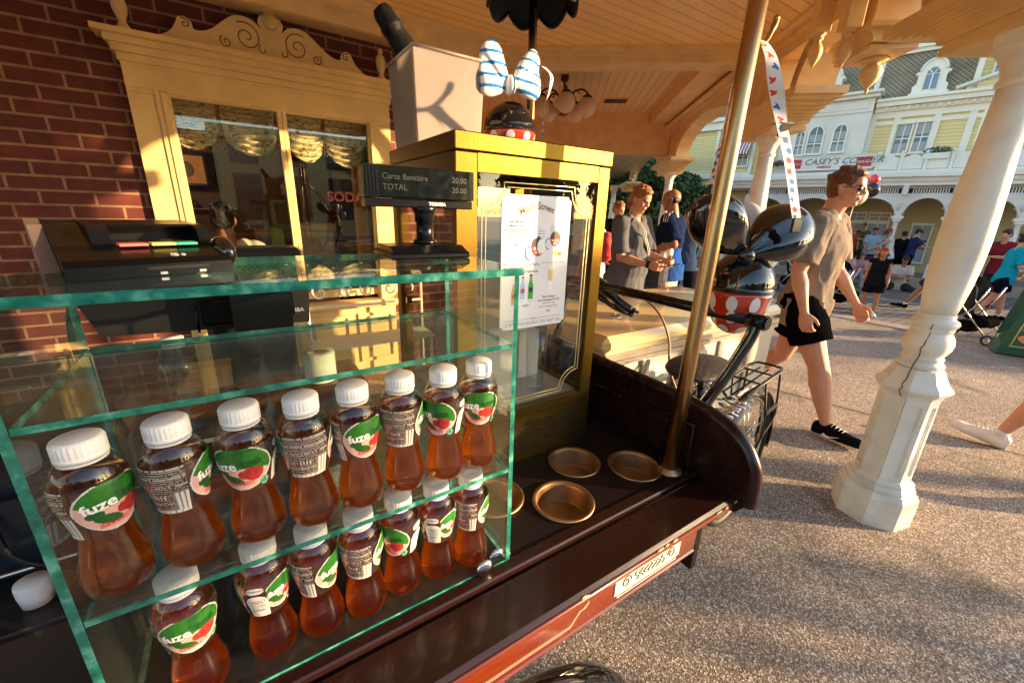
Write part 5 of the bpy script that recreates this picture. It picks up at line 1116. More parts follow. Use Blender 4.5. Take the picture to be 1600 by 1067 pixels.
# second black device edge behind the case top, right of the terminal
q = MB(); q.box((-.045, .80, 1.310), (.085, .87, 1.352), bev=.006); q.box((-.03, .82, CT), (.06, .86, 1.31)); o = q.build('receipt_printer', M['black'], origin=(.02, .83, CT)); tag(o, 'low black receipt printer top edge behind the case beside the terminal', 'printer')
# paper roll, water bottle, small black things behind
q = MB(); q.lathe([(.008, 0), (.026, 0), (.0275, .002), (.0275, .054), (.026, .056), (.0082, .056), (.008, .052)], 36, 0, Matrix.Translation((.093, .80, 1.105)), True); q.lathe([(.007, .0), (.007, .058)], 20, 1, Matrix.Translation((.093, .80, 1.105)), False)
q.build('x', M['dark']) if False else None
o = q.build('paper_roll', [mat('roll_paper', (.72, .69, .64), .8, var=.03), M['dark']], origin=(.093, .80, 1.105)); tag(o, 'white till paper roll standing behind the bottles', 'paper roll')
q = MB(); q.box((.02, .76, CT), (.17, .90, 1.104), bev=.006); o = q.build('card_machine', M['black'], origin=(.09, .83, CT)); tag(o, 'black card machine box under the paper roll', 'box')
q = MB(); q.lathe([(0, 0), (.026, .001), (.029, .006), (.028, .03), (.029, .06), (.029, .085), (.022, .105), (.013, .115), (.013, .12)], 28, 0, Matrix.Translation((-.113, .80, 1.085)), f=lambda a, z: 1+.02*sin(z*400)); q.lathe([(.015, .118), (.015, .133), (0, .134)], 20, 1, Matrix.Translation((-.113, .80, 1.085))); o = q.build('water_bottle', [glassy('water_plastic', (.9, .94, .95), .05, .05, 1.33), capm], origin=(-.113, .80, 1.085)); tag(o, 'clear water bottle behind the case under the register monitor', 'bottle')
q = MB(); q.box((-.19, .76, CT), (-.02, .875, 1.084), bev=.01); q.box((-.11, .758, 1.045), (-.075, .76, 1.052), 1); o = q.build('black_cash_box', [M['blackmat'], capm], origin=(-.1, .82, CT)); tag(o, 'matt black cash box under the water bottle', 'box')
q = MB(); q.lathe([(.018, 0), (.020, .02), (.020, .035), (.019, .040), (0, .040)], 30, 0, Matrix.Translation((-.345, .80, CT))); o = q.build('white_cup', mat('white_lid', (.7, .72, .76), .3, var=.02), origin=(-.345, .80, CT)); tag(o, 'small white lidded pot on the dark counter left of the case', 'pot')
q = MB(); q.tube([(-.6, .85, .845), (-.30, .845, .852), (-.2, .84, .855)], .004, 8); o = q.build('metal_rail', M['chrome'], origin=(-.4, .85, .85)); tag(o, 'thin bright metal rail across the dark counter at far left', 'rail')
q = MB(); q.tube(smooth_path([(-.40, .90, 1.02), (-.39, .87, .93), (-.37, .85, .87), (-.30, .84, .83), (-.24, .87, .828)], 6), .005, 8); q.tube(smooth_path([(-.44, .95, 1.0), (-.42, .9, .9), (-.33, .88, .84)], 6), .005, 8); o = q.build('black_cable', M['blackmat'], origin=(-.35, .86, .83)); tag(o, 'black cable loop drooping over the counter at far left', 'cable')
q = MB(); q.box((-.62, .90, CT), (-.27, 1.25, 1.0), bev=.01); q.box((-.58, .88, CT), (-.30, .90, .96)); o = q.build('black_crate', mat('navy_black', (.010, .016, .024), .4, var=.3), origin=(-.45, 1.0, CT)); tag(o, 'navy black storage box at the left end of the cart', 'box')
# ---------------------------------------------------------------- yellow corner building across the street
FH = 105.; FU = V((cos(R(FH)), sin(R(FH)), 0)); FD = V((sin(R(FH)), -cos(R(FH)), 0)); FP0 = V((13.5, 3.1, 0))    # FU along (to the left), FD away from the camera
FM = Matrix((FU, FD, V((0, 0, 1)))).transposed().to_4x4(); FM.translation = FP0
def fz(px, py, d=0.):
    P = FP0+FD*d; q = atp(px, py, P, FH); return (q-FP0).dot(FU), q.z
bl = thing('corner_building', 'yellow clapboard corner building with mansard roof and arched porch', 'building', tuple(FP0))
UD = .45                                        # depth of the upper wall
yb = MB(); yb.box((-7, UD, 2.3), (4.6, UD+2, 4.25), 0, FM); yb.build('upper_wall', M['yellow'], bl)
S = lambda px, py, d=UD: fz(px, py, d)[0]
Z = lambda px, py, d=UD: fz(px, py, d)[1]
q = MB()                                         # white frieze, pilasters, cornice
q.box((-7, UD-.06, 3.86), (4.6, UD, 4.0), 0, FM); q.box((-7, UD-.12, 4.0), (1.42, UD+.0, 4.10), 0, FM); q.box((-7, UD-.24, 4.10), (1.42, UD, 4.20), 0, FM); q.box((-7, UD-.30, 4.20), (1.42, UD, 4.26), 0, FM)
for px in (1358, 1395, 1456, 1509, 1530): s = S(px, 215); q.box((s-.06, UD-.05, 2.95), (s+.06, UD, 3.86), 0, FM)
q.box((-7, UD-.04, 3.72), (4.6, UD, 3.80), 0, FM)
for k in range(60): q.box((-6.5+k*.13, UD-.17, 4.02), (-6.45+k*.13, UD-.12, 4.09), 0, FM)
for k in range(6): q.box((-6.5+k*.75, UD-.05, 2.6), (-6.38+k*.75, UD, 3.86), 0, FM)
q.build('white_trim', M['white'], bl)
wgl = mat('window_dark', (.05, .07, .09), .08, var=.5, scale=3, spec=.8); lace = mat('lace_curtain', (.36, .38, .40), .8, var=.25, scale=30, stretch=(8, 8, 1))
def window(s0, s1, z0, z1, d, par, M_=None, arch=0, lacef=.55):
    M_ = M_ or FM; t = .035; q = MB(); w = s1-s0
    q.box((s0-t, d-.05, z0-t), (s0, d, z1), 0, M_); q.box((s1, d-.05, z0-t), (s1+t, d, z1), 0, M_); q.box((s0-t*1.4, d-.08, z0-t*1.6), (s1+t*1.4, d, z0-t*.3), 0, M_)
    if arch:
        pts = [(s0+w/2+(w/2)*cos(pi*i/12), z1+arch*sin(pi*i/12)) for i in range(13)]; po = [(s0+w/2+(w/2+t)*cos(pi*i/12), z1+(arch+t)*sin(pi*i/12)) for i in range(13)]
        for i in range(12):
            q.add([(pts[i][0], d-.05, pts[i][1]), (pts[i+1][0], d-.05, pts[i+1][1]), (po[i+1][0], d-.05, po[i+1][1]), (po[i][0], d-.05, po[i][1])], [(0, 1, 2, 3)], 0, False, M_)
    else: q.box((s0-t*1.3, d-.07, z1), (s1+t*1.3, d, z1+t*1.5), 0, M_)
    zm = (z0+z1)/2; q.box((s0, d-.035, zm-.012), (s1, d-.01, zm+.012), 0, M_); q.box((s0+w/2-.010, d-.03, z0), (s0+w/2+.010, d-.01, z1+arch*.95), 0, M_)
    f = q.build('window', M['white'], par); q = MB(); q.box((s0, d-.012, z0), (s1, d-.006, z1), 0, M_)
    if arch: q.add([(x, d-.012, z) for x, z in pts], [tuple(range(13))], 0, False, M_)
    q.box((s0+.01, d-.016, z0), (s1-.01, d-.013, z0+(z1-z0)*.34), 1, M_); q.box((s0+.01, d-.016, zm+.1*(z1-z0)), (s1-.01, d-.013, z1), 1, M_)
    q.build('pane', [wgl, lace], f); return f
for (pl_, pr_, pt, pb) in ((1400, 1420, 196, 240), (1429, 1450, 193, 237)): window(S(pr_, 215), S(pl_, 215), Z(pl_, pb), Z(pl_, pt), UD, bl)
for k in range(4): window(-3.2+k*.5*(-1)-.0, -3.2+k*.5*(-1)+.22, 3.0, 3.6, UD, bl)
# projecting left bay with arched windows
lb = MB(); lb.box((1.45, UD-.35, 2.3), (3.25, UD+.5, 4.3), 0, FM); lb.box((1.38, UD-.47, 4.30), (3.32, UD+.2, 4.38), 0, FM); lb.box((1.33, UD-.55, 4.38), (3.38, UD+.2, 4.44), 0, FM); lb.box((1.45, UD-.38, 4.0), (3.25, UD-.35, 4.05), 0, FM); lb.box((1.55, UD-.37, 4.08), (3.15, UD-.35, 4.26), 0, FM)
lb.build('projecting_bay', M['dim_white'], bl)
DB = UD-.35
for (pl_, pr_, pt, pb) in ((1262, 1283, 212, 240), (1300, 1318, 207, 237), (1243, 1255, 214, 242)):
    s0, s1 = S(pr_, 225, DB), S(pl_, 225, DB); z0 = Z(pl_, pb, DB); z1 = Z(pl_, pt, DB); window(s0, s1, z0, z1, DB, bl, arch=(s1-s0)*.62)
# mansard roof
def shingle():
    m, nt, b = new_mat('fish_scale_slates'); g = nt.nodes.new('ShaderNodeNewGeometry'); sx = nt.nodes.new('ShaderNodeVectorMath'); sx.operation = 'DOT_PRODUCT'; sx.inputs[1].default_value = tuple(FU)
    nt.links.new(g.outputs['Position'], sx.inputs[0]); sp = nt.nodes.new('ShaderNodeSeparateXYZ'); nt.links.new(g.outputs['Position'], sp.inputs[0])
    outs = []
    for sg in (1, -1):
        a = nt.nodes.new('ShaderNodeMath'); a.operation = 'MULTIPLY_ADD'; a.inputs[1].default_value = sg*1.0; nt.links.new(sx.outputs['Value'], a.inputs[0]); nt.links.new(sp.outputs['Z'], a.inputs[2])
        d = nt.nodes.new('ShaderNodeMath'); d.operation = 'MULTIPLY'; d.inputs[1].default_value = 10.5; nt.links.new(a.outputs[0], d.inputs[0]); f = nt.nodes.new('ShaderNodeMath'); f.operation = 'FRACT'; nt.links.new(d.outputs[0], f.inputs[0])
        c_ = nt.nodes.new('ShaderNodeMath'); c_.operation = 'LESS_THAN'; c_.inputs[1].default_value = .17; nt.links.new(f.outputs[0], c_.inputs[0]); outs.append(c_)
    mxx = nt.nodes.new('ShaderNodeMath'); mxx.operation = 'MAXIMUM'; nt.links.new(outs[0].outputs[0], mxx.inputs[0]); nt.links.new(outs[1].outputs[0], mxx.inputs[1])
    n = nt.nodes.new('ShaderNodeTexNoise'); n.inputs['Scale'].default_value = 4; n.inputs['Detail'].default_value = 6; nt.links.new(g.outputs['Position'], n.inputs['Vector'])
    rp = nt.nodes.new('ShaderNodeValToRGB'); e = rp.color_ramp.elements; e[0].position = .3; e[0].color = (.24, .19, .12, 1); e[1].position = .7; e[1].color = (.36, .29, .18, 1); nt.links.new(n.outputs['Fac'], rp.inputs[0])
    mx = nt.nodes.new('ShaderNodeMix'); mx.data_type = 'RGBA'; nt.links.new(mxx.outputs[0], mx.inputs['Factor']); nt.links.new(rp.outputs[0], mx.inputs[6]); mx.inputs[7].default_value = (.07, .055, .035, 1)
    nt.links.new(mx.outputs[2], b.inputs['Base Color']); sinp(b, 'Roughness', .8); return m
slate = shingle()
q = MB()
def quad(q, pts, mi=0, MM=None): q.add(pts, [(0, 1, 2, 3)], mi, False, MM or FM)
quad(q, [(-.13, UD-.05, 4.26), (3.4, UD-.05, 4.26), (3.2, UD+.55, 5.36), (-.13, UD+.55, 5.36)])
quad(q, [(-.13, UD+.55, 5.50), (3.2, UD+.55, 5.50), (2.9, UD+1.0, 5.95), (-.13, UD+1.0, 5.95)])
quad(q, [(3.4, UD-.05, 4.26), (3.4, UD+2.5, 4.26), (3.2, UD+2.2, 5.36), (3.2, UD+.55, 5.36)])
quad(q, [(-7, UD-.05, 4.30), (-1.6, UD-.05, 4.30), (-1.6, UD+.8, 5.0), (-7, UD+.8, 5.0)])
q.build('mansard_roof', slate, bl)
q = MB(); q.box((-.13, UD+.47, 5.34), (3.25, UD+.6, 5.42), 0, FM); q.box((-.13, UD+.41, 5.42), (3.3, UD+.6, 5.50), 0, FM); q.box((-.13, UD+.92, 5.93), (2.95, UD+1.1, 5.98), 0, FM)
quad(q, [(1.48, UD-.065, 4.26), (1.58, UD-.065, 4.26), (1.58, UD+.535, 5.36), (1.48, UD+.535, 5.36)])
for k in range(9): q.box((1.515, UD-.08+.6*(k+.5)/9, 4.30+1.1*(k+.5)/9), (1.545, UD-.05+.6*(k+.5)/9, 4.33+1.1*(k+.5)/9), 0, FM)
q.box((-.21, UD-.10, 4.2), (-.12, UD+.6, 5.5), 0, FM)
q.build('roof_trim', M['white'], bl)
q = MB(); cm_ = mat('blue_iron', (.18, .30, .48), .4, .3, var=.1)
for k in range(24):
    s = 0.0+k*.125; q.tube([(s+.03*cos(a), UD+1.0, 6.06+.04*sin(a)) for a in [2*pi*i/10 for i in range(10)]], .007, 5, 0, FM, closed=True); q.tube([(s+.0625, UD+1.0, 5.97), (s+.0625, UD+1.0, 6.12)], .006, 5, 0, FM); q.ball((s+.0625, UD+1.0, 6.13), .014, 6, 0, FM)
q.tube([(-.1, UD+1.0, 6.0), (2.95, UD+1.0, 6.0)], .006, 5, 0, FM); q.tube([(-.1, UD+1.0, 6.11), (2.95, UD+1.0, 6.11)], .006, 5, 0, FM)
q.tube([(1.60, UD+.5, 5.5), (1.60, UD+.5, 6.05)], .018, 6, 0, FM); q.ball((1.60, UD+.5, 5.75), .05, 8, 0, FM); q.ball((1.60, UD+.5, 5.90), .035, 8, 0, FM)
q.build('roof_cresting', cm_, bl)
q = MB(); q.prism([(-.05, 0), (-1.9, 0), (-1.9, .1), (-1.0, .42), (-.05, .1)], -UD+.10, -UD-.3, 0, FM @ Matrix(((1, 0, 0, 0), (0, 0, -1, 0), (0, 1, 0, 4.24), (0, 0, 0, 1)))); q.build('gable', M['yellow'], bl)
q = MB(); q.tube([(.12, UD-.30, 4.30), (-.95, UD-.30, 4.66), (-2.0, UD-.30, 4.30)], .045, 4, 0, FM); q.build('gable_trim', M['white'], bl)
# right part of the house above the gable
q = MB(); q.box((-7, UD+.3, 4.26), (-.21, UD+2.0, 5.6), 0, FM); q.build('side_tower', M['yellow'], bl)
window(-.62, -.42, 4.62, 4.95, UD+.3, bl)
# dormers
def dormer(sc_, zc, d, k=1.):
    q = MB(); w, h = .20*k, .62*k
    sil = [(-w*1.75, -.08), (w*1.75, -.08), (w*1.75, 0), (w*1.5, .04), (w*1.55, .14), (w*1.25, .2), (w*1.22, h*.62), (w*1.5, h*.66), (w*1.5, h*.72), (w*1.2, h*.74)] + [(w*1.2*cos(pi*i/12), h*.74+w*1.35*sin(pi*i/12)) for i in range(1, 12)] + [(-w*1.2, h*.74), (-w*1.5, h*.72), (-w*1.5, h*.66), (-w*1.22, h*.62), (-w*1.25, .2), (-w*1.55, .14), (-w*1.5, .04), (-w*1.75, 0)]
    T = FM @ Matrix.Translation((sc_, d, zc)) @ Matrix(((1, 0, 0, 0), (0, 0, 1, 0), (0, 1, 0, 0), (0, 0, 0, 1)))
    q.prism(sil, -.02, .60, 0, T); q.prism([(-w*1.9, -.14), (w*1.9, -.14), (w*1.9, -.08), (-w*1.9, -.08)], -.08, .3, 0, T)
    arcp = [(w*1.12*cos(pi*i/14), h*.74+w*1.22*sin(pi*i/14)) for i in range(15)]; q.tube([(x, z, -.03) for x, z in arcp], .025*k, 6, 0, T)
    q.lathe([(0, 0), (.03, .02), (.018, .05), (.035, .08), (.02, .12), (.008, .15), (0, .2)], 10, 0, T @ Matrix.Translation((0, h*.74+w*1.38, 0)) @ Matrix.Rotation(-pi/2, 4, 'X'))
    f = q.build('dormer', M['white'], bl); q = MB(); pts = [(-w*.62, .06), (w*.62, .06), (w*.62, h*.62)]+[(w*.62*cos(pi*i/10), h*.62+w*.72*sin(pi*i/10)) for i in range(1, 10)]+[(-w*.62, h*.62)]
    q.prism(pts, -.024, -.021, 0, T); q.build('pane', mat('sky_pane', (.10, .20, .27), .05, var=.3, scale=4, spec=1.), f)
    q = MB(); q.box((-.012, .06, -.034), (.012, h*.62, -.024), 0, T); q.tube([(0, h*.62, -.03), (-w*.42, h*.62+w*.55, -.03)], .012, 5, 0, T); q.tube([(0, h*.62, -.03), (w*.42, h*.62+w*.55, -.03)], .012, 5, 0, T); q.tube([(-w*.62, h*.62, -.03), (w*.62, h*.62, -.03)], .01, 5, 0, T); q.tube([(x, z, -.03) for x, z in pts], .012, 5, 0, T, closed=True); q.build('muntin', M['white'], f)
s_, z_ = fz(1449, 147, UD); dormer(s_, z_+.02, UD-.02, .97); s_, z_ = fz(1290, 163, UD); dormer(s_, 4.5, UD-.02, .97)
# balcony, ledge, porch
q = MB(); q.box((-7, -.12, 2.30), (4.4, .45, 2.38), 0, FM); q.box((-7, -.16, 2.38), (4.4, .45, 2.48), 0, FM); q.box((-7, -.25, 2.48), (4.4, .45, 2.58), 0, FM); q.box((-7, -.20, 2.58), (4.4, .45, 2.64), 0, FM)
for k in range(110): q.box((-6.9+k*.10, -.19, 2.40), (-6.87+k*.10, -.16, 2.44), 0, FM)
q.build('porch_cornice', M['white'], bl)
q = MB()
k = 0; s = 1.05
while s > -6.5:
    w = .34; pts = [(s, 2.66), (s-w, 2.66), (s-w, 2.90)]+[(s-w+w*t, 2.90+.08*sin(pi*t)**2) for t in [i/8 for i in range(1, 8)]]+[(s, 2.90)]
    q.prism(pts, -.10, -.05, 0, FM @ Matrix(((1, 0, 0, 0), (0, 0, 1, 0), (0, 1, 0, 0), (0, 0, 0, 1)))); q.box((s+.005, -.13, 2.64), (s+.065, -.03, 2.98), 0, FM); q.ball((s+.035, -.08, 3.02), .045, 8, 0, FM); s -= .42
q.build('balustrade', M['white'], bl)
fl_t = thing('flower_box', 'white window box of purple and green plants on the yellow house balcony', 'flower box', tuple(FP0+FU*.23+V((0, 0, 2.95))))
def leafclump(q, c, rx, ry, rz, n, size, mis=(0,), seed=1, shell=.5):
    rnd = random.Random(seed)
    for _ in range(n):
        while True:
            p = V((rnd.uniform(-1, 1), rnd.uniform(-1, 1), rnd.uniform(-1, 1)))
            if p.length < 1 and (p.length > shell or rnd.random() < .25): break
        p = V((p.x*rx, p.y*ry, p.z*rz))+V(c); a = V((rnd.gauss(0, 1), rnd.gauss(0, 1), rnd.gauss(0, 1))).normalized(); b = a.orthogonal().normalized(); b.rotate(Matrix.Rotation(rnd.uniform(0, 6.28), 3, a)); cc = a.cross(b); s = size*rnd.uniform(.6, 1.35)
        q.add([p-b*s*.5, p+cc*s*.28, p+b*s*.5, p-cc*s*.28], [(0, 1, 2, 3)], rnd.choice(mis))
s_, z_ = fz(1465, 238, -.08)
q = MB(); q.box((s_-.20, -.16, z_-.14), (s_+.20, -.02, z_-.02), 0, FM); q.build('box', M['white'], fl_t); q = MB(); c = FM @ V((s_, -.08, z_+.04)); leafclump(q, c, .10, .24, .08, 420, .045, (0, 0, 0, 1, 2), 4, .1); q.build('plants', [M['leaf'], mat('petal_purple', (.22, .06, .22), .6), mat('petal_white', (.6, .55, .6), .6)], fl_t)
f2 = thing('flower_box', 'dark leafy flower garland on the balcony left of the CASEYS sign', 'flower box', tuple(FP0+FU*3.4+V((0, 0, 2.95))))
s_, z_ = fz(1212, 256, -.1); q = MB(); leafclump(q, FM @ V((s_, -.1, z_)), .10, .34, .08, 520, .05, (0, 0, 1), 6, .1); q.build('plants', [M['leaf'], mat('petal_pink', (.45, .25, .32), .6)], f2)
# porch: columns, arches, back wall
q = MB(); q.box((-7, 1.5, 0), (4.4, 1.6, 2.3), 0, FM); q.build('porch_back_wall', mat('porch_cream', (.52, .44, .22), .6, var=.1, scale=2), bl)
q = MB(); q.box((-7, -.1, 0), (4.4, 1.5, .22), 0, FM); q.box((-7, -.35, 0), (4.4, -.1, .11), 0, FM); q.build('porch_floor', M['stone'], bl)
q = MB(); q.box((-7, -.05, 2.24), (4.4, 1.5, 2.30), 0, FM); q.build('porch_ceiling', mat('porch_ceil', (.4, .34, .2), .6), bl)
cols = [-6.0, -4.9, -3.75, -2.6, -1.5, -.42, .44, 1.62, 2.75, 3.9]
for i, s in enumerate(cols):
    q = MB(); T = FM @ Matrix.Translation((s, .0, 0)); q.box((-.09, -.09, .22), (.09, .09, .55), 0, T); q.lathe([(.055, .55), (.05, .6), (.045, .9), (.05, 1.3), (.042, 1.45), (.06, 1.47), (.05, 1.5)], 12, 0, T); q.box((-.08, -.08, 1.5), (.08, .08, 1.56), 0, T); q.box((-.11, -.1, 1.56), (.11, .1, 1.62), 0, T); q.build('porch_column', M['white'], bl)
q = MB()
for a, b in zip(cols[:-1], cols[1:]):
    n = 14; w = b-a-.12; cz = 1.62; hh = .40
    P = [(a+.06+w/2-w/2*cos(pi*i/n), cz+hh*sin(pi*i/n)) for i in range(n+1)]
    for i in range(n):
        A, B = P[i], P[i+1]; q.prism([A, B, (B[0], 2.10), (A[0], 2.10)], -.03, .03, 0, FM @ Matrix(((1, 0, 0, 0), (0, 0, 1, 0), (0, 1, 0, 0), (0, 0, 0, 1))))
    q.tube([(x, -.04, z+.02) for x, z in P], .022, 6, 0, FM)
    for t in range(7): aa = R(20+t*18); q.tube([(a+.03+.0, -.035, 1.75), (a+.03+.14*cos(aa), -.035, 1.75+.16*sin(aa))], .008, 4, 0, FM)
    q.box((a-.06, -.03, 1.6), (a+.06, .03, 2.30), 0, FM)
q.build('porch_arches', M['dim_white'], bl)
q = MB()
for a, b in zip(cols[:-1], cols[1:]):
    q.box((a+.06, -.03, 2.10), (b-.06, .0, 2.13), 0, FM); q.box((a+.06, -.03, 2.26), (b-.06, .0, 2.30), 0, FM); x = a+.12
    while x < b-.12: q.box((x, -.02, 2.13), (x+.022, -.0, 2.26), 0, FM); x += .045
    q.box((a-.05, -.16, 2.12), (a+.05, -.03, 2.30), 0, FM); q.ball((a, -.14, 2.10), .04, 8, 0, FM)
q.build('porch_fret', M['dim_white'], bl)
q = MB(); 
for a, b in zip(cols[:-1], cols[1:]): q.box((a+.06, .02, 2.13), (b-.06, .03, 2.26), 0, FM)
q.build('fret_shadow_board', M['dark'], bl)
for (s0, s1, z0, z1) in [(.60, .98, .5, 1.42), (1.10, 1.48, .5, 1.42), (.60, .98, 1.52, 1.68), (1.10, 1.48, 1.52, 1.68), (-.28, .06, .5, 1.42), (1.75, 2.15, .5, 1.42), (2.25, 2.6, .5, 1.42), (-1.35, -.9, .3, 1.5), (-2.4, -1.9, .5, 1.5)]:
    s0 += .15*0; window(s0, s1, z0, z1, 1.5, bl)
# sign
sg = thing('building_sign', 'white CASEYS shop sign with red drink boxes at both ends', 'sign', tuple(FP0+FU*2+V((0, 0, 2.85))))
s1, _ = fz(1232, 262, -.12); s0, _ = fz(1367, 255, -.12); z0, z1 = 2.70, 3.02
q = MB(); rr_p = [(s0+.05, z0), (s1-.05, z0), (s1, z0+.05), (s1, z1-.05), (s1-.05, z1), (s0+.05, z1), (s0, z1-.05), (s0, z0+.05)]
XZ = FM @ Matrix(((1, 0, 0, 0), (0, 0, 1, 0), (0, 1, 0, 0), (0, 0, 0, 1)))
q.prism(rr_p, -.16, -.12, 0, XZ); q.tube([(x, z, -.165) for x, z in rr_p], .014, 5, 0, XZ, closed=True); q.build('board', M['white'], sg)
redm = mat('sign_red', (.55, .02, .03), .4, var=0)
q = MB(); q.box((s0+.06, -.168, z0+.05), (s0+.36, -.162, z1-.05), 0, FM); q.box((s1-.28, -.168, z0+.05), (s1-.10, -.162, z1-.05), 0, FM); q.build('red_box', redm, sg)
def ftxt(q, s, x, z, size, mi=0, d=-.172, **k):
    T = FM @ Matrix.Translation((x, d, z)) @ Matrix(((-1, 0, 0, 0), (0, 0, 1, 0), (0, 1, 0, 0), (0, 0, 0, 1))); add_text(q, s, size, T, mi, **k)
q = MB(); ftxt(q, "CASEY'S CORNER", fz(1256, 260, -.12)[0], z0+.19, .20, 0, shear=.3, align='LEFT'); ftxt(q, 'FAMOUS', fz(1287, 262, -.12)[0], z0+.065, .075, 1, bold=.003, shear=.2)
ftxt(q, 'Coca-Cola', s0+.21, (z0+z1)/2, .085, 2, shear=.3, bold=.002); ftxt(q, 'Coca', s1-.19, (z0+z1)/2, .07, 2, shear=.3)
q.build('lettering', [mat('sign_ink', (.04, .07, .10), .4, var=0), redm, M['white']], sg)
# left wing with striped awning
lw_ = thing('awning_house', 'cream corner wing with a red and white striped window awning', 'building', tuple(FP0+FU*4.6))
q = MB(); q.box((3.9, .3, 0), (6.1, 3, 3.95), 0, FM); q.build('wall', M['yellow'], lw_)
q = MB(); q.box((3.85, .15, 3.95), (6.2, .5, 4.15), 0, FM); q.box((3.8, .05, 4.15), (6.25, .5, 4.25), 0, FM); q.box((3.9, .2, 2.6), (6.1, .3, 2.75), 0, FM); q.box((3.9, .24, 2.75), (3.98, .3, 3.95), 0, FM); q.box((4.9, .24, 2.75), (4.98, .3, 3.95), 0, FM); q.build('trim', M['white'], lw_)
q = MB(); quad(q, [(3.8, .05, 4.25), (6.25, .05, 4.25), (6.1, .8, 4.9), (3.9, .8, 4.9)]); q.build('roof', slate, lw_)
window(4.05, 4.30, 2.95, 3.45, .3, lw_); window(4.42, 4.67, 2.95, 3.45, .3, lw_)
q = MB(); n = 22
for k in range(n):
    a0_, a1_ = 3.98+(.85)*k/n, 3.98+.85*(k+1)/n; quad(q, [(a0_, -.15, 3.28), (a1_, -.15, 3.28), (a1_, .28, 3.72), (a0_, .28, 3.72)], k % 2); quad(q, [(a0_, -.15, 3.20), (a1_, -.15, 3.20), (a1_, -.15, 3.28), (a0_, -.15, 3.28)], k % 2)
q.build('awning', [mat('awning_white', (.75, .72, .70), .7), mat('awning_red', (.30, .03, .06), .7)], lw_)
# pale far building with balcony seen under the arch
hh = R(33+90); GU = V((cos(hh), sin(hh), 0)); GD = V((cos(R(33)), sin(R(33)), 0)); GP = V((cos(R(36.5)), sin(R(36.5)), 0))*19
GM = Matrix((GU, GD, V((0, 0, 1)))).transposed().to_4x4(); GM.translation = GP
gb = thing('grey_balcony_house', 'pale grey clapboard house with a white balcony under the arch', 'building', tuple(GP))
q = MB(); q.box((-2.0, 0, 0), (2.6, 3, 7), 0, GM); q.build('wall', M['greyboard'], gb)
q = MB(); q.box((-2.1, -.5, 3.35), (2.7, 0, 3.5), 0, GM); q.box((-2.1, -.55, 3.5), (2.7, 0, 3.56), 0, GM); q.box((-2.1, -.5, 4.35), (2.7, -.42, 4.42), 0, GM)
for k in range(38): q.box((-2.05+k*.125, -.48, 3.56), (-2.0+k*.125, -.44, 4.35), 0, GM)
for s in (-2.0, -.6, .9, 2.5): q.box((s-.08, -.52, 3.56), (s+.08, -.40, 4.5), 0, GM); q.box((s-.07, -.08, 0), (s+.07, 0, 7), 0, GM)
q.box((-2.1, -.15, 2.5), (2.7, 0, 2.65), 0, GM); q.box((-2.1, -.12, 1.4), (2.7, 0, 1.5), 0, GM); q.build('balcony', M['dim_white'], gb)
for s in (-1.6, -.35, 1.3): window(s, s+.55, 3.75, 4.9, 0, gb, GM); window(s, s+.55, 1.6, 2.4, 0, gb, GM)
q = MB(); leafclump(q, GM @ V((.2, -.35, 3.75)), .3, 1.6, .22, 900, .10, (0,), 8, .1); q.build('balcony_plants', M['leaf'], gb)
# dark green shop with sign
hh = R(45+90); KU = V((cos(hh), sin(hh), 0)); KD = V((cos(R(45)), sin(R(45)), 0)); KP = V((cos(R(45)), sin(R(45)), 0))*17
KM = Matrix((KU, KD, V((0, 0, 1)))).transposed().to_4x4(); KM.translation = KP
ks = thing('green_shop', 'dark green shopfront with white lettering behind the red haired woman', 'building', tuple(KP))
q = MB(); q.box((-2.4, 0, 0), (3.4, 3, 5.6), 0, KM); q.box((-2.5, -.25, 2.95), (3.5, 0, 3.1), 0, KM); q.box((-2.5, -.3, 3.8), (3.5, 0, 4.0), 0, KM); q.box((-2.5, -.12, 1.9), (3.5, 0, 2.0), 0, KM); q.box((-2.4, -.06, 3.1), (3.4, 0, 3.16), 0, KM)
q.build('facade', board_mat('green_boards', (.06, .085, .055), .35, 0, .5, .5, .12, z_dir=True), ks)
q = MB(); q.box((-2.4, -.10, 2.1), (3.4, -.0, 2.9), 0, KM); q.build('sign_board', mat('sign_black', (.02, .02, .02), .4), ks)
q = MB(); T = KM @ Matrix.Translation((-.62, -.12, 2.48)) @ Matrix(((-1, 0, 0, 0), (0, 0, 1, 0), (0, 1, 0, 0), (0, 0, 0, 1))); add_text(q, 'r & Co.', .42, T, 0, bold=.006, align='CENTER'); q.build('lettering', M['white'], ks)
for s in (-1.9, -.9, .1, 1.1, 2.1): window(s, s+.6, .7, 1.75, 0, ks, KM); 
for s in (-1.9, -.6, .7): window(s, s+.5, 4.3, 5.2, 0, ks, KM)
# trees beyond
def tree(x, y, h, r, label, seed, n=2600, size=.16):
    t = thing('tree', label, 'tree', (x, y, 0)); rnd = random.Random(seed); q = MB(); P = [(x, y, 0), (x+.05, y, h*.3), (x-.03, y+.05, h*.6), (x, y, h*.85)]; q.tube(smooth_path(P, 4), [.13-.008*i for i in range(13)], 9)
    cl = []
    for k in range(9):
        a = rnd.uniform(0, 6.28); rr = r*rnd.uniform(.25, .75); zz = h*rnd.uniform(.42, .95); c = V((x+rr*cos(a), y+rr*sin(a), zz)); cl.append(c); q.tube(smooth_path([(x, y, zz-.5*r), (x+rr*.4*cos(a), y+rr*.4*sin(a), zz-.25*r), c], 3), [.05, .045, .04, .03, .025, .02, .012], 6)
    q.build('trunk', M['trunk'], t); q = MB()
    for k, c in enumerate(cl): leafclump(q, c, r*.48, r*.48, r*.40, n//9, size, (0, 0, 1), seed+k, .35)
    q.build('crown', [M['leaf'], mat('foliage_light', (.08, .13, .03), .6, var=.3)], t)
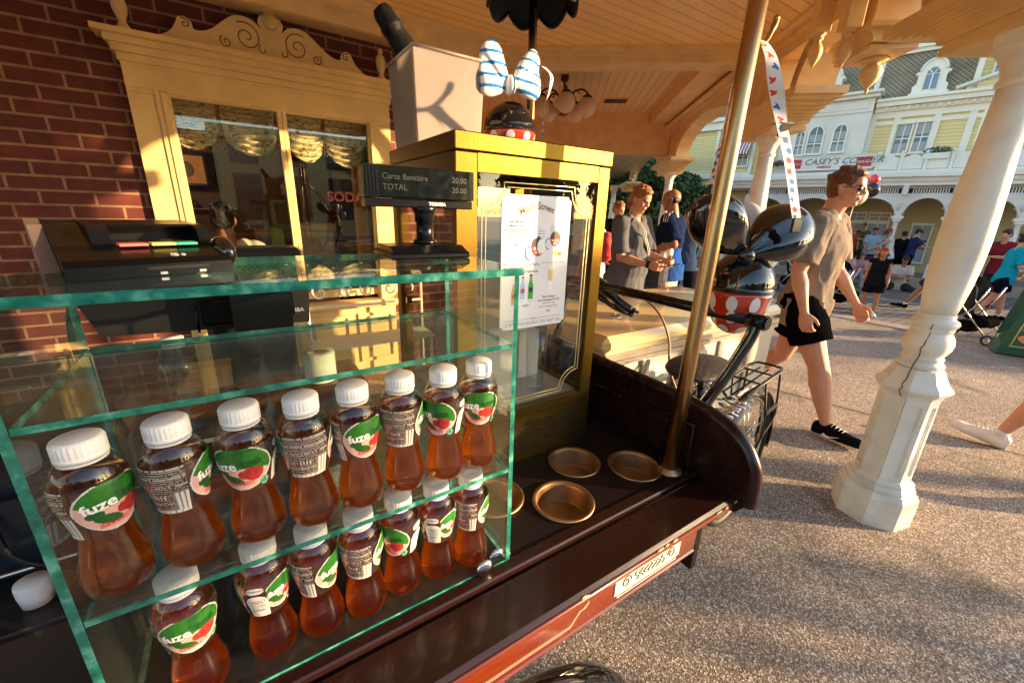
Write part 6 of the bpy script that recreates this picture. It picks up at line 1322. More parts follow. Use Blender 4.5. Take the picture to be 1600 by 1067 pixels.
def polar(px, d): v = ray(px, 350); k = d/math.hypot(v.x, v.y); return v.x*k, v.y*k
for (px, d, h, r, lab, sd) in ((985, 13.5, 2.9, .95, 'dark leafy tree behind the red haired woman head', 1), (1030, 13, 3.0, .8, 'bushy green tree framing the balding man head', 2), (1075, 14, 2.7, .9, 'green tree between the balding man and the grey balcony house', 3), (955, 15, 3.3, .9, 'dark tree in front of the green shop sign', 4)):
    x, y = polar(px, d); tree(x, y, h, r, lab, sd)
x, y = polar(1078, 12.5)
fb = thing('flower_bed', 'low bed of dark red flowers behind a white balustrade', 'flower bed', (x, y, 0)); q = MB(); leafclump(q, (x, y, .95), .35, .9, .22, 900, .07, (0, 0, 1), 3, .1); q.build('flowers', [M['leaf'], mat('petal_red', (.35, .03, .06), .6)], fb)
q = MB(); X = Matrix.Translation((x-.5, y-.2, 0)) @ Matrix.Rotation(R(122), 4, 'Z'); q.box((-1.4, -.06, .80), (1.4, .06, .88), 0, X); q.box((-1.4, -.05, .1), (1.4, .05, .2), 0, X); [q.lathe([(.03, .2), (.05, .4), (.025, .6), (.04, .8)], 8, 0, X @ Matrix.Translation((-1.35+k*.18, 0, 0))) for k in range(16)]; q.build('balustrade', M['white'], fb)

# ---------------------------------------------------------------- chandelier
ch0 = at(883, 118, z=2.905); cc = V((ch0.x, ch0.y, 2.905)); dd = math.hypot(cc.x, cc.y)
chn = thing('chandelier', 'bronze chandelier with five frosted globes hanging beyond the cross beam', 'chandelier', tuple(cc))
sc1 = (ch0-CAM).length/633*1.2
bot = at(884, 183, d=dd); L_ = 2.905-bot.z; q = MB(); T = Matrix.Translation(cc)
q.lathe([(0, -.001), (.045, -.004), (.045, -.05), (.02, -.07), (.013, -.075), (.011, -L_*.55), (.03, -L_*.6), (.035, -L_*.66), (.02, -L_*.72), (.04, -L_*.8), (.045, -L_*.86), (.02, -L_*.93), (.008, -L_*.98), (0, -L_)], 16, 0, T)
G = []
for k in range(5):
    a = R(72*k+20); RR = .27; P = smooth_path([(cos(a)*.03, sin(a)*.03, -L_*.62), (cos(a)*.10, sin(a)*.10, -L_*.42), (cos(a)*.20, sin(a)*.20, -L_*.36), (cos(a)*RR, sin(a)*RR, -L_*.46), (cos(a)*RR, sin(a)*RR, -L_*.52)], 6); q.tube(P, .010, 7, 0, T)
    q.tube([(cos(a)*(.14+.035*cos(b)), sin(a)*(.14+.035*cos(b)), -L_*.47+.035*sin(b)) for b in [R(30*i) for i in range(10)]], .006, 5, 0, T); q.lathe([(.012, .02), (.05, -.005), (.055, -.02), (.045, -.02)], 14, 0, T @ Matrix.Translation((cos(a)*RR, sin(a)*RR, -L_*.52))); G.append((cos(a)*RR, sin(a)*RR, -L_*.52-.115))
    q.tube([(cos(a)*(.05+.03*cos(b)), sin(a)*(.05+.03*cos(b)), -L_*.88+.03*sin(b)) for b in [R(36*i) for i in range(9)]], .006, 5, 0, T)
q.build('arms', mat('bronze', (.06, .035, .02), .4, .7, var=.2), chn)
gm = mat('frosted_globe', (.72, .56, .38), .25, var=.05, sss=.3)
for g_ in G: q = MB(); q.ball(g_, .105, 24, 0, T); q.build('globe', gm, chn)

# ---------------------------------------------------------------- cream ice cream cart and bicycle behind the mahogany cart
ic = thing('ice_cream_cart', 'cream coloured ice cream cart with steel trim beyond the push handle', 'cart', (1.8, 1.4, 0))
icm = mat('cream_enamel', (.80, .60, .27), .22, var=.05, coat=.6)
q = MB(); q.box((1.16, 1.07, .880), (2.6, 1.80, .955), bev=.026); q.build('lid', icm, ic)
q = MB(); q.box((1.175, 1.085, .30), (2.58, 1.78, .878), bev=.01); q.build('body', mat('fridge_body', (.55, .50, .38), .4, var=.1), ic)
q = MB(); q.box((1.168, 1.073, .850), (2.59, 1.088, .877)); q.box((1.168, 1.073, .825), (2.59, 1.082, .846)); q.box((1.165, 1.08, .3), (1.178, 1.78, .852)); 
for x in (1.168, 1.40, 1.425, 1.70, 1.725, 2.0, 2.3): q.box((x, 1.070, .33), (x+.022, 1.084, .825))
q.box((1.168, 1.070, .33), (2.59, 1.084, .36)); q.build('steel_trim', M['steel'], ic)
for x0_ in (1.192, 1.45, 1.75, 2.03): q = MB(); q.box((x0_, 1.0805, .37), (x0_+.20, 1.086, .79)); q.box((x0_+.02, 1.077, .40), (x0_+.18, 1.0803, .76)); p_ = q.build('door_panel', mat('panel_cream', (.72, .68, .52), .3, var=.15, scale=12), ic)
q = MB(); leafclump(q, (1.275, 1.071, .66), .07, .002, .09, 90, .03, (0, 0, 1), 12, .0); leafclump(q, (1.50, 1.071, .50), .03, .002, .05, 40, .02, (0, 0, 1), 13, .0); q.build('flower_decal', [mat('decal_grey', (.12, .13, .10), .5), mat('decal_orange', (.6, .25, .05), .5)], ic)
q = MB(); q.box((1.30, 1.065, .58), (1.33, 1.072, .60)); q.box((1.62, 1.05, .55), (1.66, 1.072, .72), bev=.004); q.build('latch', M['blackmat'], ic)
q = MB(); c = at(960, 493, z=.957); q.lathe([(.036, .0), (.036, .003), (.028, .004), (.027, .0015), (0, .0015)], 28, 0, Matrix.Translation((c.x, c.y, .955))); q.ball((c.x-.01, c.y-.01, .968), .009, 10, 0, None, (.5, .8, 1.5)); q.box((1.155, 1.085, .79), (1.19, 1.10, .82), bev=.003); q.build('lid_lock', M['chrome'], ic)
q = MB(); c = at(945, 452, y=1.12)
q.tube(smooth_path([(1.15, 1.16, 1.175), (1.17, 1.12, 1.15), (1.20, 1.06, 1.10), (1.225, 1.03, 1.075)], 5), [.024]*8+[.017]*8, 10); q.tube(smooth_path([(1.16, 1.22, 1.15), (1.19, 1.17, 1.11), (1.21, 1.10, 1.075), (1.235, 1.02, 1.055)], 4), [.016]*6+[.011]*7, 9); q.lathe([(.02, 0), (.02, .025), (.012, .03), (.012, .05)], 14, 0, Matrix.Translation((1.15, 1.17, 1.165)) @ Matrix.Rotation(.3, 4, 'X')); q.box((1.12, 1.20, 1.08), (1.18, 1.30, 1.14), bev=.01); q.tube([(1.16, 1.17, 1.12), (1.19, 1.14, 1.09), (1.24, 1.0, 1.07)], .006, 8); q.ball((1.235, 1.02, 1.075), .011, 10)
q.build('brake_lever', M['blackgloss'], cart)
q = MB(); q.tube(smooth_path([at(972, 462, y=1.02), at(1000, 463, y=.98), at(1030, 490, y=.92), at(1045, 530, y=.88), at(1046, 575, y=.84), at(1058, 612, y=.80)], 6), .0042, 8); q.build('brake_cable', mat('brown_sleeve', (.20, .11, .06), .4), cart)
bk = thing('bicycle', 'black bicycle with a luggage rack parked behind the end of the cart', 'bicycle', (1.75, .8, 0))
BU = V((cos(R(8)), sin(R(8)), 0)); BN = V((-BU.y, BU.x, 0)); BC = V((1.83, .80, .345))
BM = Matrix((BU, BN, V((0, 0, 1)))).transposed().to_4x4(); BM.translation = BC
w_ = thing('x', '', '') if False else None
q = MB(); q.tube([(.325*cos(a), 0, .325*sin(a)) for a in [2*pi*i/56 for i in range(56)]], .022, 12, 0, BM, closed=True); tyre = q.build('rear_wheel', M['blackmat'], bk)
q = MB(); q.tube([(.298*cos(a), 0, .298*sin(a)) for a in [2*pi*i/48 for i in range(48)]], .010, 8, 0, BM, closed=True); q.lathe([(.022, -.03), (.022, .03)], 14, 0, BM @ Matrix.Rotation(pi/2, 4, 'X')); q.build('rim', M['chrome'], tyre)
q = MB()
for k in range(32): a = 2*pi*k/32; b = a+(.45 if k % 2 else -.45); sg = -1 if k % 4 < 2 else 1; q.tube([(.022*cos(b), sg*.028, .022*sin(b)), (.295*cos(a), 0, .295*sin(a))], .0014, 4, 0, BM)
q.build('spokes', M['chrome'], tyre)
q = MB(); n = 30
def fend(u, v): a = R(-10)+R(170)*u; r = .362-.022*(2*v-1)**2; return (r*cos(a), .034*(2*v-1), r*sin(a))
q.grid(fend, 30, 6, 0, True, BM); q.build('fender', mat('fender_brown', (.05, .035, .02), .15, var=.2, coat=1.), bk)
q = MB()
zr = .43
for yy in (-.055, -.018, .018, .055): q.tube([(-.30, yy, zr-.012), (.10, yy, zr), (.17 if abs(yy) > .04 else .03, yy, zr)], .0042, 8, 0, BM)
rk = [(-.30, -.065, zr), (.12, -.065, zr), (.17, -.05, zr), (.18, 0, zr), (.17, .05, zr), (.12, .065, zr), (-.30, .065, zr)]
q.tube(rk, .0055, 8, 0, BM); q.tube([(.03, -.065, zr), (.03, .065, zr)], .0045, 8, 0, BM); q.tube([(-.12, -.065, zr), (-.12, .065, zr)], .0045, 8, 0, BM)
for sy in (-1, 1):
    q.tube(smooth_path([(.10, sy*.066, zr), (.12, sy*.075, zr-.15), (.10, sy*.08, zr-.22), (.02, sy*.07, zr-.30), (0, sy*.05, 0)], 5), .0048, 8, 0, BM); q.tube([(-.08, sy*.066, zr), (.0, sy*.075, zr-.2), (.02, sy*.07, zr-.30)], .0045, 8, 0, BM)
q.box((-.02, -.08, zr-.17), (.11, -.074, zr-.145), 0, BM)
q.build('luggage_rack', M['blackmat'], bk)
q = MB()
q.tube([(0, .03, 0), (-.42, .02, .02), (-.52, 0, .40)], .012, 10, 0, BM); q.tube([(0, -.03, 0), (-.42, -.02, .02)], .011, 10, 0, BM); q.tube([(0, .03, 0), (-.50, .0, .36)], .010, 10, 0, BM); q.tube([(-.42, 0, .02), (-.56, 0, .52)], .016, 12, 0, BM); q.tube([(-.42, 0, .02), (-.95, 0, .30)], .018, 12, 0, BM); q.tube([(-.53, 0, .42), (-.95, 0, .46)], .016, 12, 0, BM)
q.build('frame', M['blackgloss'], bk)
q = MB()
for k in range(14):
    rnd = random.Random(k); a = rnd.uniform(0, 6.28); q.tube([(-.40+.10*cos(a+t)+rnd.uniform(-.05, .05)*0, .045+.01*sin(3*t), .02+.10*sin(a+t)) for t in [i*.12 for i in range(12)]], .004+.003*(k % 3 == 0), 6, 0, BM)
q.lathe([(.09, -.004), (.095, 0), (.09, .004)], 30, 0, BM @ Matrix.Translation((-.42, -.05, .02)) @ Matrix.Rotation(pi/2, 4, 'X'), caps=False)
for k in range(10): q.tube([(-.30+.02*k, -.04+.008*(k % 3), .30+.015*(k % 4)), (-.28+.02*k, .05, .33-.01*(k % 3))], .006, 6, 0, BM)
q.build('chain_gear', M['chrome'], bk)
q = MB(); q.tube([(-.56, 0, .52), (-.585, 0, .60)], .012, 10, 0, BM); q.ball((-.60, 0, .60), .11, 24, 0, BM, (1.35, .9, .22)); q.build('saddle', mat('saddle_leather', (.03, .022, .018), .6, var=.4, scale=30, bump=.3), bk)
q = MB(); rg_ = random.Random(11); c0_ = at(1085, 590, x=1.55)
for k in range(34):
    p_ = c0_+V((rg_.uniform(-.10, .16), rg_.uniform(-.09, .07), rg_.uniform(-.13, .07))); d_ = V((rg_.gauss(0, 1), rg_.gauss(0, 1), rg_.gauss(0, .6))).normalized()*rg_.uniform(.02, .07)
    q.tube(smooth_path([p_-d_, p_+V((0, 0, rg_.uniform(-.02, .02))), p_+d_], 3), rg_.choice((.004, .006, .009, .014)), 8, k % 2)
for k in range(4): q.lathe([(.05, -.004), (.055, 0), (.05, .004)], 22, k % 2, Matrix.Translation(c0_+V((.02*k-.03, -.02+.02*k, -.05))) @ Matrix.Rotation(pi/2+.2*k, 4, 'X'), caps=False)
q.build('gear_cluster', [M['chrome'], M['blackmat']], bk)
# second wheel of the ice cream tricycle
WM = Matrix.Translation((1.58, .98, .345)) @ Matrix.Rotation(R(10), 4, 'Z'); q = MB(); q.tube([(.30*cos(a), 0, .30*sin(a)) for a in [2*pi*i/48 for i in range(48)]], .028, 12, 0, WM, closed=True); q.lathe([(.03, -.05), (.03, .05)], 12, 0, WM @ Matrix.Rotation(pi/2, 4, 'X'))
for k in range(18): a = 2*pi*k/18; q.tube([(.03*cos(a), 0, .03*sin(a)), (.29*cos(a), 0, .29*sin(a))], .002, 4, 0, WM)
q.build('cart_wheel', M['blackmat'], ic)

# ---------------------------------------------------------------- green panelled kiosk at the right edge
kc = V((7.55, .2, 0)); kd = thing('green_planter_board', 'tapered green painted board with gold line at the right edge', 'board', tuple(kc))
A = at(1553, 553, z=0); B_ = at(1640, 566, z=0); d = (B_-A).normalized(); nrm = V((-d.y, d.x, 0)); nrm = nrm if nrm.dot(V((A.x, A.y, 0))) > 0 else -nrm
KM2 = Matrix((d, nrm, V((0, 0, 1)))).transposed().to_4x4(); KM2.translation = A
q = MB(); XZk = KM2 @ Matrix(((1, 0, 0, 0), (0, 0, 1, 0), (0, 1, 0, 0), (0, 0, 0, 1)))
q.prism([(0, .02), (1.0, .02), (.86, .98), (.14, .98)], 0, .30, 0, XZk); q.prism([(.12, .98), (.88, .98), (.88, 1.03), (.12, 1.03)], -.02, .32, 0, XZk); q.build('board_body', mat('green_enamel', (.012, .09, .05), .3, var=.08, coat=.3), kd)
q = MB(); q.tube([(.09, .12, -.004), (.91, .12, -.004), (.80, .90, -.004), (.20, .90, -.004)], .011, 6, 0, XZk, closed=True); q.build('gold_line', mat('gold_paint', (.55, .42, .16), .4), kd)
q = MB(); q.box((.36, .72, -.012), (.60, .86, -.004), 0, XZk); q.build('cream_plate', M['cream'], kd)
# ---------------------------------------------------------------- people
from mathutils import noise
def remesh(q, voxel, iters=3, wrinkle=0., wf=9., seed=0, fac=.5, stretch=(1, 1, .45)):
    me = bpy.data.meshes.new('t'); me.from_pydata(q.v, [], q.f); me.update(); ob = bpy.data.objects.new('t', me); C.objects.link(ob)
    m = ob.modifiers.new('r', 'REMESH'); m.mode = 'VOXEL'; m.voxel_size = voxel; m.adaptivity = 0
    s = ob.modifiers.new('s', 'SMOOTH'); s.factor = fac; s.iterations = iters
    bpy.context.view_layer.update(); me2 = bpy.data.meshes.new_from_object(ob.evaluated_get(bpy.context.evaluated_depsgraph_get())); bpy.data.objects.remove(ob); bpy.data.meshes.remove(me)
    n = len(me2.vertices); co = np.empty(n*3, 'f'); me2.vertices.foreach_get('co', co); co = co.reshape(-1, 3)
    if wrinkle:
        nr = np.empty(n*3, 'f'); me2.vertices.foreach_get('normal', nr); nr = nr.reshape(-1, 3)
        for i in range(n):
            p = co[i]; k = noise.noise(V((p[0]*wf*stretch[0]+seed, p[1]*wf*stretch[1], p[2]*wf*stretch[2]+p[0]*wf*.5))); k2 = noise.noise(V((p[0]*wf*2.2, p[1]*wf*2.2+seed, p[2]*wf*1.2)))
            r = 1-abs(k)*2; co[i] = p+nr[i]*wrinkle*(r*.9+k2*.5-.4)
    fs = [tuple(p.vertices) for p in me2.polygons]; vs = [tuple(map(float, c)) for c in co]; bpy.data.meshes.remove(me2)
    return vs, fs
def loft(q, rings, n=20):
    """rings: (centre, axisA, axisB, ra, rb)"""
    vs = []
    for c, a, b, ra, rb in rings:
        for k in range(n): t = 2*pi*k/n; vs.append(V(c)+V(a)*ra*cos(t)+V(b)*rb*sin(t))
    fs = [(j*n+i, j*n+(i+1) % n, (j+1)*n+(i+1) % n, (j+1)*n+i) for j in range(len(rings)-1) for i in range(n)]
    fs += [tuple(range(n))[::-1], tuple((len(rings)-1)*n+i for i in range(n))]
    q.add(vs, fs, 0, True)
def caps(q, P, r, flat_end=False):
    P = [V(p) for p in P]; q.tube(P, r, 14)
    for i, (p, rr) in enumerate(zip(P, r)):
        if flat_end and i == len(P)-1: continue
        q.ball(p, rr*1.0, 12)
def person(label, root, heading, h, legs, arms, outfit, lean=4, hipz=None, head=(0, 0), voxel=.012, skin='skin', girth=1., group=None, curl=(.45, .45), female=False, headlean=8, twist=0):
    F = V((cos(R(heading)), sin(R(heading)), 0)); L = V((-F.y, F.x, 0)); Zv = V((0, 0, 1)); o = V(root)
    g = girth; S = h/1.8
    def dr(flex, abd, side): return (F*sin(R(flex))*cos(R(abd))+L*side*sin(R(abd))-Zv*cos(R(flex))*cos(R(abd))).normalized()
    th, sh_, = .245*h, .235*h
    ft = []
    for sd, (fl, ab, kn, fp) in zip((1, -1), legs):   # left first
        d1 = dr(fl, ab, sd); d2 = dr(fl-kn, ab*.3, sd); ft.append((d1, d2))
    low = min((d1*th+d2*sh_).z for d1, d2 in ft)
    hz = hipz if hipz is not None else -low+.045*h+o.z
    hc = V((o.x, o.y, hz)); T = thing('person', label, 'person', (o.x, o.y, o.z), 0, group)
    J = {}
    for (sd, nm_), (d1, d2), (fl, ab, kn, fp) in zip(((1, 'L'), (-1, 'R')), ft, legs):
        hp = hc+L*sd*.052*h; k = hp+d1*th; a = k+d2*sh_; J['hip'+nm_], J['knee'+nm_], J['ank'+nm_] = hp, k, a; J['fdir'+nm_] = (F*cos(R(fp))+Zv*sin(R(fp))+L*sd*.12).normalized()
    U = (Zv*cos(R(lean))+F*sin(R(lean))).normalized(); Fw = (F*cos(R(lean))-Zv*sin(R(lean))).normalized()
    Lt = (L*cos(R(twist))-Fw*sin(R(twist))); Ft = (Fw*cos(R(twist))+L*sin(R(twist)))
    ch = hc+U*.215*h; shc = hc+U*.295*h; nk = hc+U*.335*h
    for sd, nm_, (fl, ab, el, fab) in zip((1, -1), 'LR', arms):
        sp = shc+Lt*sd*.098*h*(1+.35*(g-1)); d1 = dr(fl, ab, sd); d2 = dr(fl+el, fab, sd); e = sp+d1*.172*h; w = e+d2*.15*h; J['sh'+nm_], J['el'+nm_], J['wr'+nm_], J['hd'+nm_] = sp, e, w, d2
    hy, hpch = head; U2 = (Zv*cos(R(headlean))+F*sin(R(headlean))); hcn = nk+U2*.082*h+F*.008*h
    HF = (F*cos(R(hy))+L*sin(R(hy))); HF = (HF*cos(R(hpch))-Zv*sin(R(hpch))).normalized(); HL = Zv.cross(HF).normalized(); HU = HF.cross(HL)
    HM = Matrix((HF, HL, HU)).transposed().to_4x4(); HM.translation = hcn
    def tors(q, inf=0., zlo=-.04, zhi=.31, belly=0):
        rings = []
        for z, rx, ry, fo in ((-.045, .084, .062, 0), (0.0, .094, .068, -.004), (.05, .086, .063, .002), (.10, .078, .057, .004), (.16, .085, .062, .004), (.21, .094, .066, .004), (.255, .096, .062, -.002), (.285, .088, .05, -.006), (.31, .055, .038, -.008), (.335, .034, .034, -.004)):
            if z < zlo or z > zhi: continue
            t = max(0, min(1, z/.3)); LL = (L*(1-t)+Lt*t).normalized(); FF = (Fw*(1-t)+Ft*t).normalized(); gg = 1+(g-1)*(1.15 if z < .2 else .5)
            b = (.020*h*(g-1)*4*math.exp(-((z-.09)/.07)**2))
            rings.append((hc+U*z*h+FF*(fo*h+b), LL, FF, rx*h*gg+inf, ry*h*gg+inf+b*.6))
        loft(q, rings, 24)
        if female:
            for sd in (1, -1): q.ball(hc+U*.205*h+Ft*(.05*h)+Lt*sd*.042*h, (.040*h+inf), 14)
    bq = MB(); tors(bq); caps(bq, [shc-L*.0, nk, nk+U2*.04*h], [.04*h*S**0, .033*h, .032*h])
    lg_ = (1+(g-1)*.6)*outfit.get('limb', 1.0)
    for nm_ in 'LR':
        hp, k, a = J['hip'+nm_], J['knee'+nm_], J['ank'+nm_]
        caps(bq, [hp, hp.lerp(k, .35), hp.lerp(k, .8), k, k.lerp(a, .25), k.lerp(a, .55), k.lerp(a, .88), a], [.052*h*lg_, .050*h*lg_, .036*h*lg_, .031*h*lg_, .033*h*lg_, .028*h*lg_, .0185*h, .0205*h])
        cf = k.lerp(a, .3)-F*.010*h; bq.ball(cf, .027*h*lg_, 12)
        fd = J['fdir'+nm_]; caps(bq, [a, a-Zv*.02*h+fd*.03*h, a-Zv*.03*h+fd*.10*h], [.021*h, .021*h, .014*h])
        s, e, w = J['sh'+nm_], J['el'+nm_], J['wr'+nm_]
        caps(bq, [shc+(s-shc)*.5+U*.0, s], [.035*h, .033*h]); caps(bq, [s, s.lerp(e, .4), e, e.lerp(w, .3), e.lerp(w, .75), w], [.031*h*lg_, .028*h*lg_, .0215*h*lg_, .0235*h*lg_, .017*h, .0145*h])
        d = J['hd'+nm_]; side = 1 if nm_ == 'L' else -1; inn = (-L*side); inn = (inn-d*inn.dot(d)).normalized(); ac = d.cross(inn)*(1 if nm_ == 'L' else -1)
        # palm then five bent fingers; thumb leaves the side of the palm near its base
        cv = curl[0 if nm_ == 'L' else 1]; pw = .020*h
        up_ = ac if ac.dot(F) > 0 or abs(ac.dot(F)) > .2 else ac
        if up_.dot(F+Zv*.3) < 0: up_ = -up_
        p0, p1 = w+d*.010*h, w+d*.052*h
        loft(bq, [(w, up_, inn, .0145*h, .012*h), (p0, up_, inn, .018*h, .0125*h), (w+d*.03*h, up_, inn, .0225*h, .012*h), (p1, up_, inn, .0225*h, .010*h)], 14)
        for k_ in range(4):
            off = (.0155-.0103*k_)*h; fl = (.043, .048, .045, .035)[k_]*h; a1 = cv*1.1; b0 = w+d*.050*h+up_*off
            d1 = (d*cos(a1)+inn*sin(a1)); d2 = (d*cos(a1*2.1)+inn*sin(a1*2.1)); d3 = (d*cos(a1*2.9)+inn*sin(a1*2.9))
            P = [b0, b0+d1*fl*.45, b0+d1*fl*.45+d2*fl*.32, b0+d1*fl*.45+d2*fl*.32+d3*fl*.25]; caps(bq, P, [.0052*h, .0050*h, .0046*h, .0040*h])
        tb = w+d*.016*h+up_*.017*h; td = (d*.75+up_*.55+inn*.35).normalized(); caps(bq, [tb, tb+td*.022*h, tb+td*.022*h+(d*.85+up_*.2+inn*.4).normalized()*.020*h], [.0068*h, .006*h, .0048*h])
    hs = S*1.0
    def hb(c, r): 
        b = MB(); b.ball(c, r, 18); bq.add(b.v, b.f, 0, True, HM @ Matrix.Scale(hs, 4))
    hb((-.012, 0, .028), (.094, .074, .088)); hb((.018, 0, -.02), (.070, .062, .085)); hb((.030, 0, -.062), (.052, .046, .042)); hb((.062, 0, -.086), (.020, .022, .018)); hb((.050, 0, .040), (.040, .055, .045))
    hb((.082, 0, .022), (.012, .045, .010)); hb((.090, 0, .000), (.012, .009, .022)); hb((.099, 0, -.020), (.014, .014, .010)); hb((.080, 0, -.049), (.012, .022, .0065)); hb((.078, 0, -.060), (.012, .019, .007)); hb((.055, .036, -.02), (.028, .022, .03)); hb((.055, -.036, -.02), (.028, .022, .03))
    for sd in (1, -1): hb((-.005, sd*.076, -.008), (.017, .008, .031)); hb((-.012, sd*.083, .004), (.013, .006, .018))
    caps(bq, [nk, hcn-U2*.045*h*S**0], [.034*h, .031*h])
    vs, fs = remesh(bq, voxel, 2 if voxel < .008 else 1)
    HI = (HM @ Matrix.Scale(hs, 4)).inverted(); out = MB(); out.v = vs; out.f = fs; out.sm = [True]*len(fs)
    for f_ in fs:
        c = (V(vs[f_[0]])+V(vs[f_[2]]))*.5; p = HI @ c; m = 0
        if voxel < .008 and abs(p.y) < .06 and p.x > .05 and abs(p.z) < .1:
            if (abs(abs(p.y)-.031)/.0115)**2+((p.z-.002)/.0036)**2 < 1: m = 1
            elif (abs(abs(p.y)-.032)/.020)**2+((p.z-.0215)/.0045)**2 < 1: m = 2
            elif p.x > .078 and (p.y/.021)**2+((p.z+.0545)/.0085)**2 < 1: m = 3
        out.m.append(m)
    out.build('body', [M[skin], mat('eye_dark', (.05, .035, .03), .2, var=0), outfit.get('brow', mat('brow', (.14, .06, .03), .7, var=0)), mat('lips', (.42, .13, .10), .5, var=0)], T)
    of = outfit
    if 'top' in of:
        m_, slv = of['top'][:2]; q = MB(); tors(q, .014*h, -.045 if not of.get('tucked') else 0, .31); 
        hemw = .017*h
        rings = [(hc+U*z*h, L, Fw, (.094*(1+(g-1)*1.1))*h+hemw+k, (.070*(1+(g-1)*1.3))*h+hemw+k) for z, k in ((of.get('hem', -.075), .004*h), (-.03, .002*h), (.02, 0))]; loft(q, rings, 24)
        for nm_ in 'LR':
            s, e, w = J['sh'+nm_], J['el'+nm_], J['wr'+nm_]; q.ball(s, .041*h*lg_, 14); q.ball(shc+(s-shc)*.55+U*.012*h, .037*h*max(1, lg_*.97), 12)
            if slv > 0:
                if slv <= 1: en = s.lerp(e, slv); q.tube([s, s.lerp(en, .5), en], [.040*h*lg_, .041*h*lg_, .043*h*lg_], 18)
                else: q.tube([s, e, e.lerp(w, slv-1)], [.039*h*lg_, .031*h*lg_, .024*h*lg_], 18)
        vs, fs = remesh(q, max(voxel, .007), 3, of.get('wr', .006)*S, 11, seed=heading); b = MB(); b.v = vs; b.f = fs; b.sm = [True]*len(fs); b.m = [0]*len(fs)
        if len(of['top']) > 2:
            fn_ = of['top'][3]
            TI = Matrix((Ft, Lt, U)).transposed().to_4x4(); TI.translation = hc; TI.invert()
            b.m = [fn_((TI @ V(vs[f_[0]]))/h) for f_ in fs]; b.build(of.get('topname', 'shirt'), [m_, of['top'][2]] + ([of['top'][4]] if len(of['top']) > 4 else []), T)
        else: b.build(of.get('topname', 'shirt'), m_, T)
    if 'bottom' in of:
        m_, ln, wid = of['bottom']; q = MB(); loft(q, [(hc-Zv*.045*h, L, F, .080*h*lg_, .062*h*lg_), (hc, L, Fw, (.095)*h*g, .071*h*g), (hc+U*.035*h, L, Fw, .088*h*g, .066*h*g), (hc+U*.05*h, L, Fw, .080*h*g, .060*h*g)], 22)
        for nm_ in 'LR':
            hp, k, a = J['hip'+nm_], J['knee'+nm_], J['ank'+nm_]
            q.ball(hp, .060*h*lg_, 12)
            if ln <= 1: en = hp.lerp(k, ln); q.tube([hp, hp.lerp(en, .5), en], [.060*h*lg_, .061*h*lg_*wid, .058*h*lg_*wid], 20)
            else: en = k.lerp(a, ln-1); q.tube([hp, hp.lerp(k, .5), k, k.lerp(en, .5), en], [.061*h*lg_, .054*h*lg_*wid, .043*h*lg_*wid, .040*h*wid, .034*h*wid], 20)
        vs, fs = remesh(q, max(voxel, .008), 2, .005*S, 9, seed=3); b = MB(); b.v = vs; b.f = fs; b.sm = [True]*len(fs); b.m = [0]*len(fs); b.build(of.get('botname', 'shorts'), m_, T)
    if 'shoe' in of:
        for nm_ in 'LR':
            a = J['ank'+nm_]; fd = J['fdir'+nm_]; sl = fd.cross(Zv).normalized(); up = sl.cross(fd); s0 = a-up*.022*h; q = MB()
            loft(q, [(s0-fd*.040*h+up*.006*h, sl, up, .016*h, .021*h), (s0-fd*.025*h+up*.010*h, sl, up, .024*h, .031*h), (s0+fd*.01*h+up*.010*h, sl, up, .026*h, .032*h), (s0+fd*.045*h+up*.003*h, sl, up, .028*h, .026*h), (s0+fd*.085*h-up*.003*h, sl, up, .030*h, .020*h), (s0+fd*.108*h-up*.003*h, sl, up, .027*h, .019*h), (s0+fd*.124*h-up*.005*h, sl, up, .019*h, .015*h)], 18)
            q.tube([a-up*.01*h, a+up*.006*h], [.0235*h, .0225*h], 16)
            vs, fs = remesh(q, max(.0055, voxel*.6), 1); b = MB(); b.v = vs; b.f = fs; b.sm = [True]*len(fs); b.m = [0]*len(fs)
            lowp = min((V(v)-s0).dot(up) for v in vs); b.m = [1 if (V(vs[f_[0]])-s0).dot(up) < lowp+.014*h else 0 for f_ in fs]
            if voxel < .008 and of.get('swoosh'):
                pts = [(-.012, -.002), (.0, -.008), (.014, -.007), (.05, .009), (.016, -.001), (.004, .000), (-.004, .006)]; 
                for sd in (1, -1): b.add([s0+fd*(x*h+.012*h)+up*(z*h+.000)+sl*sd*(.0285*h-.0*x) for x, z in pts], [tuple(range(7))], 2)
            if voxel < .0085:
                for k in range(4): c_ = s0+fd*(.022+.012*k)*h+up*(.0335-.0032*k)*h; b.tube([c_-sl*.013*h, c_+up*.003*h, c_+sl*.013*h], .0016*h, 5, 3)
            b.build('shoe', list(of['shoe'])+[M['white']], T)
        if of.get('sock'):
            q = MB(); [q.tube([J['ank'+n_]-Zv*.0, J['ank'+n_].lerp(J['knee'+n_], .12)], [.0225*h, .021*h], 14) for n_ in 'LR']; q.build('socks', of['sock'], T)
    if 'hair' in of:
        m_, style = of['hair'][:2]; q = MB()
        def hh_(c, r): b = MB(); b.ball(c, r, 16); q.add(b.v, b.f, 0, True, HM @ Matrix.Scale(hs, 4))
        if style == 'bald':
            for sd in (1, -1): hh_((-.035, sd*.035, -.005), (.052, .046, .040)); hh_((-.005, sd*.060, .0), (.030, .020, .028))
            hh_((-.060, 0, .0), (.045, .060, .042))
        else:
            hh_((-.018, 0, .042), (.099, .080, .086)); hh_((-.045, 0, .0), (.062, .078, .075)); hh_((.035, 0, .092), (.050, .058, .030)); hh_((.005, .0, .09), (.07, .065, .04))
            for k in range(26): rnd = random.Random(k+int(h*100)); a = rnd.uniform(0, 6.28); e_ = rnd.uniform(.2, 1.4); hh_((-.018+.095*cos(a)*cos(e_), .078*sin(a)*cos(e_), .045+.088*sin(e_)), (.02, .016, .014))
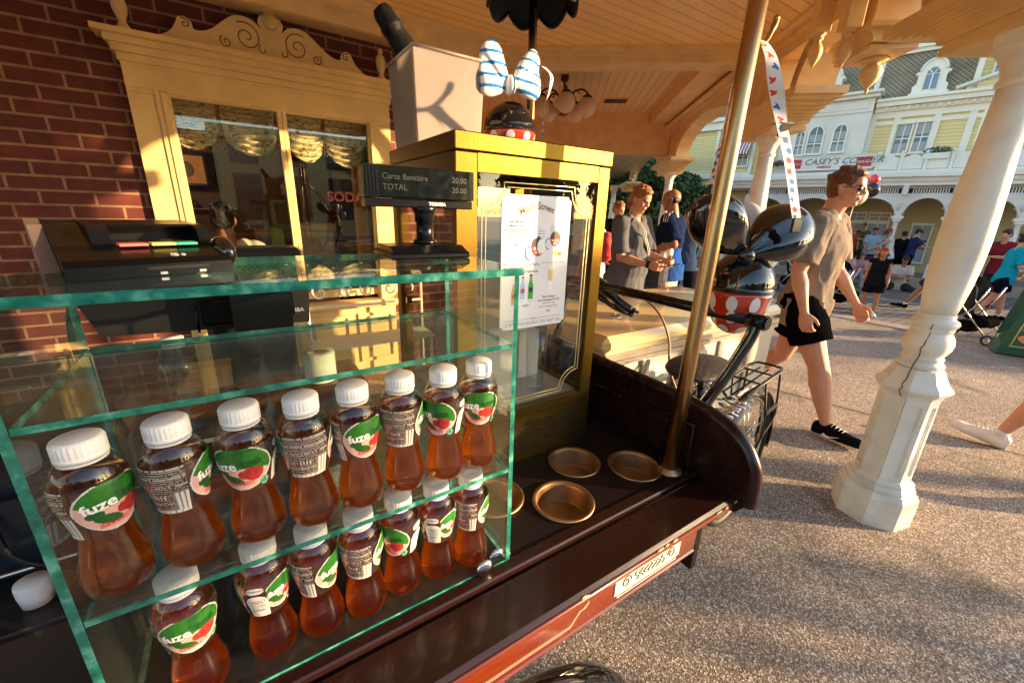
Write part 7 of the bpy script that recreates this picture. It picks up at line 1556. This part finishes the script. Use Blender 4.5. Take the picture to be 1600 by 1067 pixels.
        if style == 'long': 
            for sd in (1, -1, 0): caps(q, [HM @ V((-.04*hs, sd*.055*hs, 0)), HM @ V((-.07*hs, sd*.06*hs, -.09*hs)), HM @ V((-.075*hs, sd*.05*hs, -.16*hs))], [.05*S, .04*S, .025*S])
        if style == 'pony': caps(q, [HM @ V((-.09*hs, 0, .05*hs)), HM @ V((-.13*hs, .01, 0)), HM @ V((-.12*hs, 0, -.11*hs))], [.03*S, .028*S, .015*S])
        if style == 'bun': caps(q, [HM @ V((-.10*hs, 0, .0)), HM @ V((-.115*hs, 0, -.05*hs)), HM @ V((-.09*hs, 0, -.10*hs))], [.035*S, .035*S, .02*S])
        if style == 'beard': hh_((.04, 0, -.075), (.05, .048, .035))
        vs, fs = remesh(q, max(.0065, voxel*.7), 1, .004*S, 26, seed=5, stretch=(.5, 1, 1)); b = MB(); b.v = vs; b.f = fs; b.sm = [True]*len(fs); b.m = [0]*len(fs); b.build('hair', m_, T)
    if 'hat' in of:
        m_, kind = of['hat']; q = MB(); X = HM @ Matrix.Scale(hs, 4)
        if kind == 'cap': q.ball((-.010, 0, .060), (.106, .088, .078), 18, 0, X); q.box((.05, -.06, .066), (.160, .06, .076), 0, X @ Matrix.Rotation(-.12, 4, 'Y'), bev=.004)
        elif kind == 'beret': q.ball((-.02, 0, .075), (.135, .12, .055), 20, 0, X)
        elif kind == 'ears': q.tube([(0, .08*cos(R(a)), .03+.085*sin(R(a))) for a in range(0, 181, 15)], .008, 6, 0, X); q.ball((0, 0, .135), (.015, .05, .03), 12, 0, X)
        q.build('hat', m_, T)
    return T, J, HM, dict(hc=hc, U=U, F=F, L=L, h=h, Ft=Ft, Lt=Lt, shc=shc, hs=hs)
def cloth(n, c, r=.85, v=.14):
    if max(c) < .035: c = tuple(x*.45 for x in c)
    return mat(n, c, max(r, .9), var=v, scale=22, bump=.15, bscale=420, spec=0.)
hk = dict(stretch=(1, 1, .10), bump=.9, bscale=190, scale=120)
brown_hair, red_hair, black_hair, blond = mat('hair_auburn', (.13, .05, .02), .5, var=.6, **hk), mat('hair_ginger', (.30, .12, .04), .5, var=.55, **hk), mat('hair_black', (.018, .013, .011), .5, var=.3, **hk), mat('hair_fair', (.28, .17, .08), .5, var=.5, **hk)
shoe_b, sole_w = cloth('shoe_black', (.015, .015, .017), .6), mat('sole_white', (.75, .72, .68), .5, var=.05)

# striding man in the taupe shirt
hp = at(1258, 470, x=3.27)
T, J, HM, K = person('tall auburn haired man in taupe tee and black shorts striding past the column', (3.27, hp.y, 0), -84, 1.80, ((-12, 3, 36, -30), (26, 1, 8, 2)), ((12, 6, 24, -2), (-6, 12, 26, 5)), dict(top=(cloth('taupe_tee', (.215, .18, .15)), .80), wr=.010, hem=-.085, limb=1.13, bottom=(cloth('black_shorts', (.010, .010, .011)), .62, 1.06), shoe=(shoe_b, sole_w), swoosh=True, hair=(brown_hair, 'short')), lean=2, girth=1.0, head=(-4, 4), voxel=.0058, curl=(.55, .55), headlean=14)
q = MB(); X = HM @ Matrix.Scale(K['hs'], 4)
for sd in (1, -1): q.ball((.086, sd*.033, .003), (.007, .026, .018), 14, 0, X); q.tube([(.08, sd*.058, .010), (.04, sd*.078, .012), (-.005, sd*.082, .010)], .0028, 6, 0, X)
q.tube([(.094, -.012, .006), (.094, .012, .006)], .003, 6, 0, X); q.build('sunglasses', M['blackgloss'], T)

# woman with the phone
x, y = polar(985, 3.9)
T, J, HM, K = person('red haired woman in slate grey tee looking down at a phone in her hands', (x, y, 0), -84, 1.66, ((0, 3, 2, 0), (4, 3, 6, 0)), ((18, -2, 66, -20), (10, 4, 70, -16)), dict(top=(cloth('slate_tee', (.105, .11, .125)), .88), wr=.010, bottom=(cloth('beige_shorts', (.40, .28, .20)), .6, 1.1), shoe=(sole_w, sole_w), hair=(red_hair, 'bun')), lean=3, head=(-6, 22), voxel=.0058, girth=1.20, female=True, curl=(.65, .65), headlean=16)
ph = (J['wrL']+J['hdL']*.085*1.66+J['wrR']+J['hdR']*.085*1.66)*.5
q = MB(); X = Matrix.Translation(ph+V((0, 0, .01))) @ Matrix.Rotation(R(-84), 4, 'Z') @ Matrix.Rotation(R(-20), 4, 'Y'); q.box((-.07, -.036, -.004), (.07, .036, .004), 0, X, bev=.004); q.box((-.064, -.032, .0041), (.064, .032, .0045), 1, X); o = q.build('phone', [M['black'], M['blackgloss']], origin=tuple(ph)); tag(o, 'black phone held in both hands by the red haired woman', 'phone')
q = MB(); hc, U, Ft, Lt, h = K['hc'], K['U'], K['Ft'], K['Lt'], 1.66
def on_t(s, z, inf=.019): # point on the front of the torso
    return hc+U*z*h+Ft*((.062*1.15)*h+inf*h+.03*math.exp(-((z-.19)/.08)**2))+Lt*s*h
pts = [hc+U*.325*h-Lt*.045*h-Ft*.02, hc+U*.33*h-Lt*.05*h+Ft*.045, on_t(-.04, .28), on_t(-.02, .23), on_t(.01, .18), on_t(.045, .13), on_t(.075, .08)]
for off, r_, mi in ((0, .014, 0), (.011, .004, 1), (-.011, .004, 1)): q.tube([p+Lt*off+Ft*.004*abs(off)/.011 for p in smooth_path(pts, 6)], r_, 8, mi, flat=(1, .35) if mi == 0 else None)
q.build('bag_strap', [cloth('strap_black', (.02, .02, .025)), M['white']], T)
q = MB(); w = J['wrR']; d = J['hdR']; q.tube([w-d*.012, w+d*.012], .030, 16); q.box((-.018, -.02, -.006), (.018, .02, .006), 0, Matrix.Translation(w+V((0, 0, .028))), bev=.004); q.build('watch', M['black'], T)
q = MB(); c = hc-Lt*.0+Lt*.12*h+Ft*.10*h+U*.04*h; q.box((-.09, -.06, -.14), (.09, .06, .12), 0, Matrix.Translation(c) @ Matrix.Rotation(R(-60), 4, 'Z'), bev=.03); q.build('shoulder_bag', mat('black_leather', (.015, .016, .02), .35, var=.2, bump=.2), T)
# balding man in navy sports shirt
x, y = polar(1050, 4.9)
navy = cloth('navy_sport', (.012, .02, .06), .7); wht = cloth('sport_white', (.68, .66, .64), .8)
def navyfn(p):
    if p.z < .165 and abs(abs(p.y)-.0) < 9 and abs(p.x+.012) < .040 and p.z > -.2: return 1 if p.x < .02 else 0
    if p.z > .285 and p.y > .055 and (p.x*1000 % 14) < 5 and abs(p.x) < .02: return 1
    return 2 if p.z < .13 and p.x < -.05 else 0
T, J, HM, K = person('balding man in navy and white sports shirt with hand on hip facing away', (x, y, 0), 112, 1.70, ((0, 4, 2, 0), (3, 4, 2, 0)), ((-28, 24, 100, 2), (15, 4, 72, -12)), dict(top=(navy, .92, wht, navyfn, cloth('royal_blue', (.02, .07, .26), .7)), wr=.008, bottom=(cloth('cream_shorts', (.52, .42, .34)), 1.1, 1.3), shoe=(shoe_b, sole_w), hair=(black_hair, 'bald')), lean=0, head=(10, 8), voxel=.006, skin='skin2', girth=1.25, headlean=12)
# ginger bearded man, blackness behind
x, y = polar(962, 6.3)
T, J, HM, K = person('ginger man with glasses and black logo tee half hidden behind the woman', (x, y, 0), -118, 1.60, ((0, 3, 0, 0), (0, 3, 0, 0)), ((10, 6, 30, 0), (10, 6, 30, 0)), dict(top=(cloth('black_tee', (.015, .015, .017)), .85), bottom=(cloth('dark_jeans', (.02, .025, .04)), 1.95, 1), shoe=(shoe_b, sole_w), hair=(red_hair, 'beard')), head=(30, 14), voxel=.009, girth=1.05)
q = MB(); c = K['hc']+K['U']*.235*1.6+K['F']*.125; XX = frame(c, -K['L']*-1, K['U']); add_text(q, 'NIKE', .075, frame(c, K['L'], K['U']), 0, bold=.003, shear=.25); q.build('chest_print', wht, T)
q = MB(); X = HM @ Matrix.Scale(K['hs'], 4)
for sd in (1, -1): q.tube([(.092, sd*.032+.020*cos(a), .002+.015*sin(a)) for a in [2*pi*i/14 for i in range(14)]], .0022, 5, 0, X, closed=True)
q.build('glasses', M['black'], T)
x, y = polar(934, 5.4)
T, J, HM, K = person('person in a white tee with a red patterned backpack beside the brass cabinet', (x, y, 0), 100, 1.48, ((0, 3, 0, 0), (0, 3, 0, 0)), ((5, 5, 10, 0), (5, 5, 10, 0)), dict(top=(wht, .8), bottom=(cloth('pale_skirt', (.6, .56, .5)), .9, 1.2), shoe=(shoe_b, sole_w), hair=(blond, 'long')), voxel=.011)
q = MB(); c = K['hc']+K['U']*.18*1.48-K['F']*.16; q.ball(c, (.13, .13, .19), 18); vs, fs = remesh(q, .012, 2, .01, 9); b = MB(); b.v = vs; b.f = fs; b.sm = [True]*len(fs); b.m = [0]*len(fs); b.build('backpack', mat('red_pattern', (.45, .04, .05), .7, var=.6, scale=40), T)
x, y = polar(1079, 6.4)
person('person in dark jeans and blue top hidden behind the balding man', (x, y, 0), 60, 1.55, ((8, 3, 4, 0), (-8, 3, 10, -10)), ((0, 5, 15, 0), (5, 5, 20, 0)), dict(top=(cloth('denim_top', (.03, .05, .10)), 1.9), bottom=(cloth('black_jeans', (.02, .02, .028)), 1.95, 1.1), shoe=(shoe_b, sole_w), hair=(black_hair, 'short')), voxel=.012)
x, y = polar(1100, 9.5)
person('distant walker in grey seen through the gap beside the hanging bucket', (x, y, 0), 30, 1.45, ((10, 3, 4, 0), (-10, 3, 14, -10)), ((-10, 5, 15, 0), (10, 5, 20, 0)), dict(top=(cloth('grey_top', (.25, .25, .27)), .8), bottom=(cloth('khaki', (.25, .2, .14)), .9, 1.2), shoe=(shoe_b, sole_w), hair=(brown_hair, 'short')), voxel=.015)
# walker entering at the right edge, foot in view
f0 = at(1575, 712, z=0)
person('walker at the right edge whose tanned leg and white sneaker show', (f0.x+.03, f0.y-.24, 0), 97, 1.72, ((-20, 3, 30, -25), (24, 2, 4, 12)), ((20, 6, 20, 0), (-15, 5, 20, 0)), dict(top=(cloth('blue_tee', (.05, .12, .3)), .8), bottom=(cloth('grey_shorts', (.12, .12, .12)), .8, 1.2), shoe=(mat('white_leather', (.74, .68, .58), .5, var=.1, scale=30), sole_w), sock=wht, hair=(brown_hair, 'short')), voxel=.008)
G1 = 'people resting by the porch of the yellow building'
def gp(px, py, z=0): p = at(px, py, z=z); return (p.x, p.y, z)
stand = ((2, 3, 2, 0), (-2, 3, 2, 0)); hang = ((4, 7, 14, 0), (4, 7, 14, 0)); sit = ((82, 8, 80, 0), (85, 8, 85, 0)); cross = ((70, 35, 120, 0), (70, 35, 120, 0)); fold = ((30, 5, 60, -30), (30, 5, 60, -30))
person('child in red cap and dark sleeveless top standing on the grey pavers', gp(1352, 492), 200, 1.06, ((6, 4, 3, 0), (-6, 4, 6, 0)), ((4, 9, 8, 4), (-6, 9, 8, 4)), dict(top=(cloth('dark_vest', (.02, .022, .03)), 0), topname='vest', bottom=(cloth('dark_shorts', (.02, .02, .025)), .7, 1.1), shoe=(sole_w, sole_w), hair=(black_hair, 'long'), hat=(mat('red_cap', (.5, .03, .02), .7), 'cap')), voxel=.009, skin='skin2', head=(0, -10))
person('man in cream tee sitting cross legged with looking down head', gp(1399, 453), 200, 1.36, cross, fold, dict(top=(cloth('cream_tee', (.50, .46, .38)), .8), bottom=(cloth('dark_pants', (.03, .035, .035)), 1.9, 1.1), shoe=(sole_w, sole_w), hair=(black_hair, 'short')), hipz=.12, lean=14, head=(15, 35), voxel=.012, skin='skin2', group=G1)
person('girl in pink with red ears headband sitting on the ground', gp(1312, 447), 205, 1.10, sit, fold, dict(top=(cloth('pink_top', (.6, .32, .32)), .8), bottom=(cloth('pale_pants', (.5, .45, .5)), 1.9, 1), hair=(blond, 'long'), hat=(mat('red_band', (.5, .03, .03), .6), 'ears')), hipz=.30, lean=12, head=(10, 20), voxel=.012, group=G1)
person('girl in dusty rose with dark hair sitting beside the pink girl', gp(1334, 448), 200, 1.06, sit, fold, dict(top=(cloth('rose_top', (.42, .26, .25)), .9), bottom=(cloth('blue_leggings', (.25, .35, .45)), 1.9, 1), hair=(brown_hair, 'long')), hipz=.28, lean=14, head=(-10, 25), voxel=.012, group=G1)
x, y = polar(1371, 13.4)
person('man in pale blue polo and dark cap standing on the porch', (x, y, .22), 205, 1.10, stand, ((15, 10, 45, -10), (10, 8, 40, -10)), dict(top=(cloth('pale_blue', (.22, .32, .42)), .8), bottom=(cloth('navy_pants', (.02, .025, .05)), 1.95, 1), shoe=(shoe_b, sole_w), hair=(black_hair, 'short'), hat=(mat('cap_black', (.015, .015, .015), .7), 'cap')), voxel=.012, skin='skin2', girth=1.15, group=G1)
x, y = polar(1402, 13.5)
person('woman in white strapless top leaning back on the porch edge', (x, y, .0), 120, 1.25, ((74, 4, 20, 0), (70, 4, 26, 0)), ((48, 4, 10, 0), (40, 4, 12, 0)), dict(top=(cloth('white_top', (.66, .64, .62)), 0), topname='top', bottom=(cloth('black_trousers', (.012, .012, .014)), 1.9, 1.2), shoe=(shoe_b, sole_w), hair=(brown_hair, 'pony')), hipz=.72, lean=10, head=(-170, 0), voxel=.011, group=G1)
x, y = polar(1420, 13.9)
person('man in black tee seen from behind on the porch edge', (x, y, .1), 40, 1.16, stand, ((10, 8, 30, 0), (10, 8, 30, 0)), dict(top=(cloth('black_tee2', (.018, .02, .02)), .9), bottom=(cloth('black_pants2', (.015, .015, .02)), 1.9, 1.1), shoe=(shoe_b, sole_w), hair=(black_hair, 'short')), voxel=.012, group=G1)
x, y = polar(1435, 13.8)
person('man in navy tee and cap looking down with arms forward', (x, y, .1), -60, 1.22, stand, ((40, 5, 40, 0), (40, 5, 40, 0)), dict(top=(cloth('navy_tee2', (.02, .03, .09)), .8), bottom=(cloth('black_pants3', (.015, .015, .02)), 1.9, 1.1), shoe=(shoe_b, sole_w), hair=(black_hair, 'short'), hat=(mat('cap_dark', (.03, .03, .03), .7), 'cap')), head=(0, 25), voxel=.012, group=G1)
person('boy in bright cyan tee and black beret looking at a phone', gp(1543, 500), -72, 1.34, ((12, 3, 4, 0), (-12, 3, 12, -10)), ((20, 3, 66, -14), (12, 6, 72, -10)), dict(top=(cloth('cyan_tee', (.01, .30, .44)), .85), wr=.008, bottom=(cloth('navy_shorts', (.015, .017, .03)), .75, 1.2), shoe=(shoe_b, shoe_b), sock=wht, hair=(black_hair, 'short'), hat=(mat('black_beret', (.02, .02, .022), .3), 'beret')), lean=5, head=(0, 22), voxel=.009, curl=(.6, .6))
x, y = polar(1668, 10.2)
person('person in white tee and dark apron behind the green board', (x, y, 0), 110, 1.45, stand, ((10, 5, 20, 0), (10, 5, 20, 0)), dict(top=(cloth('white_tee3', (.55, .56, .58)), .8), bottom=(cloth('black_shorts3', (.015, .015, .02)), .9, 1.2), shoe=(shoe_b, sole_w), hair=(black_hair, 'short')), voxel=.012)
x, y, _z = gp(1452, 488)
person('walker in navy shorts mostly hidden behind the nearest column', (x, y, 0), 102, 1.44, ((-18, 3, 30, -25), (34, 2, 8, 5)), ((-10, 6, 30, 0), (-15, 5, 30, 0)), dict(top=(cloth('white_top4', (.6, .58, .56)), .5), bottom=(cloth('navy_shorts4', (.02, .03, .06)), .85, 1.25), shoe=(shoe_b, sole_w), sock=wht, hair=(brown_hair, 'short')), voxel=.010, skin='skin2')
for lab, (px, d), hd_, hh_, pose, arm, tc, bc_, hr, hz_, hatk in (
    ('man in olive tee leaning by a dark doorway under the porch arch', (1352, 14.6), 190, 1.20, stand, fold, (.10, .11, .05), (.05, .05, .06), brown_hair, None, None),
    ('woman in rust top standing under the porch arch beside the doorway', (1338, 14.4), 215, 1.12, stand, hang, (.32, .10, .05), (.04, .05, .09), blond, None, None),
    ('kid in yellow tee seated between the pink girl and the kerb', (1296, 12.9), 200, 1.05, sit, fold, (.55, .42, .08), (.05, .06, .12), black_hair, .28, None),
    ('person in white cap and teal top walking before the far porch', (1322, 11.6), 20, 1.24, ((16, 3, 4, 0), (-14, 3, 18, -15)), hang, (.03, .20, .20), (.30, .26, .20), brown_hair, None, 'cap'),
    ('woman in dark floral dress seated on the kerb stone by the tote bag', (1384, 12.7), 195, 1.22, sit, fold, (.06, .03, .05), (.06, .03, .05), red_hair, .30, None),
    ('tall person in maroon top behind the boy in cyan', (1585, 11.5), 150, 1.38, stand, fold, (.16, .02, .03), (.03, .03, .04), black_hair, None, None)):
    x, y = polar(px, d); of_ = dict(top=(cloth('cloth_top', tc), .85), bottom=(cloth('cloth_bottom', bc_), 1.9, 1.1), shoe=(shoe_b, sole_w), hair=(hr, 'short'))
    if hatk: of_['hat'] = (wht, hatk)
    person(lab, (x, y, .22 if d > 14 else 0), hd_, hh_, pose, arm, of_, hipz=hz_, voxel=.013, head=(0, 12), group=G1)
# seated person inside the shop
p = at(358, 380, y=4.02)
person('person in a cream shirt seated with back to the window inside the shop', (p.x, 4.02, 0), 100, 1.90, ((85, 8, 85, 0), (85, 8, 85, 0)), fold, dict(top=(cloth('cream_shirt', (.62, .55, .45)), .9), bottom=(cloth('brown_pants', (.08, .05, .03)), 1.9, 1), hair=(black_hair, 'short')), hipz=.50, lean=5, head=(-15, 15), voxel=.010, girth=1.15, skin='skin2')

# ---------------------------------------------------------------- strollers, bag, balloons
def stroller(loc, rz, label):
    t = local_thing('stroller', label, 'stroller', (0, 0, 0), 0, 'strollers parked along the street'); q = MB()
    for sy in (-.22, .22):
        q.tube([(-.30, sy, .10), (.18, sy, .62), (.34, sy, .98)], .012, 8); q.tube([(.30, sy, .10), (-.02, sy, .55), (-.12, sy, .90)], .012, 8); q.tube(smooth_path([(.34, sy, .98), (.40, sy, 1.03), (.46, sy, 1.0)], 4), .014, 8)
    q.tube([(.30, -.22, .12), (.30, .22, .12)], .009, 6); q.tube([(-.30, -.22, .12), (-.30, .22, .12)], .009, 6); q.build('frame', M['steel'], t)
    q = MB()
    def seat(u, v): 
        P = smooth_path([(-.22, 0, .30), (-.12, 0, .42), (.10, 0, .40), (.16, 0, .60), (.22, 0, .88)], 6); k = min(len(P)-1, int(v*(len(P)-1))); p = P[k]; return (p.x-.04*sin(pi*u)*0, -.20+.40*u, p.z-.05*sin(pi*u))
    q.grid(seat, 10, 24); q.grid(lambda u, v: (.26-.26*sin(pi/2*v), -.21+.42*u, .80+.22*sin(pi*u)*.3+.20*cos(pi/2*v)), 10, 10); q.box((-.05, -.18, .14), (.22, .18, .30), bev=.03); q.box((-.24, -.20, .26), (-.05, .20, .40), bev=.04); q.build('seat_fabric', cloth('stroller_black', (.015, .015, .018)), t)
    for x_, y_ in ((-.32, -.24), (-.32, .24), (.32, -.24), (.32, .24)):
        q = MB(); q.tube([(x_+.07*cos(a), y_, .085+.07*sin(a)) for a in [2*pi*i/20 for i in range(20)]], .015, 8, closed=True); q.lathe([(.02, -.02), (.02, .02)], 10, 1, Matrix.Translation((x_, y_, .085)) @ Matrix.Rotation(pi/2, 4, 'X')); [q.tube([(x_, y_, .085), (x_+.06*cos(a), y_, .085+.06*sin(a))], .006, 5, 1) for a in (0, 2.1, 4.2)]; q.build('wheel', [M['blackmat'], M['steel']], t)
    return t
s0 = stroller(None, 0, 'black stroller with silver frame behind the striding man hand')
st2 = dup(s0, gp(1512, 530), R(75), 'black stroller parked right of the nearest column'); st2.scale = (.78, .78, .78)
p = gp(1235, 455); dup(s0, p, R(120), 'distant black stroller between the bucket and the striding man')
s0.location = gp(1312, 482); s0.rotation_euler = (0, 0, R(95)); s0.scale = (.78, .78, .78)
p = gp(1350, 440); t = thing('tote_bag', 'cream tote bag printed green on the ground by the red capped child', 'bag', p); q = MB(); q.box((p[0]-.08, p[1]-.14, .08), (p[0]+.08, p[1]+.20, .48), bev=.03); q.tube([(p[0], p[1]-.08, .48), (p[0], p[1]-.04, .62), (p[0], p[1]+.06, .62), (p[0], p[1]+.10, .48)], .01, 6); q.build('bag_body', cloth('tote_cream', (.5, .47, .33)), t); q = MB(); q.ball((p[0]-.083, p[1]+.02, .32), (.003, .10, .05), 12); q.ball((p[0]-.083, p[1]+.02, .20), (.003, .09, .03), 12); q.build('green_print', mat('print_green2', (.05, .28, .15), .6), t)
def balloon(label, px, py, d, r, m, stick=True, sx=1.):
    v = ray(px, py); k = d/math.hypot(v.x, v.y); c = CAM+v*k; t = thing('balloon', label, 'balloon', tuple(c)); q = MB(); q.ball(c, r, 24, 0, None, (sx, sx, 1.08)); q.build('balloon_skin', m, t)
    if stick: q = MB(); q.tube([c+V((0, 0, -r)), c+V((.02, .03, -r-.55))], .005, 6); q.build('stick', M['white'], t)
balloon('glossy black balloon in front of the striding man face', 1362, 297, 7.0, .085, M['blackgloss'], False); balloon('pinkish red balloon above the black one by the man face', 1366, 281, 7.05, .06, mat('red_foil', (.6, .05, .08), .2, coat=.5), False)
balloon('pale beige balloon on a white stick under the man chin', 1338, 306, 6.9, .115, mat('beige_foil', (.62, .45, .34), .25, coat=.5))
balloon('large pink oval balloon right of the nearest column', 1487, 393, 8.3, .17, mat('pink_foil', (.68, .34, .25), .2, coat=.6), True, .8)
# ---------------------------------------------------------------- houses and trees outside the frame; shade trees added to dapple the light
SUN_H, SUN_E = -40., 9.6
def wpt(d, off, z=0):
    a = R(SUN_H); return (cos(a)*d-sin(a)*off, sin(a)*d+cos(a)*off)
def sunpt(d, off, z): a = R(SUN_H); return V((cos(a)*d-sin(a)*off, sin(a)*d+cos(a)*off, z))
def added_shade_tree(label, d, off, clumps, seed):
    b = sunpt(d, off, 0); t = thing('tree', label, 'tree', tuple(b)); q = MB(); top = max(z for _, z, _, _ in clumps); q.tube(smooth_path([b, b+V((.05, 0, 1.5)), b+V((-.04, .03, 3)), b+V((0, 0, top))], 5), [.11-.005*i for i in range(16)], 10)
    for k, (o_, z, r, n) in enumerate(clumps): c = sunpt(d+(k % 3-1)*.5, o_, z); q.tube(smooth_path([b+V((0, 0, max(2.2, z-1))), (b+V((0, 0, z)))*.5+c*.5, c], 3), [.05, .045, .04, .03, .025, .02, .012], 6)
    q.build('trunk', M['trunk'], t); q = MB()
    for k, (o_, z, r, n) in enumerate(clumps): leafclump(q, sunpt(d+(k % 3-1)*.5, o_, z), r, r, r*.8, n, .13, (0, 0, 1), seed+k, .2)
    q.build('crown', [M['leaf'], bpy.data.materials['foliage_light']], t)
added_shade_tree('added tree casting shade from the sunny side outside the view, nearer', 12.5, 2.30, [(2.10, 3.65, .34, 260), (2.05, 4.25, .42, 330), (1.75, 4.6, .50, 340), (1.5, 5.2, .5, 300), (2.75, 4.75, .22, 40), (.80, 2.68, .30, 280), (.76, 2.1, .28, 160), (1.35, 1.95, .30, 110), (.20, 3.42, .34, 260), (1.02, 3.14, .27, 300)], 40)  # unseen crown clumps placed to shade the wall, cabinet, cart and ground
added_shade_tree('added tree casting shade from the sunny side outside the view, farther', 19, -.6, [(-1.4, 4.9, .7, 300), (.2, 6.2, .6, 220), (-.6, 6.4, .8, 300)], 60)
hz = board_mat('tan_boards', (.34, .27, .18), .2, 0, .6, .6, .1, z_dir=True)
for k, (x0_, x1_, yy, hh_b) in enumerate(((-34, -22, -17, 4.5), (-21.5, -11, -16, 4.9), (-10.5, -.55, -16.5, 4.4), (-.5, 8.5, -16, 4.7))):
    t = thing('shop_row_house', ['green grey', 'tan', 'brick red', 'cream'][k]+' shop house on the opposite side of the street behind the viewer', 'building', ((x0_+x1_)/2, yy, 0)); q = MB(); q.box((x0_, yy-6, 0), (x1_, yy, hh_b)); q.box((x0_-.1, yy, hh_b-.5), (x1_+.1, yy+.4, hh_b)); q.build('facade', [M['greyboard'], hz, M['brick'], M['cream']][k], t)
    q = MB()
    for r_i in range(2):
        for c_ in range(int((x1_-x0_)/2)): xx = x0_+.6+c_*2; q.box((xx, yy-.01, 0.8+2.4*r_i), (xx+1.1, yy+.03, 2.8+1.4*r_i))
    q.build('windows_glass', wgl, t); t.children[1].name = 'window'
for k, (x, y, h, r) in enumerate(((24, -14, 3.6, 2.0), (19.5, -17, 3.9, 2.2), (15.5, -19, 4.1, 2.2), (11.5, -15.5, 3.9, 1.9), (5, -11.5, 4.6, 1.7), (-3, -11, 4.8, 1.8), (-9, -12, 4.6, 1.8))):
    tree(x, y, h, r, 'round crowned street tree on the far kerb behind the viewer', 80+k, 1500, .3)
for o in bpy.data.objects:
    if 'label' in o.keys() and 'far kerb' in o['label']: o['group'] = 'street trees behind the viewer'
# lit bulbs inside the shop, seen as small warm points through the left pane
lt = thing('ceiling_lamp', 'small warm lit bulbs of a lamp inside the shop', 'lamp', (-.55, 5.2, 2.1)); q = MB()
for dx in (-.09, 0, .09): q.ball((-.55+dx, 5.2, 1.92), .022, 12)
em = bpy.data.materials.new('lit_bulb'); em.use_nodes = True; em.node_tree.nodes['Principled BSDF'].inputs['Emission Color'].default_value = (1, .62, .25, 1); em.node_tree.nodes['Principled BSDF'].inputs['Emission Strength'].default_value = 6
q.build('bulb', em, lt); q = MB(); q.tube([(-.55, 5.2, 1.95), (-.55, 5.2, 2.9)], .008, 8); q.box((-.66, 5.18, 1.94), (-.44, 5.22, 1.955)); q.build('lamp_rod', M['brass'], lt)
pl = bpy.data.lights.new('lamp_light', 'POINT'); pl.energy = 6; pl.color = (1, .62, .30); pl.shadow_soft_size = .08; po = bpy.data.objects.new('lamp_light', pl); C.objects.link(po); po.parent = lt; po.location = (0, 0, -.30)
# ---------------------------------------------------------------- light
sd = bpy.data.lights.new('sun', 'SUN'); sd.energy = 4.6; sd.angle = R(.55); sd.color = (1.0, .66, .34); so = bpy.data.objects.new('sun', sd); C.objects.link(so)
dirv = V((cos(R(SUN_H))*cos(R(SUN_E)), sin(R(SUN_H))*cos(R(SUN_E)), sin(R(SUN_E)))); so.rotation_euler = dirv.to_track_quat('Z', 'Y').to_euler(); so.location = dirv*50
w = bpy.data.worlds.new('World'); sc.world = w; w.use_nodes = True; nt = w.node_tree; bg = nt.nodes['Background']; sk = nt.nodes.new('ShaderNodeTexSky'); sk.sky_type = 'NISHITA'; sk.sun_disc = False
sk.sun_elevation = R(SUN_E); sk.sun_rotation = R(90-SUN_H); sk.altitude = 50; sk.air_density = 1.0; sk.dust_density = .6; sk.ozone_density = 1.2
nt.links.new(sk.outputs[0], bg.inputs[0]); bg.inputs[1].default_value = .15
sc.view_settings.view_transform = 'Standard'; sc.view_settings.look = 'None'; sc.view_settings.gamma = 1; sc.view_settings.exposure = 1.95
cy = sc.cycles; cy.use_denoising = True
try: cy.denoiser = 'OPENIMAGEDENOISE'; cy.denoising_input_passes = 'RGB_ALBEDO_NORMAL'; cy.denoising_prefilter = 'ACCURATE'
except Exception: pass
cy.max_bounces = 10; cy.diffuse_bounces = 5; cy.glossy_bounces = 4; cy.transmission_bounces = 8; cy.transparent_max_bounces = 40; cy.sample_clamp_indirect = 6; cy.caustics_reflective = True; cy.caustics_refractive = False; cy.blur_glossy = .3
cy.use_adaptive_sampling = True; cy.adaptive_threshold = .015
for o in bpy.data.objects:
    if '_w' in o.keys(): del o['_w']
